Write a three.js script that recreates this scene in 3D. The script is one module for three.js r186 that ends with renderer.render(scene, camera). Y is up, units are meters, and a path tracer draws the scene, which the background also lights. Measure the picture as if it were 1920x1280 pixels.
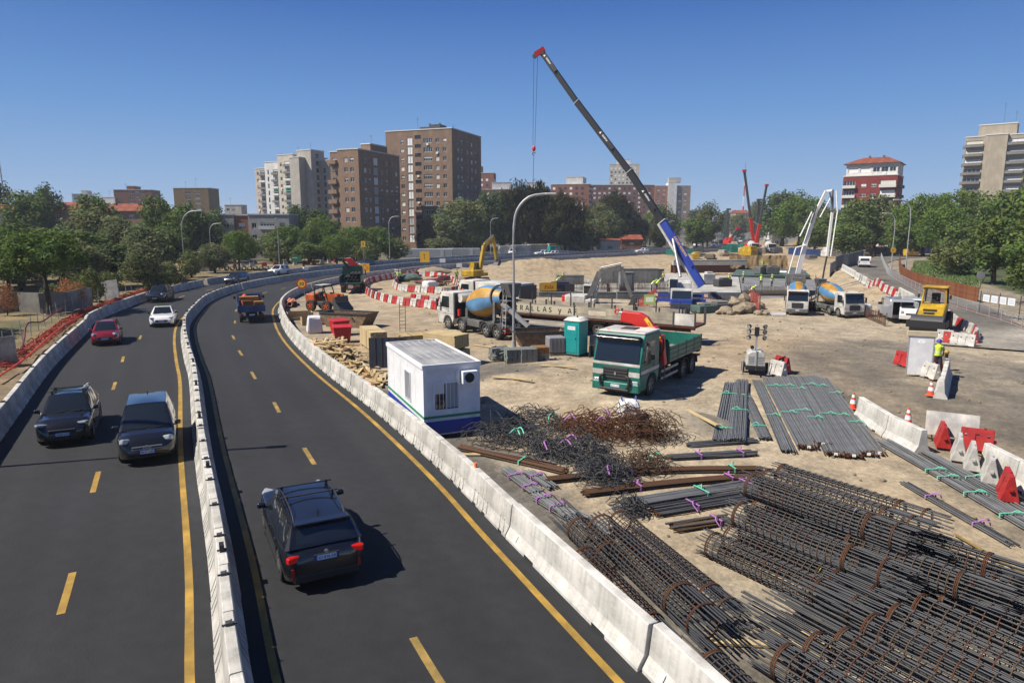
import * as THREE from 'three';
import { mergeGeometries, toCreasedNormals } from 'three/addons/utils/BufferGeometryUtils.js';
import { RoundedBoxGeometry } from 'three/addons/geometries/RoundedBoxGeometry.js';
import { MarchingCubes } from 'three/addons/objects/MarchingCubes.js';
import { Brush, Evaluator, SUBTRACTION } from 'three-bvh-csg';

// ---------- camera, sky, sun, exposure ----------
const scene = new THREE.Scene();
const camera = new THREE.PerspectiveCamera(53.13,1.5,0.1,9000);
camera.position.set(0,8,0);
camera.rotation.set(-Math.atan(215 / 1280), 0,0);
scene.add(camera);
const renderer = new THREE.WebGLRenderer({ antialias: true });
renderer.toneMapping = THREE.LinearToneMapping;
renderer.toneMappingExposure = 1.55;
renderer.shadowMap.enabled = true;

const sunDir = new THREE.Vector3(-0.62,0.766,0.165).normalize();
const sun = new THREE.DirectionalLight(new THREE.Color().setRGB(1,0.93,0.82), 5.0);
sun.position.copy(sunDir).multiplyScalar(300).add(new THREE.Vector3(0,0,-60));
sun.target.position.set(0,0,-60);
sun.castShadow = true;
Object.assign(sun.shadow.camera, { left: -160, right: 160, top: 160, bottom: -160, near: 1, far: 700 });
sun.shadow.mapSize.set(4096,4096);
scene.add(sun, sun.target);

{ // clear summer sky: pale at the horizon, deep blue overhead
const w = 128, h = 256, d = new Float32Array(w * h * 4);
const stops = [[-90,.20,.20,.19],[-2,.20,.26,.33],[0,.225,.325,.475],[2.8,.182,.292,.46],[9,.091,.205,.42],[16.7,.034,.105,.315],[25,.024,.070,.235],[40,.013,.045,.165],[65,.009,.033,.125],[90,.008,.030,.115]];
for (let j = 0; j < h; j++) {
const el = (j + .5) / h * 180 - 90;
let k = 0; while (k < stops.length - 2 && el > stops[k + 1][0]) k++;
const a = stops[k], b = stops[k + 1], t = Math.min(1, Math.max(0, (el - a[0]) / (b[0] - a[0])));
for (let i = 0; i < w; i++) {
const o = (j * w + i) * 4;
for (let c = 0; c < 3; c++) d[o + c] = a[c + 1] + (b[c + 1] - a[c + 1]) * t;
d[o + 3] = 1;
}
}
const t = new THREE.DataTexture(d, w, h, THREE.RGBAFormat, THREE.FloatType);
t.mapping = THREE.EquirectangularReflectionMapping;
t.magFilter = t.minFilter = THREE.LinearFilter; t.needsUpdate = true;
scene.background = t; scene.environment = t;
}
scene.fog = new THREE.FogExp2(new THREE.Color().setRGB(.60,.68,.78), 0.00027);

// ---------- helpers ----------
let seed = 12345;
const rnd = (a = 1, b) => { seed = (seed * 1664525 + 1013904223) >>> 0; const r = seed / 4294967296; return b === undefined ? r * a : a + r * (b - a); };
const reseed = n => { seed = (n * 2654435761) >>> 0; rnd(); rnd(); };
const pick = a => a[Math.floor(rnd() * a.length)];
const V = (x, y, z) => new THREE.Vector3(x, y, z);
const lin = (r, g, b) => new THREE.Color().setRGB(r, g, b);
const PI = Math.PI, clamp = (v, a, b) => Math.min(b, Math.max(a, v));
const sstep = (a, b, v) => { const t = clamp((v - a) / (b - a), 0,1); return t * t * (3 - 2 * t); };

function hash2(x, y, s) { let n = Math.imul(x, 374761393) ^ Math.imul(y, 668265263) ^ Math.imul(s, 1274126177); n = Math.imul(n ^ (n >>> 13), 1274126177); return ((n ^ (n >>> 16)) >>> 0) / 4294967296; }
function vnoise(x, y, per, s) {
const xi = Math.floor(x), yi = Math.floor(y), fx = x - xi, fy = y - yi;
const m = v => per ? ((v % per) + per) % per : v;
const u = fx * fx * (3 - 2 * fx), w = fy * fy * (3 - 2 * fy);
const a = hash2(m(xi), m(yi), s), b = hash2(m(xi + 1), m(yi), s), c = hash2(m(xi), m(yi + 1), s), e = hash2(m(xi + 1), m(yi + 1), s);
return a + (b - a) * u + (c - a) * w + (a - b - c + e) * u * w;
}
function fbm(x, y, oct = 4, per = 0, s = 1) { let v = 0, a = .5, t = 0; for (let i = 0; i < oct; i++) { v += a * vnoise(x, y, per, s + i); t += a; a *= .55; x *= 2; y *= 2; per *= 2; } return v / t; }

function tex(n, fn, srgb = true) {
const d = new Uint8Array(n * n * 4);
for (let j = 0; j < n; j++) for (let i = 0; i < n; i++) {
const c = fn(i / n, j / n, i, j), o = (j * n + i) * 4;
for (let k = 0; k < 3; k++) d[o + k] = clamp((Array.isArray(c) ? c[k] : c) * 255,0,255);
d[o + 3] = 255;
}
const t = new THREE.DataTexture(d, n, n, THREE.RGBAFormat);
t.wrapS = t.wrapT = THREE.RepeatWrapping; t.magFilter = THREE.LinearFilter; t.minFilter = THREE.LinearMipmapLinearFilter; t.generateMipmaps = true;
if (srgb) t.colorSpace = THREE.SRGBColorSpace;
t.needsUpdate = true; return t;
}
const rep = (t, m) => { const c = t.clone(); c.repeat.set(1 / m, 1 / m); c.needsUpdate = true; return c; };
const T = {};
T.asphalt = tex(512, (u, v, i, j) => { const f = hash2(i, j, 3), b = fbm(u * 8, v * 8,4,8,5); return .70 + .16 * b + .20 * (f - .5) + (f > .985 ? .2 : 0); });
T.dirt = tex(1024, (u, v, i, j) => { const b = fbm(u * 6, v * 6,6,6,9), f = hash2(i, j, 7), p = fbm(u * 48, v * 48,2,48,21); const k = .62 + .34 * b + .14 * (f - .5) + .22 * (p - .5); return [k * 1.0, k * .985, k * .955]; });
T.dirtBump = tex(1024, (u, v, i, j) => .5 * fbm(u * 12, v * 12,6,12,31) + .35 * fbm(u * 64, v * 64,2,64,4) + .15 * hash2(i, j, 2), false);
T.conc = tex(512, (u, v, i, j) => { const b = fbm(u * 5, v * 5,5,5,13), s = fbm(u * 40, v * 3,3,40,17), f = hash2(i >> 1, j >> 1,5); const w = fbm(u * 9, v * 26,4,26 * 9,19); return .60 + .28 * b + .12 * s + .06 * (f - .5) - (f > .99 ? .14 : 0) - .05 * sstep(.55,.8, w); });
T.concBump = tex(256, (u, v, i, j) => .7 * fbm(u * 16, v * 16,4,16,3) + .3 * hash2(i, j, 9), false);
T.fine = tex(256, (u, v, i, j) => .82 + .14 * fbm(u * 6, v * 6,4,6,23) + .06 * hash2(i, j, 3));
T.dusty = tex(512, (u, v, i, j) => { const b = fbm(u * 4, v * 4,5,4,41), s = fbm(u * 18, v * 5,4,18,43); return [.60 + .36 * b + .08 * s, .60 + .34 * b + .08 * s, .60 + .30 * b + .08 * s]; });
T.wood = tex(256, (u, v, i, j) => { const g = fbm(u * 3, v * 40,4,3 * 40,51), f = fbm(u * 4, v * 4,3,4,55); return [.66 + .26 * g + .1 * f, .64 + .26 * g + .1 * f, .58 + .28 * g + .1 * f]; });
T.rust = tex(256, (u, v, i, j) => { const b = fbm(u * 10, v * 10,4,10,61); return [.6 + .4 * b, .5 + .45 * b, .42 + .45 * b]; });
T.wall = tex(512, (u, v, i, j) => { const b = fbm(u * 3, v * 3,5,3,71), s = fbm(u * 30, v * 2,3,30,73), f = hash2(i, j, 8); return .70 + .20 * b + .10 * s + .08 * (f - .5); });

function mat(r, g, b, rough = .8, o = {}) {
const { t, m = 2, bump, bs, ...x } = o;
const P = (x.clearcoat || x.transmission || x.sheen || x.specularIntensity !== undefined) ? THREE.MeshPhysicalMaterial : THREE.MeshStandardMaterial;
const q = new P({ color: lin(r, g, b), roughness: rough, metalness: 0,...x });
if (t) { q.map = rep(t, m); q.userData.map = 1; }
if (bump) { q.bumpMap = rep(bump, m); q.bumpScale = bs || .01; q.userData.map = 1; }
return q;
}
// metres-based uv from the dominant direction of each face
function uvBox(g) {
const q = g.index ? g.toNonIndexed() : g, p = q.attributes.position, n = q.attributes.normal, uv = new Float32Array(p.count * 2);
for (let i = 0; i < p.count; i++) {
const ax = Math.abs(n.getX(i)), ay = Math.abs(n.getY(i)), az = Math.abs(n.getZ(i));
if (ay >= ax && ay >= az) { uv[2 * i] = p.getX(i); uv[2 * i + 1] = p.getZ(i); }
else if (ax >= az) { uv[2 * i] = p.getZ(i); uv[2 * i + 1] = p.getY(i); }
else { uv[2 * i] = p.getX(i); uv[2 * i + 1] = p.getY(i); }
}
q.setAttribute('uv', new THREE.BufferAttribute(uv, 2)); return q;
}
const clean = g => { let q = g.index ? g.toNonIndexed() : g; for (const k of Object.keys(q.attributes)) if (!['position', 'normal', 'uv', 'color'].includes(k)) q.deleteAttribute(k); return q; };
function merge(a) {
if (!Array.isArray(a)) return a; if (a.length === 1) return a[0];
const q = a.map(clean);
if (!q.every(g => g.attributes.uv)) q.forEach(g => g.deleteAttribute('uv'));
if (!q.every(g => g.attributes.color)) q.forEach(g => g.deleteAttribute('color'));
return mergeGeometries(q);
}
const box = (w, h, d, x = 0, y = 0, z = 0, rx = 0, ry = 0, rz = 0) => { const g = new THREE.BoxGeometry(w, h, d); if (rx) g.rotateX(rx); if (rz) g.rotateZ(rz); if (ry) g.rotateY(ry); return g.translate(x, y, z); };
const rbox = (w, h, d, r, x = 0, y = 0, z = 0, rx = 0, ry = 0, rz = 0) => { const g = new RoundedBoxGeometry(w, h, d, 2, Math.min(r, w / 2.01, h / 2.01, d / 2.01)); if (rx) g.rotateX(rx); if (rz) g.rotateZ(rz); if (ry) g.rotateY(ry); return g.translate(x, y, z); };
const cyl = (r1, r2, h, n = 16, x = 0, y = 0, z = 0, ax = 'y') => { const g = new THREE.CylinderGeometry(r1, r2, h, n); if (ax === 'x') g.rotateZ(-PI / 2); if (ax === 'z') g.rotateX(PI / 2); return g.translate(x, y, z); };
const sph = (r, x = 0, y = 0, z = 0, sx = 1, sy = 1, sz = 1, n = 14) => new THREE.SphereGeometry(r, n, Math.round(n * .7)).scale(sx, sy, sz).translate(x, y, z);
const up = V(0,1,0);
function rod(a, b, r, n = 6, r2) { const A = V(...a), B = V(...b), d = B.clone().sub(A), L = d.length(); const g = new THREE.CylinderGeometry(r2 ?? r, r, L, n); g.applyQuaternion(new THREE.Quaternion().setFromUnitVectors(up, d.normalize())); return g.translate((A.x + B.x) / 2, (A.y + B.y) / 2, (A.z + B.z) / 2); }
function beam(a, b, w, h) { const A = V(...a), B = V(...b), d = B.clone().sub(A), L = d.length(); const g = new THREE.BoxGeometry(w, h, L); const m = new THREE.Matrix4().lookAt(B, A, Math.abs(d.y) > .99 * L ? V(1,0,0) : up); return g.applyMatrix4(m).translate((A.x + B.x) / 2, (A.y + B.y) / 2, (A.z + B.z) / 2); }
const tube = (pts, r, seg = 12, n = 6, closed = false) => new THREE.TubeGeometry(new THREE.CatmullRomCurve3(pts.map(p => V(...p)), closed), seg, r, n, closed);
// extrude an outline given in (a, y); the depth runs symmetrically across x (so the outline is a side view, a = z)
function sidePrism(pts, w, bevel = 0, x = 0) {
const s = new THREE.Shape(pts.map(p => new THREE.Vector2(p[0], p[1])));
const g = new THREE.ExtrudeGeometry(s, { depth: w - 2 * bevel, bevelEnabled: bevel > 0, bevelThickness: bevel, bevelSize: bevel, bevelOffset: -bevel, bevelSegments: 2, steps: 1 });
g.translate(0,0,-(w - 2 * bevel) / 2); g.rotateY(-PI / 2); g.translate(x, 0,0); return g;   // shape x -> +z, extrusion -> x
}
function frontPrism(pts, d, bevel = 0, z = 0) {
const s = new THREE.Shape(pts.map(p => new THREE.Vector2(p[0], p[1])));
const g = new THREE.ExtrudeGeometry(s, { depth: d - 2 * bevel, bevelEnabled: bevel > 0, bevelThickness: bevel, bevelSize: bevel, bevelOffset: -bevel, bevelSegments: 2, steps: 1 });
return g.translate(0,0, z - (d - 2 * bevel) / 2);
}
const lathe = (pts, n = 24, ax = 'y') => { const g = new THREE.LatheGeometry(pts.map(p => new THREE.Vector2(p[0], p[1])), n); if (ax === 'x') g.rotateZ(-PI / 2); if (ax === 'z') g.rotateX(PI / 2); return g; };
function quad4(a, b, c, d, nu = 1, nv = 1, bulge = 0, dir = null) {   // a b along u at v0, d c at v1
const A = V(...a), B = V(...b), C = V(...c), D = V(...d), pos = [], idx = [];
const nn = dir ? V(...dir).normalize() : B.clone().sub(A).cross(D.clone().sub(A)).normalize();
const uv = [];
for (let j = 0; j <= nv; j++) for (let i = 0; i <= nu; i++) {
const u = i / nu, v = j / nv, p = A.clone().lerp(B, u).lerp(D.clone().lerp(C, u), v);
p.addScaledVector(nn, bulge * (1 - (2 * u - 1) ** 2) * (1 - .6 * (2 * v - 1) ** 2)); pos.push(p.x, p.y, p.z); uv.push(u, v);
}
for (let j = 0; j < nv; j++) for (let i = 0; i < nu; i++) { const k = j * (nu + 1) + i; idx.push(k, k + 1, k + nu + 2, k, k + nu + 2, k + nu + 1); }
const g = new THREE.BufferGeometry(); g.setAttribute('position', new THREE.Float32BufferAttribute(pos, 3)); g.setAttribute('uv', new THREE.Float32BufferAttribute(uv, 2)); g.setIndex(idx); g.computeVertexNormals(); return g;
}
const taken = {};
const numbered = n => { const k = taken[n] = (taken[n] ?? -1) + 1; return k ? `${n}_${String(k).padStart(3, '0')}` : n; };
function setShadow(m) { m.castShadow = m.receiveShadow = true; return m; }
function geoFor(g, m) { g = merge(g); if (m.userData.map && !g.userData.keepUV) { g = uvBox(clean(g)); } return g; }
function part(parent, name, geo, m, label) { const o = setShadow(new THREE.Mesh(geoFor(geo, m), m)); o.name = name; if (label) o.userData.label = label; parent.add(o); return o; }
function thing(name, label, category, pos = [0,0,0], turn = 0, group) {
const o = new THREE.Group(); o.name = numbered(name); scene.add(o); o.position.set(...pos); o.rotation.y = turn;
o.userData = { label, category }; if (group) o.userData.group = group; return o;
}
function solo(name, label, category, geo, m, pos = [0,0,0], turn = 0, group) {
const o = setShadow(new THREE.Mesh(geoFor(geo, m), m)); o.name = numbered(name); scene.add(o); o.position.set(...pos); o.rotation.y = turn;
o.userData = { label, category }; if (group) o.userData.group = group; return o;
}
function structure(name, geo, m, parent = scene) { const o = setShadow(new THREE.Mesh(geo.userData?.keepUV ? geo : geoFor(geo, m), m)); o.name = parent === scene ? numbered(name) : name; parent.add(o); if (parent === scene) o.userData.kind = 'structure'; return o; }
function dup(root, base, pos, turn, label, group) {
const r = root.clone(); r.name = numbered(base); scene.add(r); r.position.set(...pos); r.rotation.y = turn;
r.userData = { ...root.userData }; if (label) r.userData.label = label; if (group) r.userData.group = group; return r;
}
// a smooth path over the ground: points [x, z] or [x, z, y]
class Path {
constructor(pts, step = .5) {
const c = new THREE.CatmullRomCurve3(pts.map(p => V(p[0], p[2] || 0, p[1])), false, 'centripetal');
const n = Math.ceil(c.getLength() / step); this.p = c.getSpacedPoints(n); this.step = c.getLength() / n; this.length = this.step * n;
}
at(s) {
const f = clamp(s / this.step, 0, this.p.length - 1.0001), i = Math.floor(f), a = this.p[i], b = this.p[i + 1], t = f - i;
const dx = b.x - a.x, dz = b.z - a.z, l = Math.hypot(dx, dz) || 1;
return { x: a.x + dx * t, y: a.y + (b.y - a.y) * t, z: a.z + dz * t, tx: dx / l, tz: dz / l };   // the right-hand side is (-tz, tx)
}
off(s, d) { const q = this.at(s); return { ...q, x: q.x - q.tz * d, z: q.z + q.tx * d }; }
near(x, z) {
let bi = 0, bd = 1e9; const P = this.p;
for (let i = 0; i < P.length; i += 4) { const d = (P[i].x - x) ** 2 + (P[i].z - z) ** 2; if (d < bd) { bd = d; bi = i; } }
for (let i = Math.max(0, bi - 4); i < Math.min(P.length, bi + 5); i++) { const d = (P[i].x - x) ** 2 + (P[i].z - z) ** 2; if (d < bd) { bd = d; bi = i; } }
const q = this.at(bi * this.step); const side = (x - q.x) * -q.tz + (z - q.z) * q.tx;
return { s: bi * this.step, d: Math.sqrt(bd), side, y: q.y };
}
}
const heading = (a, b) => Math.atan2(b[0] - a[0], b[1] - a[1]);      // local +z points from a to b

// ---------- materials ----------
const M = {
asphalt: mat(.0305,.0315,.0355,.82, { specularIntensity: .75, t: T.asphalt, m: 2.2, bump: T.dirtBump, bs: .006, vertexColors: true }),
oldAsphalt: mat(.21,.205,.195,.95, { t: T.dirt, m: 9, vertexColors: true }),
yellow: mat(.48,.30,.05,.7, { t: T.dusty, m: 1.5 }),
white: mat(.72,.72,.70,.6),
conc: mat(.64,.62,.57,.9, { t: T.conc, m: 1.7, bump: T.concBump, bs: .006 }),
concDark: mat(.27,.265,.25,.92, { t: T.conc, m: 2, bump: T.concBump, bs: .008 }),
concPale: mat(.76,.74,.69,.9, { t: T.conc, m: 2.4 }),
black: mat(.012,.012,.013,.6), rubber: mat(.018,.018,.018,.85), blackGloss: mat(.012,.012,.014,.15),
steel: mat(.42,.43,.44,.45, { metalness: .7 }), galv: mat(.42,.43,.44,.55, { metalness: .35, t: T.fine, m: 1 }),
darkSteel: mat(.06,.06,.063,.6, { metalness: .3 }),
glass: mat(.012,.016,.02,.06, { metalness: .0, clearcoat: 1, clearcoatRoughness: .03 }),
red: mat(.55,.025,.022,.5), redPlastic: mat(.58,.03,.028,.55, { t: T.dusty, m: 1.3 }), whitePlastic: mat(.74,.73,.71,.55, { t: T.dusty, m: 1.3 }),
orange: mat(.75,.16,.02,.5), hiviz: mat(.55,.75,.05,.7), green: mat(.03,.25,.12,.6),
};

// ---------- ground and roads ----------
const medianPath = new Path([[11,18],[3.4,4],[-.6,-3],[-4.36,-9.81],[-6.92,-15.16],[-11.29,-23.89],[-17.0,-35.7],[-19.71,-40.9],[-23.97,-49.39],[-26.9,-55.83],[-30.07,-64.6],[-32.4,-71.75],[-34.1,-79.92],[-34.9,-89.5],[-34.2,-99.5],[-31.6,-112.5],[-28.6,-120.5],[-25.2,-127.8],[-19.6,-142],[-8.27,-162],[7,-184],[28,-206],[58,-231],[80,-262],[100,-310],[134,-420],[272,-900]]);
const leftPath = new Path([[3.5,18],[-4,4],[-8,-3],[-12.2,-10.5],[-15.6,-17],[-21.28,-27.9],[-26.6,-38.2],[-33.3,-52.6],[-35.6,-57.25],[-40.6,-75.9],[-42.3,-90],[-42.3,-99],[-40.6,-108.4],[-38.3,-118],[-33.2,-135],[-24.5,-153],[-14,-170],[1,-191],[22,-213],[53,-237],[75,-266],[94,-312],[127,-422],[265,-902]]);
const rightPath = new Path([[17.5,18],[9.4,4],[5.8,-4],[3.31,-9.81],[2.4,-11.78],[0,-17.07],[-1.71,-20.94],[-5.52,-28.67],[-10.65,-38.2],[-15.43,-48],[-19.3,-57.3],[-23.2,-68.5],[-25.4,-79.5],[-25.9,-88.6],[-25.1,-98.9],[-23,-108.2],[-20.3,-116.4],[-17.2,-124],[-10.9,-135.2],[.6,-154],[18.1,-178],[36,-198],[64,-224],[86,-258],[106,-308],[141,-418],[279,-898]]);
// service road on the right side of the site, a little higher than the site floor in the distance
const servicePath = new Path([[27,-16,0],[26,-28,0],[29.5,-40,0],[35.5,-50.5,0],[40.2,-60,.2],[45,-72,.55],[49.2,-84,.9],[53.8,-98,1.1],[59.5,-114,1.2],[70,-134,1.3],[84,-150,1.4],[102,-160,1.4]]);
const serviceHalf = s => 4.2 - 1.0 * sstep(20,45, s);

const pit = [[0,-84.6],[-6,-100],[-5.3,-121],[33.3,-152],[62,-152],[57,-128],[42,-98],[33.4,-83.5],[20,-79]];
function polyDist(x, z, poly) {      // negative inside
let d = 1e9, inside = false;
for (let i = 0, j = poly.length - 1; i < poly.length; j = i++) {
const [ax, az] = poly[j],[bx, bz] = poly[i], ex = bx - ax, ez = bz - az, t = clamp(((x - ax) * ex + (z - az) * ez) / (ex * ex + ez * ez || 1), 0,1);
d = Math.min(d, Math.hypot(x - ax - ex * t, z - az - ez * t));
if ((az > z) !== (bz > z) && x < ax + (z - az) * ex / ez) inside = !inside;
}
return inside ? -d : d;
}
const mounds = [[2.9,-38.2,2.6,.28],[0.4,-35.2,2.6,.35],[4.6,-30.5,1.8,.16],[7.4,-27.5,1.4,.35],[8.2,-26.4,1.0,.25],[29.5,-70,2.6,.9],[21,-69.5,3.2,.5],[18,-70,3,.4],[41.5,-70,3,1.0],[43,-76,4,1.2],[6,-148,9,1.3],[58,-168,9,.9],[70,-182,8,1.0],[80,-230,8,1.5],[92,-226,7,1.6],[118,-330,12,2]];
function groundY(x, z) {
let y = 0;
if (x > -12 && x < 110 && z < -70 && z > -190) {
const d = polyDist(x, z, pit), w = 3.5 + 11 * sstep(-112,-126, z) * sstep(46,30, x) + (z > -90 ? 1.5 : 0);
y -= 1.5 * (1 - sstep(0, w, d));
}
if (x > 15 && z > -175 && z < -10) {
const q = servicePath.near(x, z), h = serviceHalf(q.s);
if (q.y > 0) { const k = q.side > 0 ? 1 : 1 - sstep(h + .9, h + 6.5,-q.side); y += (q.y - 0) * k * (y < -.01 ? .35 : 1); }
}
for (const [mx, mz, r, h] of mounds) { const d2 = ((x - mx) ** 2 + (z - mz) ** 2) / (r * r); if (d2 < 6) y += h * Math.exp(-d2 * 1.4) * (.75 + .5 * fbm(x * .9, z * .9,3,0,77)); }
if (x > 15 && z > -175 && z < -10) { const q = servicePath.near(x, z), h = serviceHalf(q.s), k = sstep(h + 1.4, h + .1, q.d); y += (q.y - .07 - y) * k; }
return y;
}
const apronPoly = new THREE.CatmullRomCurve3([[15.51,-40.6],[22.64,-47.63],[27.92,-47.63],[29.23,-41.28],[41.02,-38.39],[24.59,-20.82],[12.88,-14.73],[11.91,-15.11],[12.4,-22.32],[13.08,-30.09]].map(p => V(p[0],0, p[1])), true).getPoints(60).map(p => [p.x, p.z]);
const onRoad = (x, z) => { // between the outer barriers of the two carriageways
if (x > 30 && z > -190) return 0; const a = rightPath.near(x, z); if (a.side > .5) return 0; const b = leftPath.near(x, z); return b.side > -.5 ? 1 : 0;
};
{
const axis = (a, b, n0, lo, hi, far) => { const v = []; for (let t = a; t <= b + 1e-6; t += n0) v.push(t); const L = [], R = []; let s = n0, q = a; while (q > lo) { s *= 1.055; q -= s; L.unshift(Math.max(q, lo)); } s = n0; q = b; while (q < hi) { s *= 1.055; q += s; R.push(Math.min(q, hi)); } return [...L, ...v, ...R]; };
const xs = axis(-8,46,.32,-4000,4000), zs = axis(-92,-8,.34,-6500,600);
const nx = xs.length, nz = zs.length, pos = new Float32Array(nx * nz * 3), col = new Float32Array(nx * nz * 3), idx = [];
const dirt = [.47,.375,.255], pale = [.57,.49,.37], grav = [.175,.165,.15], dry = [.33,.255,.135], green = [.05,.085,.02], wet = [.39,.31,.22], dust = [.50,.44,.35], cityg = [.16,.15,.125], sand = [.49,.385,.25];
const mix = (a, b, t) => a.map((v, i) => v + (b[i] - v) * clamp(t, 0,1));
for (let j = 0; j < nz; j++) for (let i = 0; i < nx; i++) {
const x = xs[i], z = zs[j], k = j * nx + i;
let y = groundY(x, z), c;
const n1 = fbm(x * .11 + 9, z * .11,4,0,5), n2 = fbm(x * .6, z * .6,4,0,6), n3 = fbm(x * .035, z * .05,3,0,8);
const road = (z > -420 && x < 150 && x > -48) ? onRoad(x, z) : 0;
if (road) { y = Math.min(y, 0) - .12; c = grav; }
else {
const L = leftPath.near(x, z), R = rightPath.near(x, z);
if (L.side < 0 && x < 120) { c = mix(dry, [.17,.15,.075], (n2 - .4) * 3); c = mix(c, green, (n1 - .56) * 5); if (L.d < 3) c = mix(c, [.30,.21,.14],1 - L.d / 3); if (z < -150) c = mix(c, cityg, (-150 - z) / 60); y += .12 * (n2 - .5); }
else {
c = mix(dirt, pale, (n1 - .30) * 2.4 + (n2 - .5) * .9);
const S = servicePath.near(x, z);
if (z < -95) c = mix(c, sand, .7);
if (S.side > serviceHalf(S.s) && z > -180) { c = mix([.33,.30,.255], dry, (n2 - .45) * 3); if (S.d > 9 && z < -60) c = mix(green, [.085,.11,.03], n2); }
// grey gravel strip behind the barrier, in front of the cabin and beside the stacked timber
const gr = sstep(3.4,1.2, R.d + (n2 - .5) * 2.2) * (z > -40 ? 1 : .5);
c = mix(c, grav, gr);
c = mix(c, grav, sstep(3.4,1.6, Math.hypot((x + 1.2) * .8, z + 37.6) + (n2 - .5) * 2.4) * .9);
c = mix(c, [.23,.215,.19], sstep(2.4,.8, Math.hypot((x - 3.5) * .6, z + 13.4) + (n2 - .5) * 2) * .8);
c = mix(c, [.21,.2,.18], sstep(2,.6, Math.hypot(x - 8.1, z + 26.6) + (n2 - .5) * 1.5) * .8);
// damp, darker patches and wheel ruts crossing the yard
c = mix(c, wet, sstep(.57,.72, fbm(x * .07 + 3, z * .16,3,0,15)) * .55 * (z > -80 ? 1 : 0));
const rut = Math.min(Math.abs(Math.sin((x * .34 + z * .94 + 2.2 * n1) * .55)), Math.abs(Math.sin((x * .34 + z * .94 + 2.2 * n1) * .55 + .95)) + .04), rutK = (1 - sstep(.04,.2, rut)) * sstep(.33,.5, n3) * (z > -80 && x > 2 && x < 34 ? 1 : 0); y -= .07 * rutK; c = mix(c, wet, (1 - sstep(.03,.14, rut)) * .5 * sstep(.35,.55, n3));
c = mix(c, dust, sstep(17,26, x) * .6 * sstep(-74,-66, z));
if (x > 5 && x < 60 && z > -55) {   // the yard runs out into worn asphalt under a film of trodden dirt
const n = fbm(x * .22, z * .22,4,0,9), e = -polyDist(x, z, apronPoly), tr = Math.abs(Math.sin((x * .85 - z * .5 + 1.5 * n) * .42));
const cover = .85 * sstep(-.6,3.0, e + (n - .5) * 6) * (.80 - .25 * sstep(.5,.7, fbm(x * .5, z * .14,3,0,19)) + .12 * (1 - sstep(0,.25, tr))); c = mix(c, [.115,.113,.108], cover);
}
y += (z > -80 ? .05 : .22) * (n2 - .5) + (z > -80 ? .05 * (n1 - .5) : .5 * (n1 - .5) * sstep(-100,-140, z));
if (polyDist(x, z, pit) < 0 && z < -76) y = Math.min(y, -1.35);
if (z < -230) c = mix(c, cityg, (-230 - z) / 300);
}
}
if (x > 15 && x < 120 && z > -175 && z < -10) { const q = servicePath.near(x, z), h = serviceHalf(q.s); if (q.d < h + 1) y = Math.min(y, q.y - .06 + .1 * sstep(h, h + 1, q.d)); }
if (Math.abs(x) > 500 || z < -700) y = Math.min(y, -.1);
pos[3 * k] = x; pos[3 * k + 1] = y; pos[3 * k + 2] = z; const g = .9 + .2 * hash2(i, j, 4); col[3 * k] = c[0] * g; col[3 * k + 1] = c[1] * g; col[3 * k + 2] = c[2] * g;
}
for (let j = 0; j < nz - 1; j++) for (let i = 0; i < nx - 1; i++) { const a = j * nx + i; idx.push(a, a + nx, a + 1, a + 1, a + nx, a + nx + 1); }
const g = new THREE.BufferGeometry(), uv = new Float32Array(nx * nz * 2);
for (let k = 0; k < nx * nz; k++) { uv[2 * k] = pos[3 * k]; uv[2 * k + 1] = pos[3 * k + 2]; }
g.setAttribute('position', new THREE.BufferAttribute(pos, 3)); g.setAttribute('color', new THREE.BufferAttribute(col, 3)); g.setAttribute('uv', new THREE.BufferAttribute(uv, 2)); g.setIndex(idx); g.computeVertexNormals();
g.userData.keepUV = true;
structure('ground', g, mat(1,1,1,.97, { t: T.dirt, m: 5.3, bump: T.dirtBump, bs: .05, vertexColors: true }));
}
// a strip between two side lines, with wheel-polished lanes as slightly different asphalt
function strip(nAlong, fnL, fnR, nAcross, y, shade) {
const pos = [], col = [], uv = [], idx = [];
for (let i = 0; i <= nAlong; i++) { const a = fnL(i / nAlong), b = fnR(i / nAlong); for (let j = 0; j <= nAcross; j++) { const t = j / nAcross, x = a.x + (b.x - a.x) * t, z = a.z + (b.z - a.z) * t; pos.push(x, (a.y || 0) + ((b.y || 0) - (a.y || 0)) * t + y, z); uv.push(x, z); const c = shade ? shade(t, x, z) : 1; col.push(...(Array.isArray(c) ? c : [c, c, c])); } }
const w = nAcross + 1; for (let i = 0; i < nAlong; i++) for (let j = 0; j < nAcross; j++) { const k = i * w + j; idx.push(k, k + 1, k + w, k + 1, k + w + 1, k + w); }
const g = new THREE.BufferGeometry(); g.setAttribute('position', new THREE.Float32BufferAttribute(pos, 3)); g.setAttribute('color', new THREE.Float32BufferAttribute(col, 3)); g.setAttribute('uv', new THREE.Float32BufferAttribute(uv, 2)); g.setIndex(idx); g.computeVertexNormals();
if (g.attributes.normal.getY(0) < 0) { for (let i = 0; i < idx.length; i += 3) { const t = idx[i]; idx[i] = idx[i + 1]; idx[i + 1] = t; } g.setIndex(idx); g.computeVertexNormals(); }
g.userData.keepUV = true; return g;
}
const onMedian = (path, s) => { const q = medianPath.at(s), n = path.near(q.x, q.z); return path.at(n.s); };
let roads = [];
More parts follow.
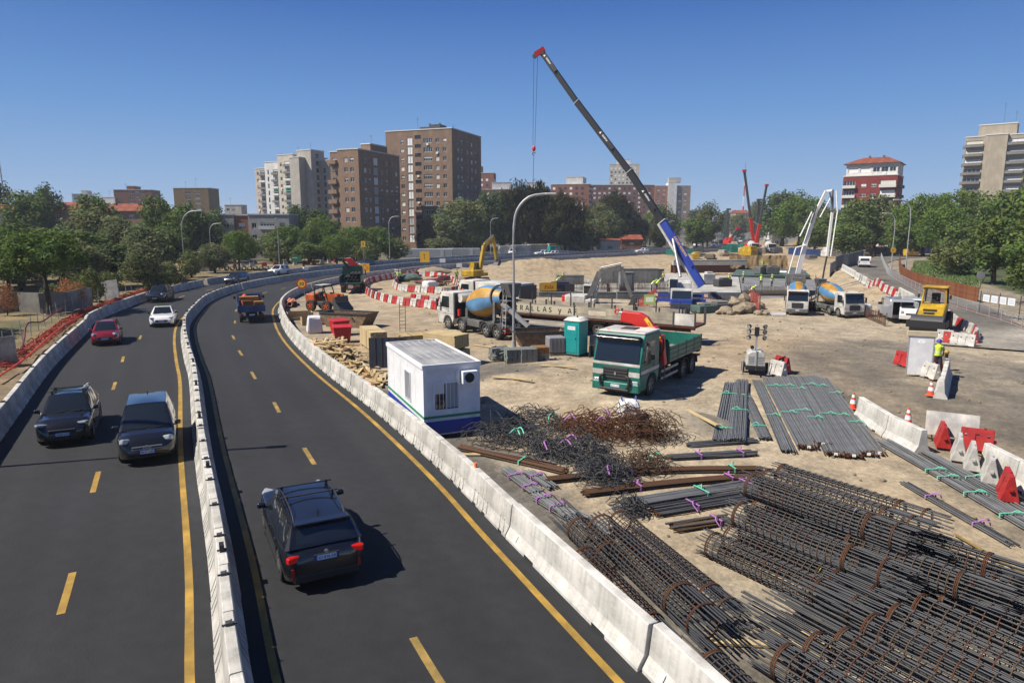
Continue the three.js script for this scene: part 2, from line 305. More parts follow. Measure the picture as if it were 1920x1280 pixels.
{
const L = 420, n = 280;
for (const [name, path, sgn] of [['road', leftPath, -1],['road', rightPath, 1]]) {
const edge = t => { const q = onMedian(path, t * L); return { x: q.x - q.tz * .3 * sgn, z: q.z + q.tx * .3 * sgn }; };
roads.push(structure(name, strip(n, t => medianPath.at(t * L), edge, 14,0, (t, x, z) => { const k = fbm(x * .25, z * .25,3,0,3), lane = Math.min(Math.abs(t - .27), Math.abs(t - .5 + .02), Math.abs(t - .73)); const v = .70 + .46 * k + .22 * Math.exp(-(lane * lane) / .003) + (t > .92 || t < .08 ? .9 * (k - .12) : 0); return [v, v, v * .99]; }), M.asphalt));
}
// distant carriageway running on towards the horizon
structure('road', strip(60, t => { const q = medianPath.at(420 + t * 480); return { x: q.x - q.tz * -9, z: q.z + q.tx * -9 }; }, t => { const q = medianPath.at(420 + t * 480); return { x: q.x - q.tz * 9, z: q.z + q.tx * 9 }; }, 2,.03, () => 1.3), M.asphalt);
const line = (parent, name, path, s0, s1, d, w, m, y = .006) => structure(name, strip(Math.max(1, Math.ceil((s1 - s0) / 1)), t => path.off(s0 + (s1 - s0) * t, d - w / 2), t => path.off(s0 + (s1 - s0) * t, d + w / 2), 1, y), m, parent);
line(roads[0], 'edge_line', medianPath, 0,330,-.72,.17, M.yellow);
line(roads[1], 'edge_line', medianPath, 0,330,.68,.15, M.yellow);
line(roads[1], 'edge_line', rightPath, 0,330,-.78,.17, M.yellow);
const worn = mat(.40,.27,.07,.8, { t: T.dusty, m: .9 });
const dash = (path, parent, mid, m, off) => { const q = path.near(...mid); const L = q.s < 140 ? 2 : 3; line(parent, 'lane_dash', path, q.s - L / 2, q.s + L / 2, off ?? q.side, .16, m); };
// lane dashes
for (const p of [[-9.81,-13.87],[-13.15,-20.46],[-20.38,-34.11],[-23.8,-40.94],[-27.22,-49.28]]) dash(medianPath, roads[0], p, M.yellow);
for (const p of [[-38.39,-79.03],[-39.05,-87.88],[-40.96,-102.9]]) dash(medianPath, roads[0], p, M.yellow);
for (const p of [[-1.49,-11.39],[-7.24,-23.26],[-10.61,-29.81],[-14.1,-36.39],[-17.53,-43.27],[-20.5,-49.52],[-23.57,-57.48],[-26.76,-65.72],[-30.54,-84.26],[-30.07,-89.42]]) dash(medianPath, roads[1], p, worn);
// service road, worn and covered in dust
const S = servicePath.length;
const serviceRoad = structure('service_road', strip(150, t => servicePath.off(30 + t * (S - 30), -serviceHalf(30 + t * (S - 30))), t => servicePath.off(30 + t * (S - 30), serviceHalf(30 + t * (S - 30))), 12,.04, (t, x, z) => { const k = fbm(x * .2, z * .2,4,0,7), d = Math.abs(t - .5) * 2; const v = .62 + .55 * k + .5 * sstep(.62,1, d + (k - .5) * .7) + .9 * sstep(-58,-45, z + (k - .5) * 8); return [v, v * .97, v * .92]; }), M.oldAsphalt);
const seamP = new Path([[16.25,-29],[15.93,-25.86],[16.53,-23.31],[16.93,-21.55]]);
structure('edge_line', strip(30, t => seamP.off(t * seamP.length, -.06), t => seamP.off(t * seamP.length, .06), 1,.06), worn, serviceRoad);
const seamQ = new Path([[11.61,-16.81],[11.78,-15.64],[11.92,-14.61]]);
structure('edge_line', strip(20, t => seamQ.off(t * seamQ.length, -.06), t => seamQ.off(t * seamQ.length, .06), 1,.06), worn, serviceRoad);
}

// ---------- barriers ----------
const ev = new Evaluator(); ev.useGroups = false; ev.attributes = ['position', 'normal'];
const brush = g => { const q = g.index ? g : g; const b = new Brush(q); b.updateMatrixWorld(true); return b; };
function cut(base, tools) { let b = brush(base); for (const t of tools) b = ev.evaluate(b, brush(t), SUBTRACTION); const g = b.geometry; return g; }
const jerseyProfile = [[-.30,0],[.30,0],[.30,.07],[.17,.30],[.105,.86],[.085,.88],[-.085,.88],[-.105,.86],[-.17,.30],[-.30,.07]];
function jersey(len, cuts) {
const g = frontPrism(jerseyProfile, len - .03,.008);
const tools = [];
for (const z of cuts) { tools.push(box(.9,.1,.26,0,.02, z)); for (const s of [-1,1]) for (const o of [-.16,.12]) { const t = box(.07,.36,.075,0,0,0); t.rotateX(.62); t.rotateZ(s * .42); tools.push(t.translate(s * .232,.22, z + o + .02)); } }
return cut(g, tools);
}
const jerseyGeo = geoFor(jersey(2,[-.62,.62]), M.conc), jerseyLong = geoFor(cut(frontPrism(jerseyProfile.map(p => [p[0] * 1.05, p[1] * 1.03]), 5.95,.012), [box(1,.12,.5,0,.02,-1.6), box(1,.12,.5,0,.02,1.6), box(.09,.5,.03,.24,.3,2.4)]), M.concPale);
const jerseyFar = geoFor(frontPrism(jerseyProfile, 5.96,.008), M.conc);
const bracketGeo = merge([box(.26,.03,.03,0,.895,0), box(.09,.06,.12,.02,.91,.01), box(.03,.05,.16,-.04,.905,.03)]);
const reflGeo = merge([box(.1,.16,.22,0,.96,0), box(.2,.02,.05,0,.89,0)]);
const jTone = [M.conc, mat(.60,.58,.53,.9, { t: T.conc, m: 2.1, bump: T.concBump, bs: .006 }), mat(.70,.68,.63,.9, { t: T.conc, m: 1.4, bump: T.concBump, bs: .006 })];
const barrierPiece = (geo, m, q, ty, label, group, fit) => {
const o = thing('concrete_barrier', label, 'barrier', [q.x, q.y || 0, q.z], ty, group);
part(o, 'block', geo, m); if (fit & 1) part(o, 'bracket', bracketGeo, M.darkSteel).position.z = .5; if (fit & 2) part(o, 'reflector', reflGeo, M.black).position.z = -.3;
if (fit & 4) part(o, 'reflector', box(.05,.14,.12,0,.95,0), M.orange, 'orange reflector');
return o;
};
const ang = q => Math.atan2(q.tx, q.tz);
const lineOf = (path, s0, s1, len, geo, tones, label, group, fitFn) => { let n = 0; for (let s = s0; s + len <= s1 + .01; s += len) { const q = path.at(s + len / 2); barrierPiece(geo, tones[(n * 7 + (n % 3)) % tones.length], q, ang(q) + rnd(-.008,.008), Array.isArray(label) ? label[n] : label, group, fitFn ? fitFn(n) : 0); n++; } };
reseed(3);
{
const sM = medianPath.near(-35,-88).s, sR = rightPath.near(0,-17.07).s, sR2 = rightPath.near(-26,-88).s, sL = leftPath.near(-42,-95).s;
lineOf(medianPath, 4, sM, 2, jerseyGeo, jTone, 'pale concrete barrier with top bracket on the median between the two carriageways', 'near median barriers', n => (n % 3 === 1 ? 3 : 1));
lineOf(medianPath, sM, 330,6, jerseyFar, jTone, 'grey concrete barrier on the far bend of the median', 'far median barriers');
lineOf(leftPath, 4, sL, 2, jerseyGeo, jTone, 'concrete barrier along the outer edge of the left carriageway beside the trees', 'near left edge barriers', n => n % 2);
lineOf(leftPath, sL, 330,6, jerseyFar, jTone, 'grey concrete barrier on the far outer bend of the left carriageway', 'far left edge barriers');
lineOf(rightPath, sR - 18, sR, 6, jerseyLong, [M.concPale],['long whitewashed concrete barrier at the bottom edge beside the ringed cages', 'long whitewashed concrete barrier with an orange reflector beside the rebar cages', 'long whitewashed concrete barrier beside the purple strapped rods'], 'long barriers beside the rebar cages', n => (n === 1 ? 4 : 0));
lineOf(rightPath, sR, sR2,2, jerseyGeo, jTone, 'pale concrete barrier between the right carriageway and the building site', 'near site edge barriers', n => (n % 6 === 1 ? 4 : 0));
lineOf(rightPath, sR2,330,6, jerseyFar, jTone, 'grey concrete barrier on the far site edge of the road', 'far site edge barriers');
// pairs beside the rebar bundles and out in the yard
const loose = (a, b, label, fit = 0) => { const A = a, B = b, q = { x: (A[0] + B[0]) / 2, z: (A[1] + B[1]) / 2, y: groundY((A[0] + B[0]) / 2, (A[1] + B[1]) / 2) + .02 }; return barrierPiece(jersey2(Math.hypot(B[0] - A[0], B[1] - A[1])), M.concPale, q, heading(A, B), label, undefined, fit); };
function jersey2(len) { return geoFor(cut(frontPrism(jerseyProfile, len - .03,.012), [box(.9,.1,.3,0,.02,-len * .25), box(.9,.1,.3,0,.02, len * .25), box(.5,.5,.03,0,.3, len * .5)]), M.concPale); }
loose([14.82,-28.15],[14.54,-25.31], 'pale concrete barrier beside an orange cone and the grey rebar bundles');
loose([14.54,-25.31],[14.63,-23.31], 'pale concrete barrier between the rebar bundles and the white board');
loose([15.87,-21.9],[15.76,-20.14], 'pale concrete barrier behind the row of white and red plastic barriers');
loose([15.76,-20.14],[15.69,-18.52], 'concrete barrier at the right edge of the photograph behind the plastic barriers');
loose([20.17,-31.25],[23.87,-36.67], 'concrete barrier seen end on with a yellow lamp on its far end');
loose([40.13,-67.93],[43.3,-76.07], 'pale concrete barrier set between red and white plastic barriers on the service road');
loose([43.81,-84.16],[47.64,-94.51], 'pale concrete barrier at the far end of the red and white service road barriers');
loose([47.31,-94.16],[53.78,-111.39], 'long grey concrete barrier beside the dug bank opposite the white van');
}
// hollow plastic barriers, red and white
const pbProfile = [[-.24,0],[.24,0],[.24,.06],[.075,.74],[.06,.8],[-.06,.8],[-.075,.74],[-.24,.06]];
const pbGeo = (() => { const g = cut(frontPrism(pbProfile, 1.0,.025), [box(.8,.09,.34,0,.02,0), cyl(.05,.05,1,10,0,.56,.34, 'x'), cyl(.05,.05,1,10,0,.56,-.34, 'x'), box(.06,.5,.12,.155,.38,0,0,0,.24), box(.06,.5,.12,-.155,.38,0,0,0,-.24)]); return geoFor(g, M.redPlastic); })();
const pbCap = cyl(.04,.04,.07,10,0,.82,.2), pbLug = box(.1,.07,.12,0,.4,.53), pbLug2 = box(.1,.07,.12,0,.3,-.53);
function plasticBarrier(x, z, turn, colour, label, group, y) {
const o = thing(colour === 'r' ? 'red_plastic_barrier' : 'white_plastic_barrier', label, 'barrier', [x, y ?? groundY(x, z) + .01, z], turn, group);
const m = colour === 'r' ? M.redPlastic : M.whitePlastic; part(o, 'body', pbGeo, m); part(o, 'filler_cap', pbCap, m); part(o, 'lug', pbLug, m); part(o, 'lug', pbLug2, m); return o;
}
// a row of alternating barriers along points, first colour given
function barrierRow(pts, pat, label, group, gap = 1.12, y) {
const P = new Path(pts.map(p => [p[0], p[1],0]), .2); let n = 0;
for (let s = gap / 2; s < P.length; s += gap) { const q = P.at(s), c = pat[n % pat.length]; if (c !== '.') plasticBarrier(q.x, q.z, ang(q) + rnd(-.12,.12), c, (c === 'r' ? 'red ' : 'white ') + label, (c === 'r' ? 'red ' : 'white ') + group, y); n++; }
}
reseed(5);
barrierRow([[-18.2,-84.26],[-15.32,-76.65],[-11.56,-70.77],[-8.54,-67.93],[-6.61,-65.72]], 'rw', 'plastic barrier in the front row beside the white mixer lorry cab', 'front row barriers');
barrierRow([[-11.09,-74.4],[-9.08,-72.28],[-7.16,-71.27]], 'rw', 'plastic barrier in the second row just left of the mixer cab', 'second row barriers');
barrierRow([[-18.66,-86.4],[-20.1,-93.51],[-20.55,-98.93],[-19.47,-103.95],[-18.62,-109.49]], 'rw', 'plastic barrier along the curved site track behind the green tipper lorry', 'curved track barriers');
barrierRow([[-16.22,-93.51],[-14.06,-86.4],[-12.3,-84.96],[-10.47,-83.57],[-7.73,-82.22],[-6.49,-90.21]], 'wwr', 'plastic barrier around the heap of pipes and timber, near side', 'near barriers round the pipe heap');
barrierRow([[-16.22,-95.25],[-17.03,-102.9],[-16.48,-108.33],[-14.83,-111.87],[-11.95,-109.49],[-9.16,-102.9],[-6.87,-93.51]], 'rw', 'plastic barrier around the heap of pipes and timber, far side', 'far barriers round the pipe heap');
barrierRow([[-17.43,-110.67],[-16.22,-118.3]], 'rw', 'plastic barrier behind the three workers in yellow vests', 'barriers behind the workers');
barrierRow([[42.93,-82.32],[40.74,-74.84],[38.88,-68.25]], 'wr', 'plastic barrier on the bank along the service road', 'service road barriers');
barrierRow([[39.66,-67.47],[39.12,-65.29],[38.57,-63.25]], 'rw', 'plastic barrier beside the yellow roller on the service road', 'barriers behind the roller');
barrierRow([[38.22,-59.52],[36.22,-54.96],[34.69,-50.52],[32.34,-46.95]], 'wrw', 'plastic barrier on the bend right of the yellow roller', 'barriers on the bend by the roller', 1.3);
for (const [p, t, c, l] of [[[30.78,-47.86],.9, 'w', 'white plastic barrier, leftmost of the four stored beside the yellow roller'],[[30.66,-46.95],.9, 'r', 'red plastic barrier stored between white ones beside the yellow roller'],[[30.9,-46.51],.8, 'w', 'white plastic barrier, middle of those stored beside the yellow roller'],[[31.03,-45.87],.7, 'w', 'white plastic barrier, rightmost and nearest of those stored beside the yellow roller'],
[[22.7,-38.84],.25, 'r', 'red plastic barrier left of the tall white sign panel'],[[22.43,-36.67],.3, 'r', 'red plastic barrier in front of the tall white sign panel'],[[24.18,-38.39],.2, 'r', 'red plastic barrier behind the white one beside the sign panel'],[[22.34,-35.6],.15, 'w', 'white plastic barrier next to the concrete barrier seen end on'],
[[14.38,-36.13],.4, 'w', 'white plastic barrier right of the lighting tower'],[[15.09,-37.37],.3, 'r', 'red plastic barrier right of the lighting tower'],
[[15.85,-24.15],-.45, 'r', 'red plastic barrier under the leaning white board'],[[15.54,-22.75],-.55, 'w', 'white plastic barrier, first right of the leaning white board'],[[15.37,-21.8],-.55, 'w', 'white plastic barrier, middle of the three in the right foreground row'],[[15.19,-20.68],-.55, 'w', 'white plastic barrier next to the big red one at the right edge'],[[14.73,-19.26],-.5, 'r', 'large red plastic barrier in the right foreground beside the long rebar bundle'],[[16.68,-23.55],1.0, 'r', 'red plastic barrier lying behind the white row in the right foreground']])
plasticBarrier(p[0], p[1], t, c, l, undefined, groundY(...p) + .08);
// far red and white rows along the road and the container yard
barrierRow([[-54.91,-133.64],[-53,-139.04],[-49.88,-140.94],[-46.76,-144.89],[-42.32,-151.25],[-39.33,-158.19]], 'rwwr', 'plastic barrier outside the far left bend below the pine trees', 'far left bend barriers', 2.4);
barrierRow([[20.71,-222.68],[29.98,-227.55],[40.56,-237.95]], 'rw', 'plastic barrier in front of the low beige shed far off', 'far barriers by the shed', 2.6);
// cones
const coneGeo = lathe([[.16,.04],[.155,.05],[.028,.72],[.0,.73]],16), coneBand = lathe([[.128,.235],[.092,.42]],16);
function cone(p, label, s = 1) { const o = thing('traffic_cone', label, 'cone', [p[0], groundY(...p) + .075, p[1]], rnd(3)); part(o, 'body', coneGeo, M.orangeRed); part(o, 'base', rbox(.38,.05,.38,.02,0,.025,0), M.orangeRed); part(o, 'band', lathe([[.130,.24],[.099,.42]],16), M.white); part(o, 'band', lathe([[.078,.52],[.052,.64]],16), M.white); o.scale.setScalar(s); return o; }
M.orangeRed = mat(.62,.07,.025,.55);
cone([15.07,-29.26], 'orange traffic cone at the end of the concrete barrier by the rebar bundles');
cone([19.96,-31.66], 'orange traffic cone beside the concrete barrier seen end on');
cone([16.05,-26.73], 'orange traffic cone mostly hidden behind the concrete barrier by the rebar');

// ---------- buildings ----------
const B = {
brown: mat(.29,.185,.12,.92, { t: T.wall, m: 6 }), brown2: mat(.31,.195,.125,.92, { t: T.wall, m: 5 }), brick: mat(.27,.105,.062,.92, { t: T.wall, m: 6 }), orange: mat(.36,.13,.06,.92, { t: T.wall, m: 6 }),
cream: mat(.66,.60,.49,.9, { t: T.wall, m: 7 }), greyCream: mat(.5,.465,.40,.9, { t: T.wall, m: 7 }), pink: mat(.62,.52,.43,.9, { t: T.wall, m: 7 }), white: mat(.80,.79,.76,.85, { t: T.wall, m: 7 }), pale: mat(.44,.43,.41,.9, { t: T.wall, m: 5 }), ochre: mat(.20,.125,.045,.92, { t: T.wall, m: 6 }),
deepRed: mat(.26,.035,.028,.85, { t: T.wall, m: 6 }), beige: mat(.46,.40,.31,.92, { t: T.wall, m: 8 }), tile: mat(.33,.085,.04,.9, { t: T.dusty, m: 3 }), roof: mat(.2,.19,.18,.95, { t: T.dirt, m: 6 }),
frame: mat(.62,.62,.60,.6), alu: mat(.36,.37,.38,.5), blind: mat(.60,.57,.50,.8), blindW: mat(.7,.7,.68,.7), blindG: mat(.35,.36,.36,.8), dark: mat(.02,.02,.022,.7), awning: mat(.03,.22,.14,.8), parapet: mat(.30,.29,.27,.9, { t: T.conc, m: 3 }), slab: mat(.55,.54,.51,.85),
pane: mat(.025,.032,.042,.08, { clearcoat: .6 }),
};
function wallGeo(len, h, holes, t = .3) {
const s = new THREE.Shape([[0,0],[len, 0],[len, h],[0, h]].map(p => new THREE.Vector2(...p)));
for (const q of holes) s.holes.push(new THREE.Path([[q.x, q.y],[q.x, q.y + q.h],[q.x + q.w, q.y + q.h],[q.x + q.w, q.y]].map(p => new THREE.Vector2(...p))));
return new THREE.ExtrudeGeometry(s, { depth: t, bevelEnabled: false }).translate(0,0,-t);
}
const wcache = {};
function frameGeo(w, h, n) { const k = 'f' + w + '_' + h + '_' + n; if (!wcache[k]) { const a = [box(w, .09,.07, w / 2,.045,-.13), box(w, .09,.07, w / 2, h - .045,-.13)]; for (let i = 0; i <= n; i++) a.push(box(.08, h - .18,.07, clamp(w * i / n, .04, w - .04), h / 2,-.13)); wcache[k] = merge(a); } return wcache[k]; }
const paneGeo = (w, h) => wcache['p' + w + '_' + h] ??= box(w, h, .03, w / 2, h / 2,-.2);
const blindGeo = (w, h, f) => wcache['b' + w + '_' + h + '_' + f] ??= box(w - .16, h * f - .09,.02, w / 2, h - (h * f) / 2 - .045,-.165);
// put local mesh (x right, y up, z out of the wall) on a face
function onFace(g, F, name, geo, m, u, y) { const o = setShadow(new THREE.Mesh(geo, m)); o.name = name; o.rotation.y = F.r; o.position.set(F.x + Math.cos(F.r) * u, F.y + y, F.z - Math.sin(F.r) * u); g.add(o); return o; }
function wallFace(g, F, m, cols, floors, fh, y1, o = {}) {
const holes = [], put = [];
cols.forEach((c, ci) => { for (let f = 0; f < floors; f++) {
if (c.skip && c.skip(f)) continue; const y = y1 + f * fh + (c.dy || 0); if (y + c.h > F.h - .3 || c.u + c.w > F.len - .1) continue;
holes.push({ x: c.u, y, w: c.w, h: c.h }); put.push([c, y, f, ci]);
} });
const wg = wallGeo(F.len, F.h, holes); const W = onFace(g, F, 'wall', geoFor(wg, m), m, 0,0);
for (const [c, y, f] of put) {
const k = c.k || 'win', r = rnd();
if (k === 'open') { onFace(g, F, 'balcony', merge([box(c.w, c.h, .05, c.w / 2, c.h / 2,-1.2), box(c.w, .9,.08, c.w / 2,.45,-.06)]), r < .5 ? B.parapet : m, c.u, y); continue; }
const fr = onFace(g, F, 'window', frameGeo(c.w, c.h, c.n || 2), c.fm || (r < .6 ? B.frame : B.alu), c.u, y);
const add = (name, geo, mm) => { const q = setShadow(new THREE.Mesh(geo, mm)); q.name = name; fr.add(q); };
if (k === 'panel') add('panel', paneGeo(c.w, c.h), r < .75 ? B.blindW : B.blindG); else add('pane', paneGeo(c.w, c.h), B.pane);
if (k === 'win' || k === 'gal') { const q = rnd(); if (q < (c.b ?? .55)) add('blind', blindGeo(c.w, c.h, pick([.35,.5,.7,1])), pick([B.blind, B.blindW, B.blindW, B.blindG])); }
if (c.bal) onFace(g, F, 'balcony', merge([box(c.w + .5,.14,1.0, c.w / 2,-.18,.5), box(c.w + .5,.75,.07, c.w / 2,.28,.96), box(.07,.75,.9,-.22,.28,.5), box(.07,.75,.9, c.w + .22,.28,.5)]), c.bm || pick([B.parapet, B.slab, B.parapet]), c.u, y);
if (c.aw && rnd() < c.aw) onFace(g, F, 'awning', box(c.w, .05,1, c.w / 2, c.h - .4,.4,.6), pick([B.awning, B.awning, B.blindW]), c.u, y);
if (k === 'win' && rnd() < .05) onFace(g, F, 'air_conditioner', rbox(.8,.6,.32,.03, c.w / 2,-.45,.17), B.blindW, c.u, y);
}
return W;
}
const faces = b => ({
F: { x: b.x0, y: b.y0 || 0, z: b.z0, r: 0, len: b.x1 - b.x0, h: b.h }, R: { x: b.x1, y: b.y0 || 0, z: b.z0 - .3, r: PI / 2, len: b.z0 - b.z1 - .6, h: b.h },
L: { x: b.x0, y: b.y0 || 0, z: b.z1 + .3, r: -PI / 2, len: b.z0 - b.z1 - .6, h: b.h }, Bk: { x: b.x1, y: b.y0 || 0, z: b.z1, r: PI, len: b.x1 - b.x0, h: b.h },
});
function block(g, b, m, spec, o = {}) {
const F = faces(b);
for (const k of ['F', 'R', 'L', 'Bk']) { const s = spec[k]; if (s) wallFace(g, F[k], s.m || m, s.cols, s.floors, s.fh, s.y1 ?? 1.2); else wallFace(g, F[k], m, [],0,3,0); }
const w = b.x1 - b.x0, d = b.z0 - b.z1, cx = (b.x0 + b.x1) / 2, cz = (b.z0 + b.z1) / 2, ty = (b.y0 || 0) + b.h;
if (o.coping !== false) part(g, 'roof', box(w + .3,.3, d + .3, cx, ty + .15, cz), o.cm || B.slab); else part(g, 'roof', box(w - .02,.2, d - .02, cx, ty + .1, cz), B.roof);
}
function antenna(g, x, y, z, h = 4) { part(g, 'antenna', merge([rod([x, y, z],[x, y + h, z],.045,5), rod([x - .6, y + h * .85, z],[x + .6, y + h * .85, z],.03,4), rod([x - .4, y + h * .95, z],[x + .4, y + h * .95, z],.03,4)]), M.darkSteel); }
reseed(41);
{ // tall brown tower
const g = thing('apartment_tower', 'tallest brown brick apartment tower with white roof edge, left of the crane', 'building', [[-20.28,-237.95][0],0,[-20.28,-237.95][1]],-.36);
block(g, { x0: -25.6, x1: 0, z0: 0, z1: -25, h: 40.6 }, B.brown, {
F: { floors: 14, fh: 3.0, y1: -2.2 + 2.4, cols: [{ u: 5.8, w: 1.4, h: 1.4 }, { u: 8.4, w: 2.1, h: 2.7, k: 'panel', n: 2, dy: -.5 }, { u: 11.5, w: 2.4, h: 1.25, n: 4, b: 0, fm: B.dark, dy: -1.5 }, { u: 14.8, w: 3.3, h: 1.6, n: 5, b: .4, dy: 0 }, { u: 19.4, w: 1.35, h: 1.4 }, { u: 22.2, w: 1.35, h: 1.4 }] },
R: { floors: 14, fh: 3.0, y1: .2, cols: [{ u: 4, w: 1.4, h: 1.4 }, { u: 7, w: 1.4, h: 1.4 }, { u: 12, w: 1.2, h: 1.4 }, { u: 15.5, w: 1.4, h: 1.4 }, { u: 19, w: 1.4, h: 1.4 }] } });
part(g, 'roof_house', merge([box(8,1.6,9,-11,41.6,-10), box(4,1,5,-10,42.9,-10), box(.5,1.2,.5,-12.5,43.3,-8.5), box(.5,1.2,.5,-8.6,43.3,-8.5)]), M.darkSteel);
antenna(g, -16,40.9,-6,5); antenna(g, -6,40.9,-14,3);
}
{ // mid brown block
const g = thing('apartment_block', 'brown brick apartment block with brick balconies, lower and left of the tallest tower', 'building', [[-46.69,-213.53][0],0,[-46.69,-213.53][1]],-.38);
block(g, { x0: -7.6, x1: 0, z0: 0, z1: -24, h: 31.2 }, B.brown2, {
F: { floors: 10, fh: 3.0, y1: .5, cols: [{ u: 2.3, w: 1.35, h: 1.4 }, { u: 4.5, w: 1.35, h: 1.4 }] },
R: { floors: 10, fh: 3.0, y1: .5, cols: [{ u: 2.6, w: 1.3, h: 1.4 }, { u: 5.2, w: 1.1, h: 1.4 }, { u: 8, w: 2.4, h: 2.3, k: 'panel', n: 2, dy: -.4, fm: B.alu }, { u: 12, w: 1.2, h: 1.4 }, { u: 15, w: 1.2, h: 1.4 }, { u: 18, w: 1.3, h: 1.4 }, { u: 20.8, w: 1.3, h: 1.4 }] } });
block(g, { x0: -11.2, x1: -7.65, z0: -1.2, z1: -23, h: 30.8 }, B.brown2, { F: { floors: 10, fh: 3.0, y1: .6, cols: [{ u: .8, w: 1.6, h: 1.4, b: .3 }] } });
for (let f = 0; f < 10; f++) if (f !== 8) part(g, 'balcony', merge([box(3.2,.2,1.8,-9.6,.2 + f * 3,-.3), box(3.2,1.05,.15,-9.6,.8 + f * 3,.53), box(.15,1.05,1.6,-11.1,.8 + f * 3,-.33), box(.15,1.05,1.6,-8.1,.8 + f * 3,-.33)]), B.brown2);
block(g, { x0: -5, x1: -1.5, z0: -9, z1: -19, y0: 31.5, h: 2.2 }, B.brown2, {});
antenna(g, -3,33.9,-12,3);
}
{ // stepped pale tower, five slabs
const c = [-84.63,-283.22]; const g = thing('apartment_tower', 'pale cream stepped apartment tower of tall slabs with green awnings', 'building', [c[0],0, c[1]],-.5);
const win = u => ({ u, w: 1.1, h: 1.4, b: .4 }), gal = (u, w) => ({ u, w, h: 1.9, k: 'gal', n: 3, b: .5, bal: 1, aw: .15 });
const fl = 13, fh = 2.85;
block(g, { x0: -31, x1: -23.4, z0: -3, z1: -20, h: 32.4 }, B.pink, { F: { floors: fl, fh, cols: [win(1.2), gal(3.3,3.2)] } });
block(g, { x0: -23.4, x1: -14, z0: -1.6, z1: -20, h: 34.6 }, B.white, { F: { floors: fl, fh, cols: [{ u: 1.6, w: .8, h: 1.9, b: 0, k: 'win', fm: B.dark, n: 1 }, gal(4.8,3.2)] } });
block(g, { x0: -14, x1: -5.2, z0: 0, z1: -20, h: 36.9 }, B.cream, { F: { floors: fl, fh, cols: [win(1.4), gal(4.2,3.4)] } });
block(g, { x0: -5.2, x1: 0, z0: 1.8, z1: -12, h: 35.4 }, B.greyCream, { R: { floors: fl, fh, cols: [{ u: 4, w: 1, h: 1.6 }] } });
block(g, { x0: -4.4, x1: 3.4, z0: -1.5, z1: -9, h: 38.4 }, B.greyCream, { R: { floors: fl, fh, cols: [{ u: 2.4, w: 1.6, h: 1.8, b: 0, fm: B.dark }] } });
block(g, { x0: 3.4, x1: 7.5, z0: -7, z1: -20, h: 34.6 }, B.greyCream, { F: { floors: fl, fh, cols: [{ u: 1.2, w: 1.2, h: 1.9, b: 0, fm: B.dark }] }, R: { floors: fl, fh, cols: [{ u: 4, w: 1.2, h: 1.6 }, { u: 8, w: 1.2, h: 1.6 }] } });
antenna(g, -20,34.9,-8,4); antenna(g, -10,37.2,-8,4); antenna(g, 0,38.7,-5,3);
}
{ // low terrace of flats behind the left trees
const c = [-57.06,-177.11]; const g = thing('terrace_block', 'low terrace of flats with an orange brick bay and glazed balconies behind the pines', 'building', [c[0],0, c[1]],.06);
const gal = u => ({ u, w: 3.6, h: 1.5, k: 'gal', n: 5, b: .5, bal: 1, bm: B.slab });
block(g, { x0: -22, x1: -13.8, z0: 0, z1: -10, h: 11 }, B.pale, { F: { floors: 3, fh: 3, y1: 1.8, cols: [gal(1), { u: 5.6, w: 1.4, h: 1.4 }] } });
block(g, { x0: -13.8, x1: -10.2, z0: -.4, z1: -10, h: 10.8 }, B.orange, { F: { floors: 3, fh: 3, y1: 1.6, cols: [{ u: 1, w: 1.6, h: 1.4 }] } });
block(g, { x0: -10.2, x1: 0, z0: 0, z1: -10, h: 11 }, B.pale, { F: { floors: 3, fh: 3, y1: 1.6, cols: [{ u: .8, w: 1.2, h: 1.4 }, gal(3), { u: 7.8, w: 1.4, h: 1.4 }] } });
}
function gableHouse(label, px0, px1, row, h, m, depth = 9, turn = 0, pitch = 2.2) {
const a = px0, b = px1, w = Math.hypot(b[0] - a[0], b[1] - a[1]); const g = thing('tiled_house', label, 'house', [a[0],0, a[1]], Math.atan2(-(b[1] - a[1]), b[0] - a[0]));
const n = Math.max(1, Math.floor(w / 4)), cols = []; for (let i = 0; i < n; i++) cols.push({ u: (i + .5) * w / n - .7, w: 1.5, h: 1.3 });
block(g, { x0: 0, x1: w, z0: 0, z1: -depth, h }, m, { F: { floors: Math.floor(h / 3), fh: 3, y1: 1.1, cols } }, { coping: false });
const s = frontPrism([[-depth / 2 - .5,0],[depth / 2 + .5,0],[0, pitch]], w + .8); s.rotateY(PI / 2); part(g, 'roof', s.translate(w / 2, h + .22,-depth / 2), B.tile);
for (let i = 1; i < w; i += 7) part(g, 'chimney', box(.7,1.4,.7, i, h + pitch * .8,-depth * .4), B.brick);
}
gableHouse('dark brick house with terracotta roof at the far left edge behind the trees', [-143.41,-186.67],[-132.69,-186.67],0,11.6, B.pale);
gableHouse('long brick house with terracotta roof left of the tall round tree', [-131.63,-197.31],[-121.68,-197.31],0,12.6, B.brown2);
gableHouse('long terracotta roofed house between the round trees on the left', [-115.56,-197.31],[-101.02,-197.31],0,12.2, B.brown2);
function slabBlock(name, label, p, w, d, h, turn, m, floors, cols, o = {}) { const g = thing(name, label, 'building', [p[0],0, p[1]], turn); block(g, { x0: 0, x1: w, z0: 0, z1: -d, h }, m, { F: { floors, fh: o.fh || 3, y1: o.y1 || 1.4, cols }, ...(o.R ? { R: { floors, fh: o.fh || 3, y1: 1.4, cols: o.R } } : {}) }); if (o.top) block(g, { x0: o.top[0], x1: o.top[1], z0: -2, z1: -d + 2, y0: h + .3, h: o.top[2] }, o.tm || m, {}); for (let i = 0; i < (o.ant || 0); i++) antenna(g, w * (.2 + .3 * i), h, -d / 2,4 + 2 * i); return g; }
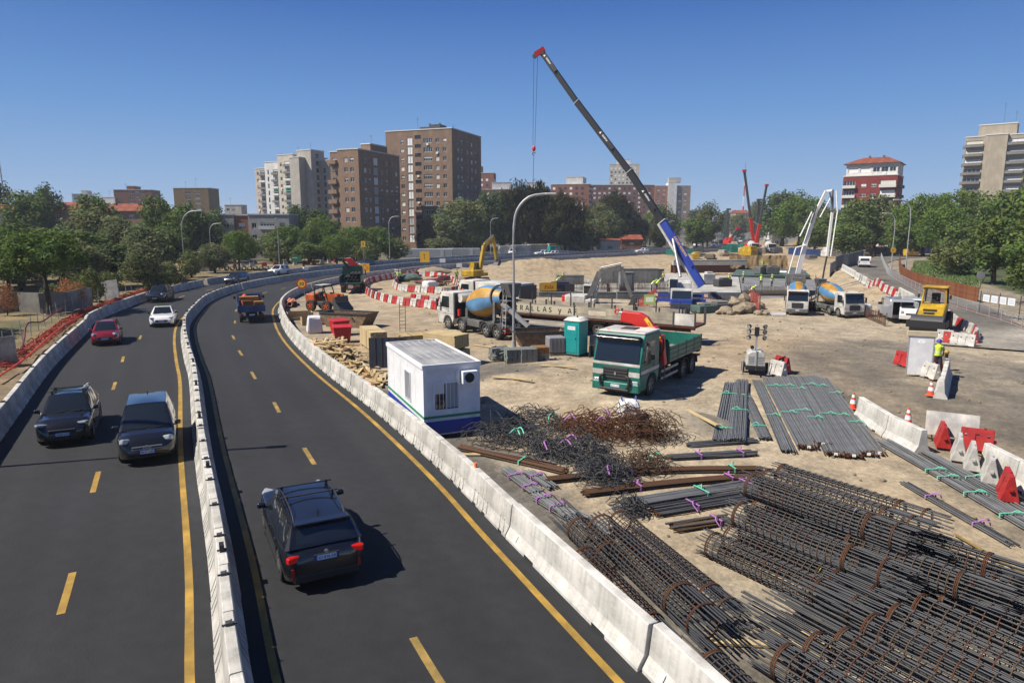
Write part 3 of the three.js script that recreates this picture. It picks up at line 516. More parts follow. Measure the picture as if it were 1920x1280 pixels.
const wide = (a, w, n) => Array.from({ length: n }, (_, i) => ({ u: a + i * w, w: 1.6, h: 1.4 }));
slabBlock('flat_block', 'reddish brown flat topped block on the far left skyline', [-214.1,-374.69],19.4,12,27.5,.1, B.brick, 9,[{ u: 8, w: 2, h: 1.4 }, { u: 11, w: 2, h: 1.4 }, { u: 14, w: 2, h: 1.4 }], { top: [6,10,1.8], ant: 1 });
slabBlock('flat_block', 'ochre brown flat topped block right of it on the left skyline', [-181.94,-374.69],19.2,12,28.4,-.05, B.ochre, 9,[{ u: 6.5, w: 3, h: 1.3 }, { u: 11.5, w: 3, h: 1.3 }], { ant: 2 });
slabBlock('white_block', 'white stepped flats on the far left skyline above the trees', [-236.7,-374.69],8,10,25.2,.2, B.white, 8, wide(1,3,2), { top: [4,7,1.6] });
slabBlock('white_block', 'low white flats beside the reddish brown skyline block', [-221.34,-374.69],8,10,23.5,-.1, B.white, 7, wide(1,3,2), { ant: 1 });
slabBlock('white_block', 'small pale rooftop block between the two brown skyline blocks', [-193.53,-374.69],4.5,8,19.5,0, B.white, 6, wide(1,2,1));
slabBlock('white_block', 'pale low rooftop with dish left of the cream stepped tower', [-155,-374.69],9,8,19.5,0, B.cream, 6, wide(1,3,2), { ant: 1 });
{ // deep red house with hipped roof
const c = [117.71,-213.53]; const g = thing('apartment_house', 'red rendered apartment house with hipped terracotta roof and white galleries', 'building', [c[0],0, c[1]],-.62);
const gl = (u, w, n) => ({ u, w, h: 2.0, n, k: 'gal', b: .25, bal: 1, bm: B.slab, fm: B.frame });
block(g, { x0: -15.2, x1: 0, z0: 0, z1: -14, h: 23.6 }, B.deepRed, { F: { floors: 7, fh: 3, y1: 2.2, cols: [gl(.3,3.2,4), { u: 5.2, w: 1.5, h: 1.15, b: .4 }, { u: 8, w: 1.5, h: 1.15, b: .4 }, gl(10.6,4.2,5)] }, R: { floors: 7, fh: 3, y1: 2.2, cols: [{ u: 2, w: 1.6, h: 1.6, bal: 1 }, { u: 8, w: 1.6, h: 1.6, bal: 1 }] } });
block(g, { x0: -14.6, x1: -.2, z0: -.6, z1: -13.4, y0: 23.9, h: 3.2 }, B.white, { F: { floors: 1, fh: 3, y1: .9, cols: [{ u: .6, w: 2.8, h: 1.8, k: 'panel', n: 1 }, { u: 4, w: 2.8, h: 1.8, k: 'panel', n: 1 }, { u: 7.6, w: 1.9, h: 1.4, b: 0 }, { u: 9.9, w: 1.9, h: 1.4, b: 0 }, { u: 12.2, w: 1.7, h: 1.4, b: 0 }] } });
const hip = new THREE.BufferGeometry(), P = [[-15.6,0,.3],[.6,0,.3],[.6,0,-14.2],[-15.6,0,-14.2],[-11,2.3,-7],[-4,2.3,-7]], f = [[0,1,5],[0,5,4],[1,2,5],[2,3,4],[2,4,5],[3,0,4],[0,2,1],[0,3,2]];
hip.setAttribute('position', new THREE.Float32BufferAttribute(f.flat().flatMap(i => P[i]), 3)); hip.computeVertexNormals(); part(g, 'roof', hip.translate(0,27.45,0), B.tile);
part(g, 'chimney', box(.6,1.2,.6,-5,29.6,-6), B.brick); part(g, 'chimney', box(.6,1.2,.6,-9,29.6,-6), B.brick);
}
{ // beige tower at the right edge
const c = [155.93,-232.63]; const g = thing('apartment_tower', 'beige tower with blank central wall and glazed galleries at the right edge', 'building', [c[0],0, c[1]],-.68);
const gl = (u, w, k) => ({ u, w, h: 1.8, n: 4, k, b: .5, bal: 1, bm: B.parapet });
block(g, { x0: -7, x1: .0, z0: -1.2, z1: -16, h: 37.4 }, B.beige, { F: { floors: 12, fh: 3, y1: 1.4, cols: [gl(.4,5.9, 'gal')] }, L: { floors: 12, fh: 3, y1: 1.4, cols: [gl(9,3, 'gal')] } });
block(g, { x0: .0, x1: 7.6, z0: 0, z1: -15, h: 37.6 }, B.beige, {});
block(g, { x0: 7.6, x1: 14, z0: -1.2, z1: -16, h: 37.4 }, B.beige, { F: { floors: 12, fh: 3, y1: 1.4, cols: [gl(.3,5.6, 'panel')] }, R: { floors: 12, fh: 3, y1: 1.4, cols: [gl(1,4, 'gal'), gl(7,4, 'gal')] } });
block(g, { x0: -3, x1: 10, z0: -4, z1: -12, y0: 37.9, h: 3.4 }, B.beige, {});
g.scale.x = .8; antenna(g, 5,41.6,-8,7); antenna(g, 9,41.6,-8,4);
}
// red brick quarter behind the central trees: windows a few pixels each
function farBlock(label, p, w, d, h, turn, m, o = {}) {
const g = thing('brick_block', label, 'building', [p[0],0, p[1]], turn);
block(g, { x0: 0, x1: w, z0: 0, z1: -d, h }, m, {}, { cm: o.cm });
const win = [], bl = []; const side = (len, f) => { for (let y = 2; y < h - 2; y += 3.1) for (let u = 2; u < len - 2; u += 3.4) (rnd() < .45 ? bl : win).push(f(u, y)); };
side(w, (u, y) => box(1.5,1.4,.12, u, y + .7,.02)); side(d, (u, y) => box(.12,1.4,1.5, w + .02, y + .7,-u));
const a = part(g, 'window_panes', win, B.pane), b = part(g, 'window_blinds', bl, B.blindW); a.userData.kind = b.userData.kind = 'stuff';
if (o.top) block(g, { x0: o.top[0], x1: o.top[1], z0: -2, z1: -d + 2, y0: h + .3, h: o.top[2] }, o.tm || B.white, {});
return g;
}
farBlock('red brick block just right of the tallest brown tower', [-24.34,-437.36],13,12,41,-.1, B.brick, { top: [0,5,4], tm: B.brick });
farBlock('long brick block with white attic behind the willow trees, left part', [-20.12,-419.81],30,14,30,0, B.brick, { cm: B.white, top: [8,20,4] });
farBlock('long brick block with white attic behind the willow trees, right part', [8.11,-419.81],17,14,30,0, B.brick, { cm: B.white, top: [1,12,4] });
farBlock('brick block with white cornice and shaded right flank behind the central trees', [23.36,-419.81],23,22,33,-.22, B.brick, { cm: B.white, top: [9,19,4] });
farBlock('wide red brick block with pale windows left of the crane boom', [54.57,-477.24],43,16,36,0, B.brick, { cm: B.cream });
farBlock('pale tower rising behind the wide red brick block', [85.89,-618],26,18,62,-.15, B.cream, { top: [6,18,4] });
farBlock('small brick block right of the crane boom beside the road', [94.64,-500.03],13,14,24,0, B.orange);
{
const p = [134.86,-656.71], g = thing('apartment_tower', 'slim tower with orange sides and a white centre right of the crane boom', 'building', [p[0],0, p[1]],-.1);
block(g, { x0: 0, x1: 12, z0: -2, z1: -20, h: 46 }, B.orange, { F: { floors: 13, fh: 3.3, cols: [{ u: 2, w: 2.5, h: 1.6 }, { u: 7, w: 2.5, h: 1.6 }] } });
block(g, { x0: 12, x1: 20, z0: 0, z1: -20, h: 49 }, B.white, {});
block(g, { x0: 20, x1: 33, z0: -2, z1: -20, h: 46 }, B.brown, { F: { floors: 13, fh: 3.3, cols: [{ u: 2, w: 2.5, h: 1.6 }, { u: 7, w: 2.5, h: 1.6 }] } });
block(g, { x0: 13, x1: 24, z0: -5, z1: -16, y0: 49.4, h: 4 }, B.greyCream, {});
}
farBlock('low orange block far down the road', [176.3,-700.58],12,14,24,0, B.orange);
gableHouse('house with terracotta roof beyond the drilling rigs', [154.13,-477.24],[162.98,-477.24],0,17, B.cream, 12);
gableHouse('terracotta roof peeping over the trees between the red house and the beige tower', [165.95,-299.48],[168.27,-299.48],0,16.5, B.cream);

// ---------- trees ----------
const bark = mat(.075,.055,.04,.95, { t: T.dusty, m: .8 });
function crownGeo({ rx, ry, rz, cy, clumps, per, leaf, cr, lo = -1, col, droop = 0, flat = 0, asp = 1.5, ragged = .5 }) {
const pos = [], nor = [], cl = []; const P = V(), N = V(), U = V(), W = V(), C = V();
for (let i = 0; i < clumps; i++) {
let y = lo + (1 - lo) * ((i + rnd()) / clumps); const a = i * 2.39996 + rnd(.6), rr = Math.sqrt(Math.max(0,1 - y * y)), f = 1 - rnd(ragged) * (rnd() < .3 ? 1.6 : .8), f2 = i % 4 === 0 ? f * .55 : f;
C.set(Math.cos(a) * rr * rx * f2, cy + y * ry * (f2 * .5 + .5), Math.sin(a) * rr * rz * f2);
const r = cr * rnd(.7,1.25), tone = rnd(.78,1.22), warm = rnd(-.12,.12);
for (let k = 0; k < per; k++) {
N.set(rnd(-1,1), rnd(-1,1), rnd(-1,1)); if (N.lengthSq() > 1 || N.lengthSq() < .02) { k--; continue; } N.normalize();
P.copy(N).multiplyScalar(r * Math.pow(rnd(), .4)); P.y *= (1 - flat); P.add(C); if (droop) P.y -= droop * rnd() * r;
N.x += rnd(-.9,.9); N.y += rnd(-.4,1.0); N.z += rnd(-.9,.9); N.normalize();
U.set(rnd(-1,1), droop ? -1.6 : rnd(-1,1), rnd(-1,1)).cross(N); if (U.lengthSq() < .01) U.set(1,0,0); U.normalize(); W.copy(N).cross(U); if (droop) { const t = U.clone(); U.copy(W); W.copy(t); }
const L = leaf * rnd(.6,1.35), s = L / 2, t = s / asp;
const q = [[-s, 0],[0,-t],[s, 0],[0, t]].map(([u, w]) => [P.x + U.x * u + W.x * w, P.y + U.y * u + W.y * w, P.z + U.z * u + W.z * w]);
pos.push(...q[0],...q[1],...q[2],...q[0],...q[2],...q[3]); const v = tone * rnd(.75,1.25);
for (let e = 0; e < 6; e++) { nor.push(N.x, N.y, N.z); cl.push(col[0] * v * (1 + warm), col[1] * v, col[2] * v * (1 - warm)); }
}
}
const g = new THREE.BufferGeometry(); g.setAttribute('position', new THREE.Float32BufferAttribute(pos, 3)); g.setAttribute('normal', new THREE.Float32BufferAttribute(nor, 3)); g.setAttribute('color', new THREE.Float32BufferAttribute(cl, 3)); return g;
}
const leafMat = new THREE.MeshPhysicalMaterial({ color: 0xffffff, vertexColors: true, roughness: .95, side: THREE.DoubleSide, transmission: .35, thickness: 0, specularIntensity: .3 });
function trunkGeo(h, r, base, limbs, spread, lean = 0) {
const a = [tube([[0,-.3,0],[lean * .3, h * .33,.02 * h],[lean * .7, h * .7,0],[lean, h, 0]], r, 8,7)];
const p = a[0].attributes.position; for (let i = 0; i < p.count; i++) { const t = clamp(p.getY(i) / h, 0,1), cx = lean * t, k = 1.15 - .75 * t; p.setX(i, cx + (p.getX(i) - cx) * k); p.setZ(i, p.getZ(i) * k); } a[0].computeVertexNormals();
for (let i = 0; i < limbs; i++) { const b = rnd(base, .95), an = i * 2.4 + rnd(.5), l = spread * rnd(.5,1); a.push(rod([lean * b, h * b, 0],[lean * b + Math.cos(an) * l, h * b + l * rnd(.5,1), Math.sin(an) * l], r * .38,5, r * .1)); }
return a;
}
const KINDS = {
round: { h: 10, w: 8, n: 3, trunk: () => trunkGeo(6.5,.26,.4,7,2.6), crown: () => crownGeo({ rx: 3.2, ry: 3.7, rz: 3.2, cy: 5.9, clumps: 58, per: 88, leaf: .46, cr: 1.15, lo: -.95, col: [0.097,0.143,0.030] }) },
dark: { h: 10, w: 8, n: 2, trunk: () => trunkGeo(6.5,.26,.4,7,2.6), crown: () => crownGeo({ rx: 3.2, ry: 4.0, rz: 3.2, cy: 5.6, clumps: 58, per: 80, leaf: .44, cr: 1.1, lo: -.98, col: [0.069,0.108,0.032] }) },
grey: { h: 10, w: 8, n: 3, trunk: () => trunkGeo(7,.22,.3,8,2.6), crown: () => crownGeo({ rx: 3.1, ry: 4.0, rz: 3.1, cy: 5.6, clumps: 56, per: 92, leaf: .5, cr: 1.15, lo: -.97, col: [0.130,0.151,0.058], asp: 2.2, ragged: .45 }) },
willow: { h: 12, w: 9, n: 3, trunk: () => trunkGeo(9,.25,.25,9,3), crown: () => crownGeo({ rx: 3.5, ry: 5.0, rz: 3.5, cy: 6.6, clumps: 64, per: 105, leaf: .75, cr: 1.3, lo: -.97, col: [0.138,0.157,0.067], droop: 1.0, asp: 3.6, ragged: .5 }) },
pine: { h: 9, w: 8.5, n: 3, trunk: () => trunkGeo(6.4,.24,.6,8,2.4,.7), crown: () => crownGeo({ rx: 3.5, ry: 2.1, rz: 3.5, cy: 6.5, clumps: 60, per: 92, leaf: .40, cr: .95, lo: -.75, col: [0.090,0.144,0.025], flat: .25, asp: 2.4, ragged: .22 }) },
dome: { h: 9, w: 9, n: 3, trunk: () => trunkGeo(6,.26,.5,8,2.4), crown: () => crownGeo({ rx: 3.7, ry: 3.4, rz: 3.7, cy: 5.0, clumps: 72, per: 96, leaf: .40, cr: 1.0, lo: -.8, col: [0.101,0.160,0.025], asp: 2.2, ragged: .2 }) },
cypress: { h: 12, w: 4, n: 1, trunk: () => trunkGeo(9,.18,.2,4,.8), crown: () => crownGeo({ rx: 1.5, ry: 5.6, rz: 1.5, cy: 6.1, clumps: 50, per: 84, leaf: .36, cr: .8, lo: -.98, col: [0.039,0.059,0.019] }) },
bush: { h: 4, w: 4.5, n: 3, trunk: () => trunkGeo(2.2,.09,.1,6,1.2), crown: () => crownGeo({ rx: 1.8, ry: 1.7, rz: 1.8, cy: 1.9, clumps: 36, per: 74, leaf: .30, cr: .6, lo: -.95, col: [0.140,0.170,0.052], asp: 2, ragged: .4 }) },
dry: { h: 4, w: 4, n: 1, trunk: () => trunkGeo(2.6,.07,.1,9,1.4), crown: () => crownGeo({ rx: 1.6, ry: 1.6, rz: 1.6, cy: 2.2, clumps: 26, per: 40, leaf: .24, cr: .6, lo: -.9, col: [0.332,0.148,0.062], asp: 2, ragged: .5 }) },
};
const treeGeo = {};
for (const [k, d] of Object.entries(KINDS)) { reseed(100 + k.length * 7 + k.charCodeAt(0)); treeGeo[k] = Array.from({ length: d.n }, () => [geoFor(d.trunk(), bark), d.crown()]); }
const TREE_NAME = { round: 'broadleaf_tree', dark: 'broadleaf_tree', grey: 'poplar_tree', willow: 'willow_tree', pine: 'pine_tree', dome: 'pine_tree', cypress: 'cypress_tree', bush: 'shrub', dry: 'dry_shrub' };
let treeN = 0;
function tree(kind, x, z, h, w, label, group) {
const d = KINDS[kind], v = treeGeo[kind][treeN++ % d.n], bushy = kind === 'bush' || kind === 'dry';
const o = thing(TREE_NAME[kind], label, bushy ? 'shrub' : 'tree', [x, groundY(x, z) - .1, z], treeN * 2.1, group);
part(o, 'trunk', v[0], bark); part(o, 'crown', v[1], leafMat); o.scale.set(w / d.w, h / d.h, w / d.w); return o;
}
for (const [k, x, z, h, w, l] of [
['pine', -42.77,-62.47,7.38,6.64, 'umbrella pine with leaning dark trunk standing in dry grass on the left'],
['dark', -146.63,-197.31,20.17,9.18, 'dark feathery tree at the far left edge of the skyline'],
['round', -132.85,-197.31,18.84,10.1, 'tall round tree behind the terracotta roofed houses on the left'],
['round', -115.63,-165.78,15.13,12.23, 'broad dark green tree in front of the far left house'],
['round', -88.2,-146.95,14.1,8.22, 'bright round tree between the two terracotta roofs'],
['grey', -72.26,-119.68,10.45,10.25, 'grey green tree just below the bright round tree on the left'],
['grey', -62.16,-109.49,9.25,7.68, 'tall grey green tree in the middle of the left wood'],
['round', -68.14,-103.95,7.6,9.73, 'broadleaf tree in the left wood above the grey site hoarding'],
['round', -71.85,-98.93,8.38,8.5, 'broadleaf tree at the left edge above the umbrella pine'],
['grey', -54.34,-100.88,8,7.87, 'silvery poplar in the left wood, right of centre'],
['dark', -53.84,-91.83,5.69,7.9, 'dark low tree in the shade of the left wood'],
['grey', -54.76,-86.4,6.02,6.42, 'silvery poplar in front of the left wood'],
['grey', -46.64,-86.4,5.82,5.41, 'pale poplar at the right front of the left wood'],
['round', -79.3,-155.8,14.23,7.51, 'round dark tree left of the ochre skyline block'],
['round', -71.72,-151.25,12.57,9.64, 'round green tree below the ochre skyline block'],
['dark', -71.19,-155.8,11.19,11.5, 'broad dark tree behind the tall curved lamp on the left'],
['round', -62.75,-125.51,7.52,6.84, 'green tree behind the lamp on the left carriageway'],
['round', -75.9,-177.11,12.02,8.25, 'green tree left of the cream stepped tower'],
['bush', -47.34,-94.37,3.3,3.69, 'pale shrub beside the left barrier above the dark car'],
['bush', -51.4,-109.49,4.4,3.76, 'bright green sapling beside the tall left lamp post'],
['bush', -45.29,-86.4,2.69,3.11, 'pale green shrub by the wire fence posts on the left'],
['bush', -45.34,-73.33,3.78,2.76, 'leafy sapling beside the leaning concrete slab on the left'],
['bush', -46.05,-77.82,3.04,2.56, 'small leafy sapling right of the leaning concrete slab'],
['dry', -45.95,-61.7,2.91,2.23, 'brown dried shrub at the left edge under the pine'],
['dry', -49.26,-75.51,2.48,2.6, 'brown dried shrub behind the grey hoarding'],
['dry', -43.21,-67.47,2.65,2.23, 'brown dried shrub right of the grey hoarding'],
['bush', -51.8,-76.65,1.8,1.92, 'small green shrub behind the umbrella pine trunk'],
['round', -79.59,-197.31,8.75,7.65, 'green tree in front of the low terrace of flats'],
['dome', -58.55,-151.25,5.35,5.88, 'round bushy tree beside the dirt track on the far left bend'],
['grey', -56.41,-160.64,6.17,7.49, 'grey green tree right of the low terrace of flats'],
['dark', -58.7,-190.09,13.61,7.67, 'dark broadleaf tree left of the brown balcony block'],
['dark', -52.37,-183.37,12.58,7.4, 'dark tree touching the left side of the brown balcony block'],
['dome', -50.85,-155.8,8.12,8.47, 'pine left of the dark trees on the far bend'],
['dome', -45.07,-165.78,10.39,8.5, 'round pine in front of the brown balcony block, left'],
['dome', -36.94,-160.64,8.12,8.24, 'round pine in front of the brown balcony block, middle'],
['dome', -31.7,-160.64,7.88,7.24, 'round pine in front of the brown balcony block, right'],
['round', -43.65,-146.95,4.52,6.85, 'low green tree below the pines on the far bend'],
['dome', -37.48,-146.95,6.32,6.4, 'low pine behind the green tipper lorry'],
['bush', -28.07,-165.78,5.35,6.95, 'pale olive shrub behind the far lamp post left of the tower'],
['bush', -32.69,-155.8,4.79,6.05, 'olive shrub below the right pine on the far bend'],
['grey', -20.66,-197.31,4.84,8.57, 'bright olive tree at the foot of the tallest tower'],
['grey', -14.63,-205.11,15.28,16.54, 'large grey green tree right of the tallest tower'],
['dark', -8.28,-222.68,18.24,10.01, 'dark tall tree right of the tallest tower'],
['dark', -3.61,-232.63,19.74,9.73, 'dark tree behind the central lamp head'],
['willow', 2.07,-222.68,20.24,12.08, 'tall willow just right of the central lamp post'],
['willow', 8.79,-218.01,19.98,13.52, 'tallest willow behind the white containers'],
['willow', 16.22,-213.53,16.54,15.23, 'domed willow behind the purple containers'],
['bush', 21.85,-213.53,5.56,7.61, 'low willow shrub right of the purple containers'],
['willow', 39.94,-268.63,19.55,19.13, 'large feathery tree in front of the wide red brick block'],
['round', 34.53,-268.63,14.71,9.15, 'green tree left of the large feathery tree'],
['dome', 44.93,-268.63,9.43,11.23, 'round pine behind the red shed'],
['round', 59.8,-299.48,13.22,9.27, 'green tree left of the crane boom foot'],
['round', 80.58,-349.62,13.04,11.35, 'small tree in front of the slim orange and white tower'],
['cypress', 115.93,-437.36,18.59,11.49, 'dark dense tree at the end of the road'],
['dark', 135.2,-437.36,17.6,9.46, 'dark tree at the road end left of the drilling rigs'],
['grey', 137.58,-419.81,15.32,14.27, 'pale tree behind the small drilling rig'],
['grey', 128.11,-361.72,20.3,11.19, 'slim tree between the two red crane booms'],
['dark', 110.94,-283.22,21.87,21.04, 'big grey green tree right of the red crane booms'],
['dome', 93.2,-222.68,16.24,17.95, 'large bright green domed tree left of the concrete pump boom'],
['grey', 98.01,-213.53,12.69,14.57, 'tree behind the concrete pump boom'],
['round', 91.37,-183.37,13.96,10.81, 'broadleaf tree right of the concrete pump boom'],
['grey', 100.29,-190.09,16.17,12.39, 'tree in front of the red apartment house'],
['round', 83.78,-171.26,8.65,10.64, 'low dark tree above the blue hoarding'],
['dome', 100.64,-177.11,13.76,9.62, 'pine with lamp post in front, left of the right pines'],
['dome', 93.23,-155.8,13.76,11.62, 'broad domed pine behind the brown fence, left'],
['dome', 103.83,-160.64,14.67,13.73, 'broad domed pine below the beige tower'],
['dome', 86.75,-139.04,10.63,10.38, 'nearest domed pine behind the lawn'],
['round', 88.39,-155.8,7.41,8.47, 'dark tree at the end of the service road'],
['round', 86.53,-119.68,12.79,9.79, 'huge leafy tree under the beige tower at the right edge'],
['round', 73.01,-94.37,13.68,9.59, 'huge leafy tree at the very right edge'],
['round', 59.49,-84.26,8,6.92, 'leafy tree with thick dark trunk behind the traffic sign back'],
['round', 50.77,-66.58,6.73,5.49, 'leafy tree overhanging the mesh fence at the right edge'],
['bush', 64.12,-98.93,5.21,6.95, 'dense shrub on the lawn behind the brown fence'],
]) tree(k, x, z, h * (k === 'willow' ? 1.14 : 1.06), w * 1.22, l);
reseed(78);   // undergrowth and young trees filling the left wood
for (let i = 0; i < 46; i++) { const s = rnd(36,100), q = leftPath.off(s, -rnd(9,34)); tree(pick(['bush', 'bush', 'grey', 'round', 'grey']), q.x, q.z, rnd(4.5,8), rnd(5,8), 'leafy undergrowth tree filling the wood left of the carriageway', 'undergrowth of the left wood'); }
for (let i = 0; i < 34; i++) { const s = rnd(100,190), q = leftPath.off(s, -rnd(14,46)); if (Math.hypot(q.x + 62, q.z + 140) < 14) continue; tree(pick(['grey', 'round', 'dome', 'bush']), q.x, q.z, rnd(5,9), rnd(6,9), 'leafy tree in the belt between the far bend and the flats', 'tree belt outside the far bend'); }
for (let i = 0; i < 30; i++) { const x = -28 + rnd(100), z = -215 - rnd(40) - x * .35; tree(pick(['willow', 'grey', 'willow', 'round']), x, z, rnd(10,17), rnd(9,13), 'feathery tree in the central belt behind the containers', 'central tree belt'); }
for (let i = 0; i < 26; i++) { const s = rnd(75,150), q = servicePath.off(s, rnd(14,42)); if (q.x / -q.z > .66) continue; tree(pick(['dome', 'round', 'round', 'bush']), q.x, q.z, rnd(6,11), rnd(7,11), 'leafy tree in the park right of the service road', 'park trees on the right'); }
for (let i = 0; i < 22; i++) { const x = 78 + rnd(90), z = -178 - rnd(60); if (x / -z < .42) continue; tree(pick(['round', 'grey', 'dome']), x, z, rnd(9,14), rnd(9,12), 'leafy tree behind the blue hoarding', 'trees behind the blue hoarding'); }
reseed(77);   // further belt of trees on the left, behind the ones above
for (let i = 0; i < 26; i++) { const x = -62 - rnd(120), z = -165 - rnd(130); if (x / -z > .86) continue; tree(pick(['round', 'grey', 'dark', 'round']), x, z, rnd(9,13), rnd(8,12), 'green tree in the far belt of trees on the left', 'far belt of trees on the left'); }
for (let i = 0; i < 24; i++) { const t = rnd(), x = 128 + t * 120 + rnd(-12,12), z = -250 - rnd(180); tree(pick(['round', 'grey', 'dome']), x, z, rnd(10,14), rnd(9,12), 'green tree in the far belt of trees on the right', 'far belt of trees on the right'); }
for (let i = 0; i < 16; i++) { const z = -470 - i * 24, x = -z * .292 + 34 + rnd(10); tree(pick(['grey', 'round', 'dark']), x, z, rnd(9,14), rnd(8,11), 'street tree right of the road near the horizon', 'street trees near the horizon'); }
for (let i = 0; i < 9; i++) { const z = -500 - i * 30, x = -z * .262 - 22 - rnd(8); tree(pick(['grey', 'round', 'dark']), x, z, rnd(8,12), rnd(8,11), 'street tree left of the road near the horizon', 'street trees left near the horizon'); }

// ---------- road vehicles ----------
function textTex(w, h, draw) { const c = document.createElement('canvas'); c.width = w; c.height = h; const x = c.getContext('2d'); draw(x, w, h); const t = new THREE.CanvasTexture(c); t.colorSpace = THREE.SRGBColorSpace; t.anisotropy = 8; return t; }
// a flat printed panel facing +z, w x h metres
function panel(parent, name, w, h, draw, pos, rot = [0,0,0], px = 256, rough = .6) {
const t = textTex(px, Math.max(16, Math.round(px * h / w)), draw), g = new THREE.PlaneGeometry(w, h); g.userData.keepUV = true;
const o = setShadow(new THREE.Mesh(g, new THREE.MeshStandardMaterial({ map: t, roughness: rough }))); o.name = name; o.position.set(...pos); o.rotation.set(...rot); parent.add(o); return o;
}
const plateDraw = (txt, bg = '#dfe2e6', fg = '#14161c') => (x, w, h) => { x.fillStyle = bg; x.fillRect(0,0, w, h); x.fillStyle = '#1a3fae'; x.fillRect(0,0, w * .09, h); x.fillRect(w * .93,0, w * .07, h); x.fillStyle = fg; x.font = `bold ${Math.round(h * .8)}px sans-serif`; x.textAlign = 'center'; x.textBaseline = 'middle'; x.fillText(txt, w * .52, h * .54, w * .78); };
const wheelCache = {};
function wheelGeos(r, w) {
const k = r + '_' + w; if (wheelCache[k]) return wheelCache[k];
const tyre = lathe([[r * .64,-w / 2 + .01],[r * .9,-w / 2],[r * .975,-w / 2 + .03],[r, -w / 4],[r, w / 4],[r * .975, w / 2 - .03],[r * .9, w / 2],[r * .64, w / 2 - .01]],24, 'x');
const rim = [lathe([[0, w * .34],[r * .12, w * .34],[r * .16, w * .28],[r * .5, w * .2]],20, 'x'), lathe([[r * .56, w * .42],[r * .65, w * .45],[r * .65,-w * .4],[r * .5,-w * .3],[0,-w * .3]],24, 'x')];
for (let i = 0; i < 5; i++) { const b = box(w * .2, r * .52, r * .16, w * .30, r * .36,0); b.rotateX(i * PI * .4); rim.push(b); }
return wheelCache[k] = [tyre, merge(rim)];
}
const rimMat = mat(.35,.35,.36,.35, { metalness: .8 }), truckRim = mat(.42,.42,.41,.6, { metalness: .3, t: T.dusty, m: .6 });
function wheel(parent, x, y, z, r, w, rm = rimMat) { const [t, q] = wheelGeos(r, w), o = part(parent, 'wheel', t, M.rubber); const m = part(o, 'rim', q, rm); o.position.set(x, y, z); o.rotation.y = x < 0 ? PI : 0; return o; }
const paint = (r, g, b, rough = .3, metal = .3) => mat(r, g, b, rough, { metalness: metal, clearcoat: 1, clearcoatRoughness: .04 });
const lerpTab = (tab, z) => { if (z <= tab[0][0]) return tab[0][1]; for (let i = 1; i < tab.length; i++) if (z <= tab[i][0]) { const a = tab[i - 1], b = tab[i], t = (z - a[0]) / (b[0] - a[0]), s = t * t * (3 - 2 * t) * .6 + t * .4; return a[1] + (b[1] - a[1]) * s; } return tab[tab.length - 1][1]; };
function bodyShell(L, W, top, wz, wr, low = .2) {       // stations run from rear (-z) to front (+z)
const zs = []; const N = 64; for (let i = 0; i <= N; i++) { const t = i / N * 2 - 1; zs.push(L / 2 * Math.sign(t) * Math.pow(Math.abs(t), .82)); }
const rows = zs.map(z => {
const e = clamp((Math.abs(z) - (L / 2 - .75)) / .75,0,1), w = W / 2 * (1 - .16 * e * e - .14 * e ** 8), b = low + .14 * e ** 3, t = lerpTab(top, z);
let arch = 0; for (const q of wz) { const d = Math.abs(z - q); if (d < wr + .07) arch = Math.max(arch, wr + Math.sqrt((wr + .07) ** 2 - d * d)); }
const Y = (f) => b + (t - b) * f;
const pts = [[w * .8, b],[w * .95, b + .02],[w * .985, Y(.28)],[w, Y(.55)],[w * .985, Y(.78)],[w * .95, Y(.92)],[w * .86, t - .012],[w * .5, t + .028],[0, t + .038]];
return pts.map(([x, y], i) => [x, i < 5 ? Math.max(y, Math.min(arch, Y(.9))) : y, z]);
});
const pos = [], idx = [], n = rows[0].length, m = 2 * n - 1;
for (const r of rows) { for (let i = 0; i < n; i++) pos.push(-r[i][0], r[i][1], r[i][2]); for (let i = n - 2; i >= 0; i--) pos.push(...r[i]); }
for (let j = 0; j < rows.length - 1; j++) for (let i = 0; i < m - 1; i++) { const a = j * m + i; idx.push(a, a + m, a + 1, a + 1, a + m, a + m + 1); }
for (const [j, f] of [[0,1],[rows.length - 1,0]]) for (let i = 1; i < m - 1; i++) { const a = j * m; f ? idx.push(a, a + i, a + i + 1) : idx.push(a, a + i + 1, a + i); }
const g = new THREE.BufferGeometry(); g.setAttribute('position', new THREE.Float32BufferAttribute(pos, 3)); g.setIndex(idx); return toCreasedNormals(g, .75);
}
const seatMat = mat(.03,.03,.032,.8), lampGlass = mat(.30,.32,.34,.08, { clearcoat: 1 }), tailRed = mat(.30,.008,.006,.15, { clearcoat: 1 }), tailLit = mat(.40,.008,.006,.2, { emissive: new THREE.Color(1,.02,.01), emissiveIntensity: .05 });
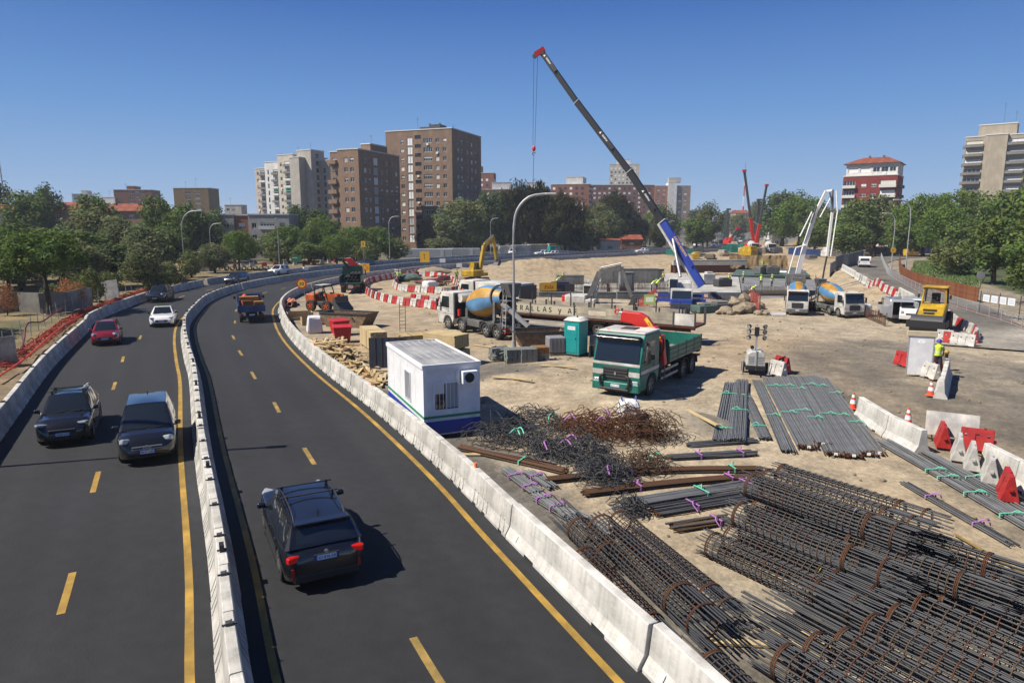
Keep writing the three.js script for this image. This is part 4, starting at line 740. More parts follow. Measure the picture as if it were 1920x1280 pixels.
function car(name, label, cat, p, dir, o) {
// p: ground point below the bumper that faces us (end 'f' or 'r'); dir: unit vector the car points to
const { L, W, H, paintM } = o, end = o.end === 'r' ? 1 : -1, c = [p[0] + dir[0] * L / 2 * end, p[1] + dir[1] * L / 2 * end];
const g = thing(name, label, cat, [c[0],.012, c[1]], Math.atan2(dir[0], dir[1]), o.group);
const wr = o.wr || .33, wz = [-L / 2 + (o.rearOv || .85), L / 2 - (o.frontOv || .9)], belt = o.belt || .95, hood = o.hood || .88;
const zA = L / 2 - (o.wsBase || 1.15), zB = L / 2 - (o.wsTop || 2.0), zC = -L / 2 + (o.rwTop || .55), zD = -L / 2 + (o.rwBase || .2), tail = o.tail || belt;
const top = [[-L / 2, tail * .72],[-L / 2 + .08, tail * .9],[-L / 2 + .25, tail],[zD + .1, tail],[zD + .5, belt],[zA - .25, belt],[zA, belt - .01],[L / 2 - .5, hood],[L / 2 - .2, hood - .1],[L / 2 - .06, hood - .24],[L / 2, hood - .34]];
part(g, 'body', bodyShell(L, W, top, wz, wr), paintM);
part(g, 'underbody', rbox(W * .8,.34, L - .5,.06,0,.36,0), M.black);
const wb = W / 2 * .93, wt = W / 2 * (o.roofW || .70), yr = H, ya = belt, yr2 = H - (o.roofDrop || .05);
const A = s => [s * wb * .92, ya, zA], Bp = s => [s * wt * .94, yr, zB], C = s => [s * wt * .94, yr2, zC], D = s => [s * wb * .9, Math.max(tail, ya) - .01, zD], AS = s => [s * wb, ya, zA - .1], DS = s => [s * wb, ya, zD + .08];
const sub = (a, b, c2, d, u0, u1, v0, v1, off, nu = 5, nv = 4, bulge = 0, dirv) => { const P = (u, v) => V(...a).lerp(V(...b), u).lerp(V(...d).lerp(V(...c2), u), v).addScaledVector(V(...dirv).normalize(), off).toArray(); return quad4(P(u0, v0), P(u1, v0), P(u1, v1), P(u0, v1), nu, nv, bulge, dirv); };
const fN = [0, zA - zB, yr - ya], rN = [0, zC - zD, -(yr2 - ya)]; rN[1] = Math.abs(zC - zD) + .05; rN[2] = -(yr2 - ya); fN[1] = zA - zB; fN[2] = yr - ya;
const cab = [quad4(A(1), A(-1), Bp(-1), Bp(1), 6,4,.05, fN), quad4(D(-1), D(1), C(1), C(-1), 6,4,.04, rN), quad4(Bp(1), Bp(-1), C(-1), C(1), 8,6,.055,[0,1,0])];
for (const s of [-1,1]) cab.push(quad4(AS(s), DS(s), C(s), Bp(s), 5,4,.03,[s, .3,0]), quad4(A(s), AS(s), Bp(s), Bp(s), 1,3), quad4(D(s), DS(s), C(s), C(s), 1,3));
const cabM = paintM.clone(); cabM.side = THREE.DoubleSide; part(g, 'cabin', cab.map(q => { const e = q.toNonIndexed(); e.computeVertexNormals(); return q; }), cabM);
part(g, 'windshield', sub(A(1), A(-1), Bp(-1), Bp(1), .05,.95,.04,.93,.012,6,4,.052, fN), M.glass);
part(g, 'rear_window', sub(D(-1), D(1), C(1), C(-1), .09,.91,.12,.88,.012,6,4,.042, rN), M.glass);
const panes = o.panes || [[.06,.46],[.5,.93]];
for (const s of [-1,1]) for (const [u0, u1] of panes) part(g, 'side_window', sub(AS(s), DS(s), C(s), Bp(s), u0, u1,.1,.86,.014,4,3,.02,[s, .3,0]), M.glass);
for (const s of [-1,1]) { const m = part(g, 'mirror', rbox(.2,.15,.13,.05, s * (W / 2 + .07), belt + .07, zA - .32), o.mirM || paintM); part(m, 'mirror_stem', box(.14,.04,.06, s * (W / 2 - .04), belt + .0, zA - .3), M.black); for (const z of [zA - 1.0, zA - 1.9]) if (z > zD + .2) part(g, 'door_handle', rbox(.03,.03,.18,.012, s * (W / 2 * .985 + .006), belt - .16, z), o.handM || paintM); }
for (const s of [-1,1]) for (const z of wz) wheel(g, s * (W / 2 - .11), wr, z, wr, .22, o.rimM);
// front and rear furniture
const zf = L / 2, hy = hood - .14;
for (const s of [-1,1]) {
const hl = part(g, 'headlight', o.lamp === 'slim' ? rbox(.42,.09,.2,.03, s * (W / 2 - .27), hy + .02, zf - .2,0, s * -.5, s * .12) : rbox(.30,.2,.26,.07, s * (W / 2 - .26), hy - .01, zf - .24,-.3, s * -.5, s * .2), lampGlass);
part(g, 'taillight', o.tailTall ? rbox(.16,.34,.16,.04, s * (W / 2 - .15), tail - .18,-L / 2 + .17) : rbox(.40,.15,.14,.04, s * (W / 2 - .27), tail - .2,-L / 2 + .10,0, s * .35), o.litTail ? tailLit : tailRed);
}
part(g, 'grille', rbox(W * .48,.16,.08,.03,0, hood - .36, zf - .01), M.black); part(g, 'air_intake', rbox(W * .66,.16,.1,.04,0,.36, zf - .05), M.black);
part(g, 'bumper_trim', rbox(W * .78,.2,.12,.05,0,.36,-L / 2 + .04), M.black);
part(g, 'door_sill', merge([box(.05,.12, wz[1] - wz[0] - .8, W / 2 * .97,.26, (wz[0] + wz[1]) / 2), box(.05,.12, wz[1] - wz[0] - .8,-W / 2 * .97,.26, (wz[0] + wz[1]) / 2)]), M.black).userData.kind = 'stuff';
if (o.chrome) part(g, 'grille_bar', [box(W * .5,.025,.03,0, hood - .30, zf + .03), box(W * .5,.025,.03,0, hood - .38, zf + .03)], M.steel).userData.kind = 'stuff';
if (o.plate) { const pl = panel(g, 'number_plate', .5,.115, plateDraw(...o.plate), [0, end > 0 ? tail - .22 : .5, end > 0 ? -L / 2 - .035 : zf + .045],[0, end > 0 ? PI : 0,0]); part(g, 'plate_holder', box(.54,.14,.05,0, pl.position.y, pl.position.z - end * -.028), M.black); }
part(g, 'wiper', [rod([-.1, belt + .01, zA + .04],[.5, belt + .06, zA - .03],.012,5), rod([-.6, belt + .01, zA + .04],[0, belt + .06, zA - .03],.012,5)], M.black).userData.kind = 'stuff';
if (o.rails) for (const s of [-1,1]) part(g, 'roof_rail', tube([[s * wt * .86, H - .03, zB - .1],[s * wt * .86, H + .06, zB - .35],[s * wt * .86, H + .06, zC + .35],[s * wt * .86, H - .06, zC + .1]],.018,14,6), M.black);
for (const z of o.bars || []) part(g, 'roof_bar', rbox(W * .74,.03,.06,.012,0, H + .1, z), M.black), part(g, 'bar_foot', [box(.05,.13,.08, wt * .82, H + .06, z), box(.05,.13,.08,-wt * .82, H + .06, z)], M.black).userData.kind = 'stuff';
if (o.fin) part(g, 'antenna_fin', sidePrism([[0,0],[.16,0],[.02,.07]],.04,0).translate(0, H, zC + .25), paintM);
if (o.spoiler) part(g, 'spoiler', rbox(W * .66,.04,.24,.018,0, yr2 + .005, zC - .07), paintM);
if (o.sunroof) part(g, 'sunroof', rbox(W * .46,.012,.7,.005,0, H + .052, zB - .55), M.glass);
return g;
}
const dirOn = (p, s) => { const q = medianPath.at(medianPath.near(...p).s); return [q.tx * s, q.tz * s]; };   // s = 1 away from us
const PB = { black: paint(.010,.0105,.013,.25,.2), blackBlue: paint(.012,.016,.028,.25,.3), white: paint(.72,.72,.72,.35,0), wine: paint(.23,.008,.02,.3,.3), darkBlue: paint(.012,.022,.055,.25,.3) };
{
let p = [-4.12,-14.15]; const suv = car('suv_car', 'black SUV with roof bars and red tail lamps, nearest on the right carriageway', 'car', p, [-.455,-.89], { end: 'r', L: 4.45, W: 1.84, H: 1.52, wr: .36, belt: .99, hood: 1.0, wsBase: 1.2, wsTop: 1.8, rwTop: .5, rwBase: .14, tail: 1.02, paintM: PB.black, rails: 1, bars: [.22,-.5], fin: 1, spoiler: 1, litTail: 1, panes: [[.06,.38],[.41,.7],[.73,.93]], plate: ['GT-816-AB', '#c9d4ea'], roofW: .72, rearOv: .92 });
part(suv, 'badge', cyl(.04,.04,.02,14,0,.93,-2.26, 'z'), M.steel); part(suv, 'fog_reflector', box(.07,.22,.04,-.72,.5,-2.2), tailRed); part(suv, 'fog_reflector', box(.07,.22,.04,.72,.5,-2.2), tailRed);
p = [-16.48,-24.09]; const cr = car('crossover_car', 'black crossover with roof rack and thin bright headlamps on the left lane', 'car', p, dirOn(p, -1), { L: 4.36, W: 1.8, H: 1.56, wr: .35, belt: 1.0, hood: .96, wsBase: 1.25, wsTop: 2.05, rwTop: .8, rwBase: .25, paintM: PB.black, lamp: 'slim', bars: [.0,-.72], plate: ['7562 LTV', '#bcc6dc'], rails: 1 });
part(cr, 'strap', [tube([[.5,1.7,.1],[.62,1.78,0],[.55,1.72,-.1],[.68,1.8,-.4],[.58,1.74,-.55]],.035,20,6), tube([[.45,1.72,.3],[.7,1.76,-.1],[.5,1.7,-.5]],.03,14,6)], mat(.2,.22,.24,.8)).userData.kind = 'stuff';
p = [-12.35,-22.16]; const mp = car('mpv_car', 'black people carrier with a chrome chevron grille beside the yellow line', 'car', p, dirOn(p, -1), { L: 4.55, W: 1.83, H: 1.68, wr: .34, belt: 1.02, hood: .98, wsBase: .95, wsTop: 2.1, rwTop: .45, rwBase: .12, paintM: PB.black, chrome: 1, plate: ['8511 LRV', '#c3cbde'], roofW: .74, panes: [[.05,.2],[.23,.55],[.58,.93]], fin: 1 });
part(mp, 'emblem', [beam([-.12,.63,2.31],[0,.71,2.31],.025,.03), beam([0,.71,2.31],[.12,.63,2.31],.025,.03), beam([-.12,.56,2.31],[0,.64,2.31],.025,.03), beam([0,.64,2.31],[.12,.56,2.31],.025,.03)], M.steel).userData.kind = 'stuff';
p = [-27.63,-45.66]; car('hatchback_car', 'dark red hatchback on the left carriageway near the outer barrier', 'car', p, dirOn(p, -1), { L: 3.95, W: 1.72, H: 1.48, wr: .31, belt: .93, hood: .9, wsBase: 1.0, wsTop: 1.85, rwTop: .5, rwBase: .15, paintM: PB.wine, plate: ['4471 KZX', '#ccd'] });
p = [-28.2,-54.36]; car('sedan_car', 'white sedan with dark sunroof on the left carriageway', 'car', p, dirOn(p, -1), { L: 4.9, W: 1.86, H: 1.46, wr: .33, belt: .93, hood: .88, wsBase: 1.5, wsTop: 2.25, rwTop: 1.35, rwBase: .75, tail: .97, paintM: PB.white, sunroof: 1, lamp: 'slim', mirM: M.blackGloss, plate: ['2086 MBK'] });
p = [-38.01,-72.28]; car('suv_car', 'dark blue black SUV with round pale headlamps by the left outer barrier', 'car', p, dirOn(p, -1), { L: 4.8, W: 1.93, H: 1.68, wr: .37, belt: 1.06, hood: 1.03, wsBase: 1.4, wsTop: 2.1, rwTop: .6, rwBase: .2, paintM: PB.blackBlue, rails: 1, plate: ['6120 FHV'] });
p = [-39.52,-95.25]; car('suv_car', 'dark SUV on the bend half hidden by the median', 'car', p, dirOn(p, -1), { L: 4.6, W: 1.88, H: 1.66, wr: .36, belt: 1.04, hood: 1.0, wsBase: 1.35, wsTop: 2.05, rwTop: .5, rwBase: .15, paintM: PB.darkBlue, rails: 1 });
p = [-39.85,-113.1]; car('suv_car', 'white SUV furthest along the left carriageway bend', 'car', p, dirOn(p, -1), { L: 4.45, W: 1.84, H: 1.64, wr: .35, belt: 1.02, hood: 1.0, wsBase: 1.3, wsTop: 2.0, rwTop: .5, rwBase: .15, paintM: PB.white, rails: 1 });
p = [-30.31,-137.19]; car('hatchback_car', 'dark blue car behind the far median above the green tipper lorry', 'car', p, dirOn(p, -1), { L: 4.3, W: 1.8, H: 1.5, paintM: PB.darkBlue });
// parked and distant cars
p = [-69.74,-155.8]; const pk = car('pickup_car', 'white pickup parked on the dirt track far left behind the barrier', 'pickup', p, [.35,.94], { L: 5.2, W: 1.85, H: 1.8, wr: .38, belt: 1.12, hood: 1.08, wsBase: 1.5, wsTop: 2.1, rwTop: 2.0, rwBase: 1.9, tail: 1.1, paintM: PB.white });
for (const [q, d, l, m, t] of [[[-54.08,-144.89],[1,.1], 'dark car parked behind the red and white barriers on the far left', PB.black, 'suv_car'],[[-58.92,-137.19],[.2,.98], 'dark car parked behind the pallet stacks on the far left', PB.darkBlue, 'hatchback_car'],[[6.46,-193.64],[-.9,.4], 'white car parked left of the teal container yard cabins', PB.white, 'hatchback_car'],[[9.14,-190.09],[-.9,.4], 'white car parked in front of the yellow and white containers', PB.white, 'hatchback_car'],[[-0.31,-197.31],[-.2,.98], 'white van parked at the left end of the containers', PB.white, 'van_car'],[[38.41,-213.53],[-.98,.2], 'white car on the far road in front of the red shed', PB.white, 'sedan_car'],[[76.74,-283.22],[.2,.97], 'white car on the far road between the dirt heaps', PB.white, 'hatchback_car'],[[74.07,-227.55],[.2,.97], 'dark car among the far site vehicles', PB.black, 'hatchback_car']])
car(t, l, 'car', q, (() => { const n = Math.hypot(...d); return [d[0] / n, d[1] / n]; })(), { L: 4.2, W: 1.76, H: t === 'van_car' ? 1.85 : 1.5, paintM: m, ...(t === 'van_car' ? { belt: 1.1, hood: 1.05, rwTop: .15, rwBase: .08 } : {}) });
for (let i = 0; i < 12; i++) { const s = 330 + i * 34, q = medianPath.off(s, i % 2 ? 3 : -3.5), e = medianPath.at(s); car('hatchback_car', 'tiny car far down the road near the horizon', 'car', [q.x, q.z],[-e.tx, -e.tz], { L: 4.3, W: 1.8, H: 1.5, paintM: [PB.white, PB.black, PB.darkBlue][i % 3], group: 'cars near the horizon' }); }
}
function van(label, p, dir, o = {}) {
const L = o.L || 4.5, W = 1.85, H = o.H || 1.85, end = o.end === 'r' ? 1 : -1, c = [p[0] + dir[0] * L / 2 * end, p[1] + dir[1] * L / 2 * end];
const g = thing('van', label, 'van', [c[0], groundY(...c) + .05, c[1]], Math.atan2(dir[0], dir[1])), z0 = -L / 2, z1 = L / 2;
const body = sidePrism([[z0,.3],[z1 - .05,.3],[z1,.6],[z1 - .1,.95],[z1 - .75,1.12],[z1 - 1.5, H - .08],[z1 - 1.8, H],[z0 + .15, H],[z0, H - .25]], W, .06);
let geo = o.open ? cut(body, [box(W - .16, H - .72,1.6,0, (H + .32) / 2, z0 + .6)]) : body;
const pm = o.m || PB.white; part(g, 'body', geo, pm); if (o.open) part(g, 'cargo_lining', [box(W - .2,.03,1.5,0,.4, z0 + .72), box(W - .2, H - .8,.03,0, (H + .3) / 2, z0 + 1.36)], M.black).userData.kind = 'stuff', part(g, 'rear_door', rbox(.05, H - .55,.9,.02, W / 2 + .02, (H + .3) / 2, z0 - .42), pm), part(g, 'rear_door', rbox(.05, H - .55,.9,.02,-W / 2 - .02, (H + .3) / 2, z0 - .42), pm);
else { part(g, 'rear_window', quad4([W * .38,1.15, z0 - .004 + .0],[-W * .38,1.15, z0 - .004],[-W * .34, H - .3, z0 + .01],[W * .34, H - .3, z0 + .01]).translate(0,0,-.02), M.glass); for (const s of [-1,1]) part(g, 'taillight', rbox(.14,.4,.06,.03, s * (W / 2 - .12), .95, z0 - .0), tailRed); part(g, 'bumper_trim', rbox(W * .95,.2,.16,.05,0,.42, z0), M.black); panel(g, 'number_plate', .5,.11, plateDraw('9034 JRD'), [0,.85, z0 - .012],[0, PI, 0]); }
part(g, 'windshield', quad4([W * .45,1.14, z1 - .77],[-W * .45,1.14, z1 - .77],[-W * .42, H - .1, z1 - 1.48],[W * .42, H - .1, z1 - 1.48]).translate(0,.02,.03), M.glass);
for (const s of [-1,1]) { part(g, 'side_window', sidePrism([[z1 - 1.0,1.1],[z1 - 1.55, H - .15],[z1 - 2.2, H - .15],[z1 - 2.2,1.1]],.02,0).translate(s * (W / 2 + .003), 0,0), M.glass); part(g, 'mirror', rbox(.18,.22,.12,.04, s * (W / 2 + .1), 1.2, z1 - 1.15), M.black); part(g, 'headlight', rbox(.24,.22,.2,.06, s * (W / 2 - .2), .86, z1 - .1), lampGlass); for (const z of [z0 + .85, z1 - .85]) wheel(g, s * (W / 2 - .1), .32, z, .32,.22); }
part(g, 'grille', rbox(W * .5,.14,.06,.02,0,.72, z1 - .02), M.black); return g;
}
van('white van seen from behind driving up the service road', [59.49,-115.61], (() => { const q = servicePath.at(servicePath.near(...[59.49,-115.61]).s); return [q.tx, q.tz]; })(), { end: 'r' });
van('silver van with open rear doors and dark cargo hold beside the dug bank', [32.72,-56.83],[.27,-.963], { end: 'r', open: 1, m: paint(.45,.46,.50,.35,.4) });
van('white van behind the yellow roller with its nose to the left', [33.02,-55.88],[-.5,.866], {});
// blue flatbed lorry loaded with timber and sacks
{
const p = [-21.83,-56.83], d = dirOn(p, 1), L = 5.6, c = [p[0] + d[0] * L / 2, p[1] + d[1] * L / 2], g = thing('flatbed_lorry', 'blue flatbed lorry loaded with timber and an orange sack on the right carriageway', 'lorry', [c[0],.012, c[1]], Math.atan2(...d));
const blue = mat(.05,.10,.27,.5, { t: T.dusty, m: 1.5 });
part(g, 'cab', sidePrism([[1.0,.5],[2.75,.5],[2.8,1.0],[2.55,1.35],[2.2,2.05],[1.05,2.1]],1.9,.06), blue);
part(g, 'windshield', quad4([.85,1.36,2.56],[-.85,1.36,2.56],[-.82,2.0,2.22],[.82,2.0,2.22]).translate(0,.02,.02), M.glass);
part(g, 'bed', box(2.1,.08,3.9,0,1.0,-.95), blue); part(g, 'chassis', box(.9,.25,5.2,0,.75,-.1), M.black);
for (const s of [-1,1]) { part(g, 'side_board', box(.05,.5,3.9, s * 1.06,1.27,-.95), blue); part(g, 'rack_post', box(.06,1.15,.06, s * 1.0,1.6,.95), blue); part(g, 'taillight', rbox(.3,.12,.06,.02, s * .8,.72,-2.88), tailRed); part(g, 'mirror', rbox(.2,.3,.1,.04, s * 1.22,1.75,2.1), M.black); for (const z of [-1.7,1.9]) wheel(g, s * .85,.36, z, .36,.24); }
part(g, 'tailgate', box(2.16,.52,.05,0,1.25,-2.93), blue); for (const y of [1.12,1.28,1.42]) part(g, 'tailgate_rib', box(2.1,.03,.02,0, y, -2.965), blue);
part(g, 'rack', [box(2.06,.06,.06,0,2.16,.95), box(2.06,.05,.05,0,1.85,.95)], blue).userData.kind = 'stuff'; part(g, 'bumper', rbox(1.9,.14,.1,.03,0,.55,-2.8), M.black); part(g, 'mudguard', [box(.5,.35,.05,.7,.45,-2.7), box(.5,.35,.05,-.7,.45,-2.7)], M.rubber).userData.kind = 'stuff';
panel(g, 'number_plate', .5,.12, plateDraw('3318 CDT'), [0,.72,-2.875],[0, PI, 0]);
const wood = mat(.42,.22,.07,.85, { t: T.wood, m: .8 }), T0 = (n, l, geo, m, dx, y, dz) => solo(n, l, n.includes('sack') ? 'sack' : 'crate', geo, m, [c[0] + d[0] * dz + d[1] * -dx * -1, y, c[1] + d[1] * dz + d[0] * -dx], Math.atan2(...d));
T0('timber_crate', 'yellowish timber crate at the rear left of the blue lorry bed', [rbox(.75,.75,.9,.03,0,.375,0), box(.8,.06,.06,0,.6,-.46), box(.8,.06,.06,0,.15,-.46)], wood, -.6,1.055,-2.1);
T0('timber_crate', 'brown timber crate in the middle of the blue lorry bed', rbox(.8,.8,.9,.03,0,.4,0), mat(.3,.13,.04,.85, { t: T.wood, m: .8 }), .25,1.055,-1.7);
T0('timber_crate', 'flat stack of boards on the blue lorry bed', [box(1.5,.16,.9,0,.08,0), box(1.5,.1,.8,.02,.24,0)], wood, .1,1.87,-1.5);
T0('orange_sack', 'orange red sack standing at the front of the blue lorry bed', sph(.32,0,.6,0,1,1.8,.9), mat(.55,.06,.02,.7), .4,1.045,.3);
}
{ // motorcycle on the far bend
const p = [-35.99,-119.68], d = dirOn(p, -1), g = thing('motorcycle', 'white motorcycle with rider on the far bend of the left carriageway', 'motorcycle', [p[0],.012, p[1]], Math.atan2(...d));
for (const z of [-.7,.7]) part(g, 'wheel', new THREE.TorusGeometry(.27,.06,8,18).rotateY(PI / 2).translate(0,.33, z), M.rubber);
part(g, 'body', [rbox(.35,.45,1.2,.12,0,.65,0), rbox(.5,.5,.3,.12,0,.95,.55)], PB.white).userData.kind = 'stuff'; part(g, 'windscreen', rbox(.4,.4,.04,.02,0,1.3,.6,-.4), M.glass);
}

// ---------- lorries and machines ----------
const K = { white: mat(.80,.80,.78,.45, { t: T.dusty, m: 2.5 }), grey: mat(.17,.175,.18,.6, { t: T.dusty, m: 1.5 }), chassis: mat(.05,.05,.052,.7, { t: T.dusty, m: 1 }), teal: mat(.012,.21,.175,.4, { t: T.dusty, m: 3 }), tealDark: mat(.015,.12,.095,.6, { t: T.dusty, m: 2 }), red: mat(.5,.022,.018,.4), yellow: mat(.62,.40,.02,.45, { t: T.dusty, m: 2 }), blue: mat(.02,.05,.30,.45), navy: mat(.015,.02,.04,.4), beige: mat(.50,.46,.37,.75, { t: T.dusty, m: 2.5 }), brown: mat(.10,.03,.022,.8, { t: T.rust, m: 1 }), mud: mat(.22,.18,.13,.95, { t: T.dirt, m: 2 }), skip: mat(.27,.215,.165,.85, { t: T.rust, m: 1.5 }) };
const stripeTex = (() => { const t = textTex(128,32, (x, w, h) => { x.fillStyle = '#e8e6e2'; x.fillRect(0,0, w, h); x.fillStyle = '#b3241c'; for (let i = -2; i < 8; i++) { x.beginPath(); x.moveTo(i * 32, h); x.lineTo(i * 32 + 16, h); x.lineTo(i * 32 + 16 + h, 0); x.lineTo(i * 32 + h, 0); x.fill(); } }); return new THREE.MeshStandardMaterial({ map: t, roughness: .5 }); })();
const stuff = o => { o.userData.kind = 'stuff'; return o; };
function truck(name, label, cat, o) {      // origin on the ground below the front axle, nose towards +z
const g = thing(name, label, cat, [o.p[0], groundY(...o.p) + .02, o.p[1]], Math.atan2(...o.d), o.group), W = 2.46, H = o.H || 2.95, cm = o.cm || K.white, lo = o.lo || cm;
const arch = []; for (let i = 0; i <= 8; i++) { const a = PI - i / 8 * PI; arch.push([-Math.cos(a) * -.64,.5 + Math.sin(a) * .62]); }
const low = sidePrism([[1.38,.42],[1.42,1.2],[-.86,1.2],[-.86,.9],...arch.map(([x, y]) => [x, y]), [.72,.42]], W, .05); part(g, 'cab_lower', low, lo);
part(g, 'cab', sidePrism([[1.42,1.205],[1.36,1.72],[1.05, H - .22],[.85, H],[-.86, H],[-.86,1.205]], W, .06), cm);
part(g, 'windshield', quad4([1.12,1.74,1.375],[-1.12,1.74,1.375],[-1.08, H - .28,1.1],[1.08, H - .28,1.1],6,3,.03).translate(0,0,.02), M.glass);
part(g, 'sun_visor', rbox(W * .9,.16,.3,.05,0, H - .2,1.2,.35), o.visor || M.blackGloss);
for (const s of [-1,1]) {
part(g, 'side_window', sidePrism([[.98,1.72],[.72, H - .35],[-.25, H - .35],[-.25,1.72]],.02,0).translate(s * (W / 2 + .004), 0,0), M.glass);
part(g, 'door', box(.012,.03,1.3, s * (W / 2 + .003), 1.62,.36), M.black); part(g, 'door_handle', rbox(.03,.04,.2,.01, s * (W / 2 + .012), 1.48,-.15), M.black);
const m = part(g, 'mirror', rbox(.12,.62,.26,.05, s * (W / 2 + .26), 2.05,1.1), M.black); part(m, 'mirror_arm', [rod([s * W / 2,2.4,1.05],[s * (W / 2 + .26), 2.3,1.1],.025), rod([s * W / 2,1.75,1.1],[s * (W / 2 + .26), 1.8,1.1],.025)], M.black);
part(g, 'headlight', rbox(.42,.26,.12,.05, s * (W / 2 - .3), .78,1.40), lampGlass); part(g, 'step', box(.12,.06,.6, s * (W / 2 - .06), .5,-.75), M.black);
part(g, 'roof_lamp', rbox(.16,.1,.1,.03, s * .75, H + .05,.75), M.orange);
}
part(g, 'grille', rbox(1.3,.62,.08,.04,0,1.2,1.415), o.grille || M.black); for (let i = 0; i < 4; i++) part(g, 'grille_slat', box(1.2,.05,.03,0,1.0 + i * .14,1.46), M.darkSteel);
part(g, 'bumper', rbox(2.4,.42,.22,.06,0,.56,1.38), o.bumper || M.black); panel(g, 'number_plate', .52,.12, plateDraw(o.plate || '7214 LKB'), [0,.62,1.495]);
part(g, 'wiper', rod([-.5,1.74,1.4],[.3,1.8,1.4],.015,5), M.black); part(g, 'cab_rear', box(W * .9,1.9,.06,0,1.9,-.89), M.black);
const zEnd = o.len || 7.4; for (const s of [-1,1]) part(g, 'chassis_rail', box(.12,.28, zEnd + .2, s * .43,.86,-zEnd / 2 + .4), K.chassis);
for (const z of [0,...o.axles]) { const dbl = z < (o.dual || -3); part(g, 'axle', rod([-1,.52, z],[1,.52, z],.09,8), K.chassis); for (const s of [-1,1]) wheel(g, s * (dbl ? .94 : 1.06), .52, z, .52, dbl ? .56 : .32, truckRim); }
return g;
}
function fender(g, z, m = M.black, n = 1, w = .6) { for (const s of [-1,1]) { const a = []; for (let i = 0; i <= 8; i++) { const t = PI * i / 8; a.push([z + Math.cos(t) * .62,.56 + Math.sin(t) * .6]); } for (let i = 8; i >= 0; i--) { const t = PI * i / 8; a.push([z + Math.cos(t) * .58,.56 + Math.sin(t) * .56]); } part(g, 'mudguard', sidePrism(a, w, 0).translate(s * .98,0,0), m); } }
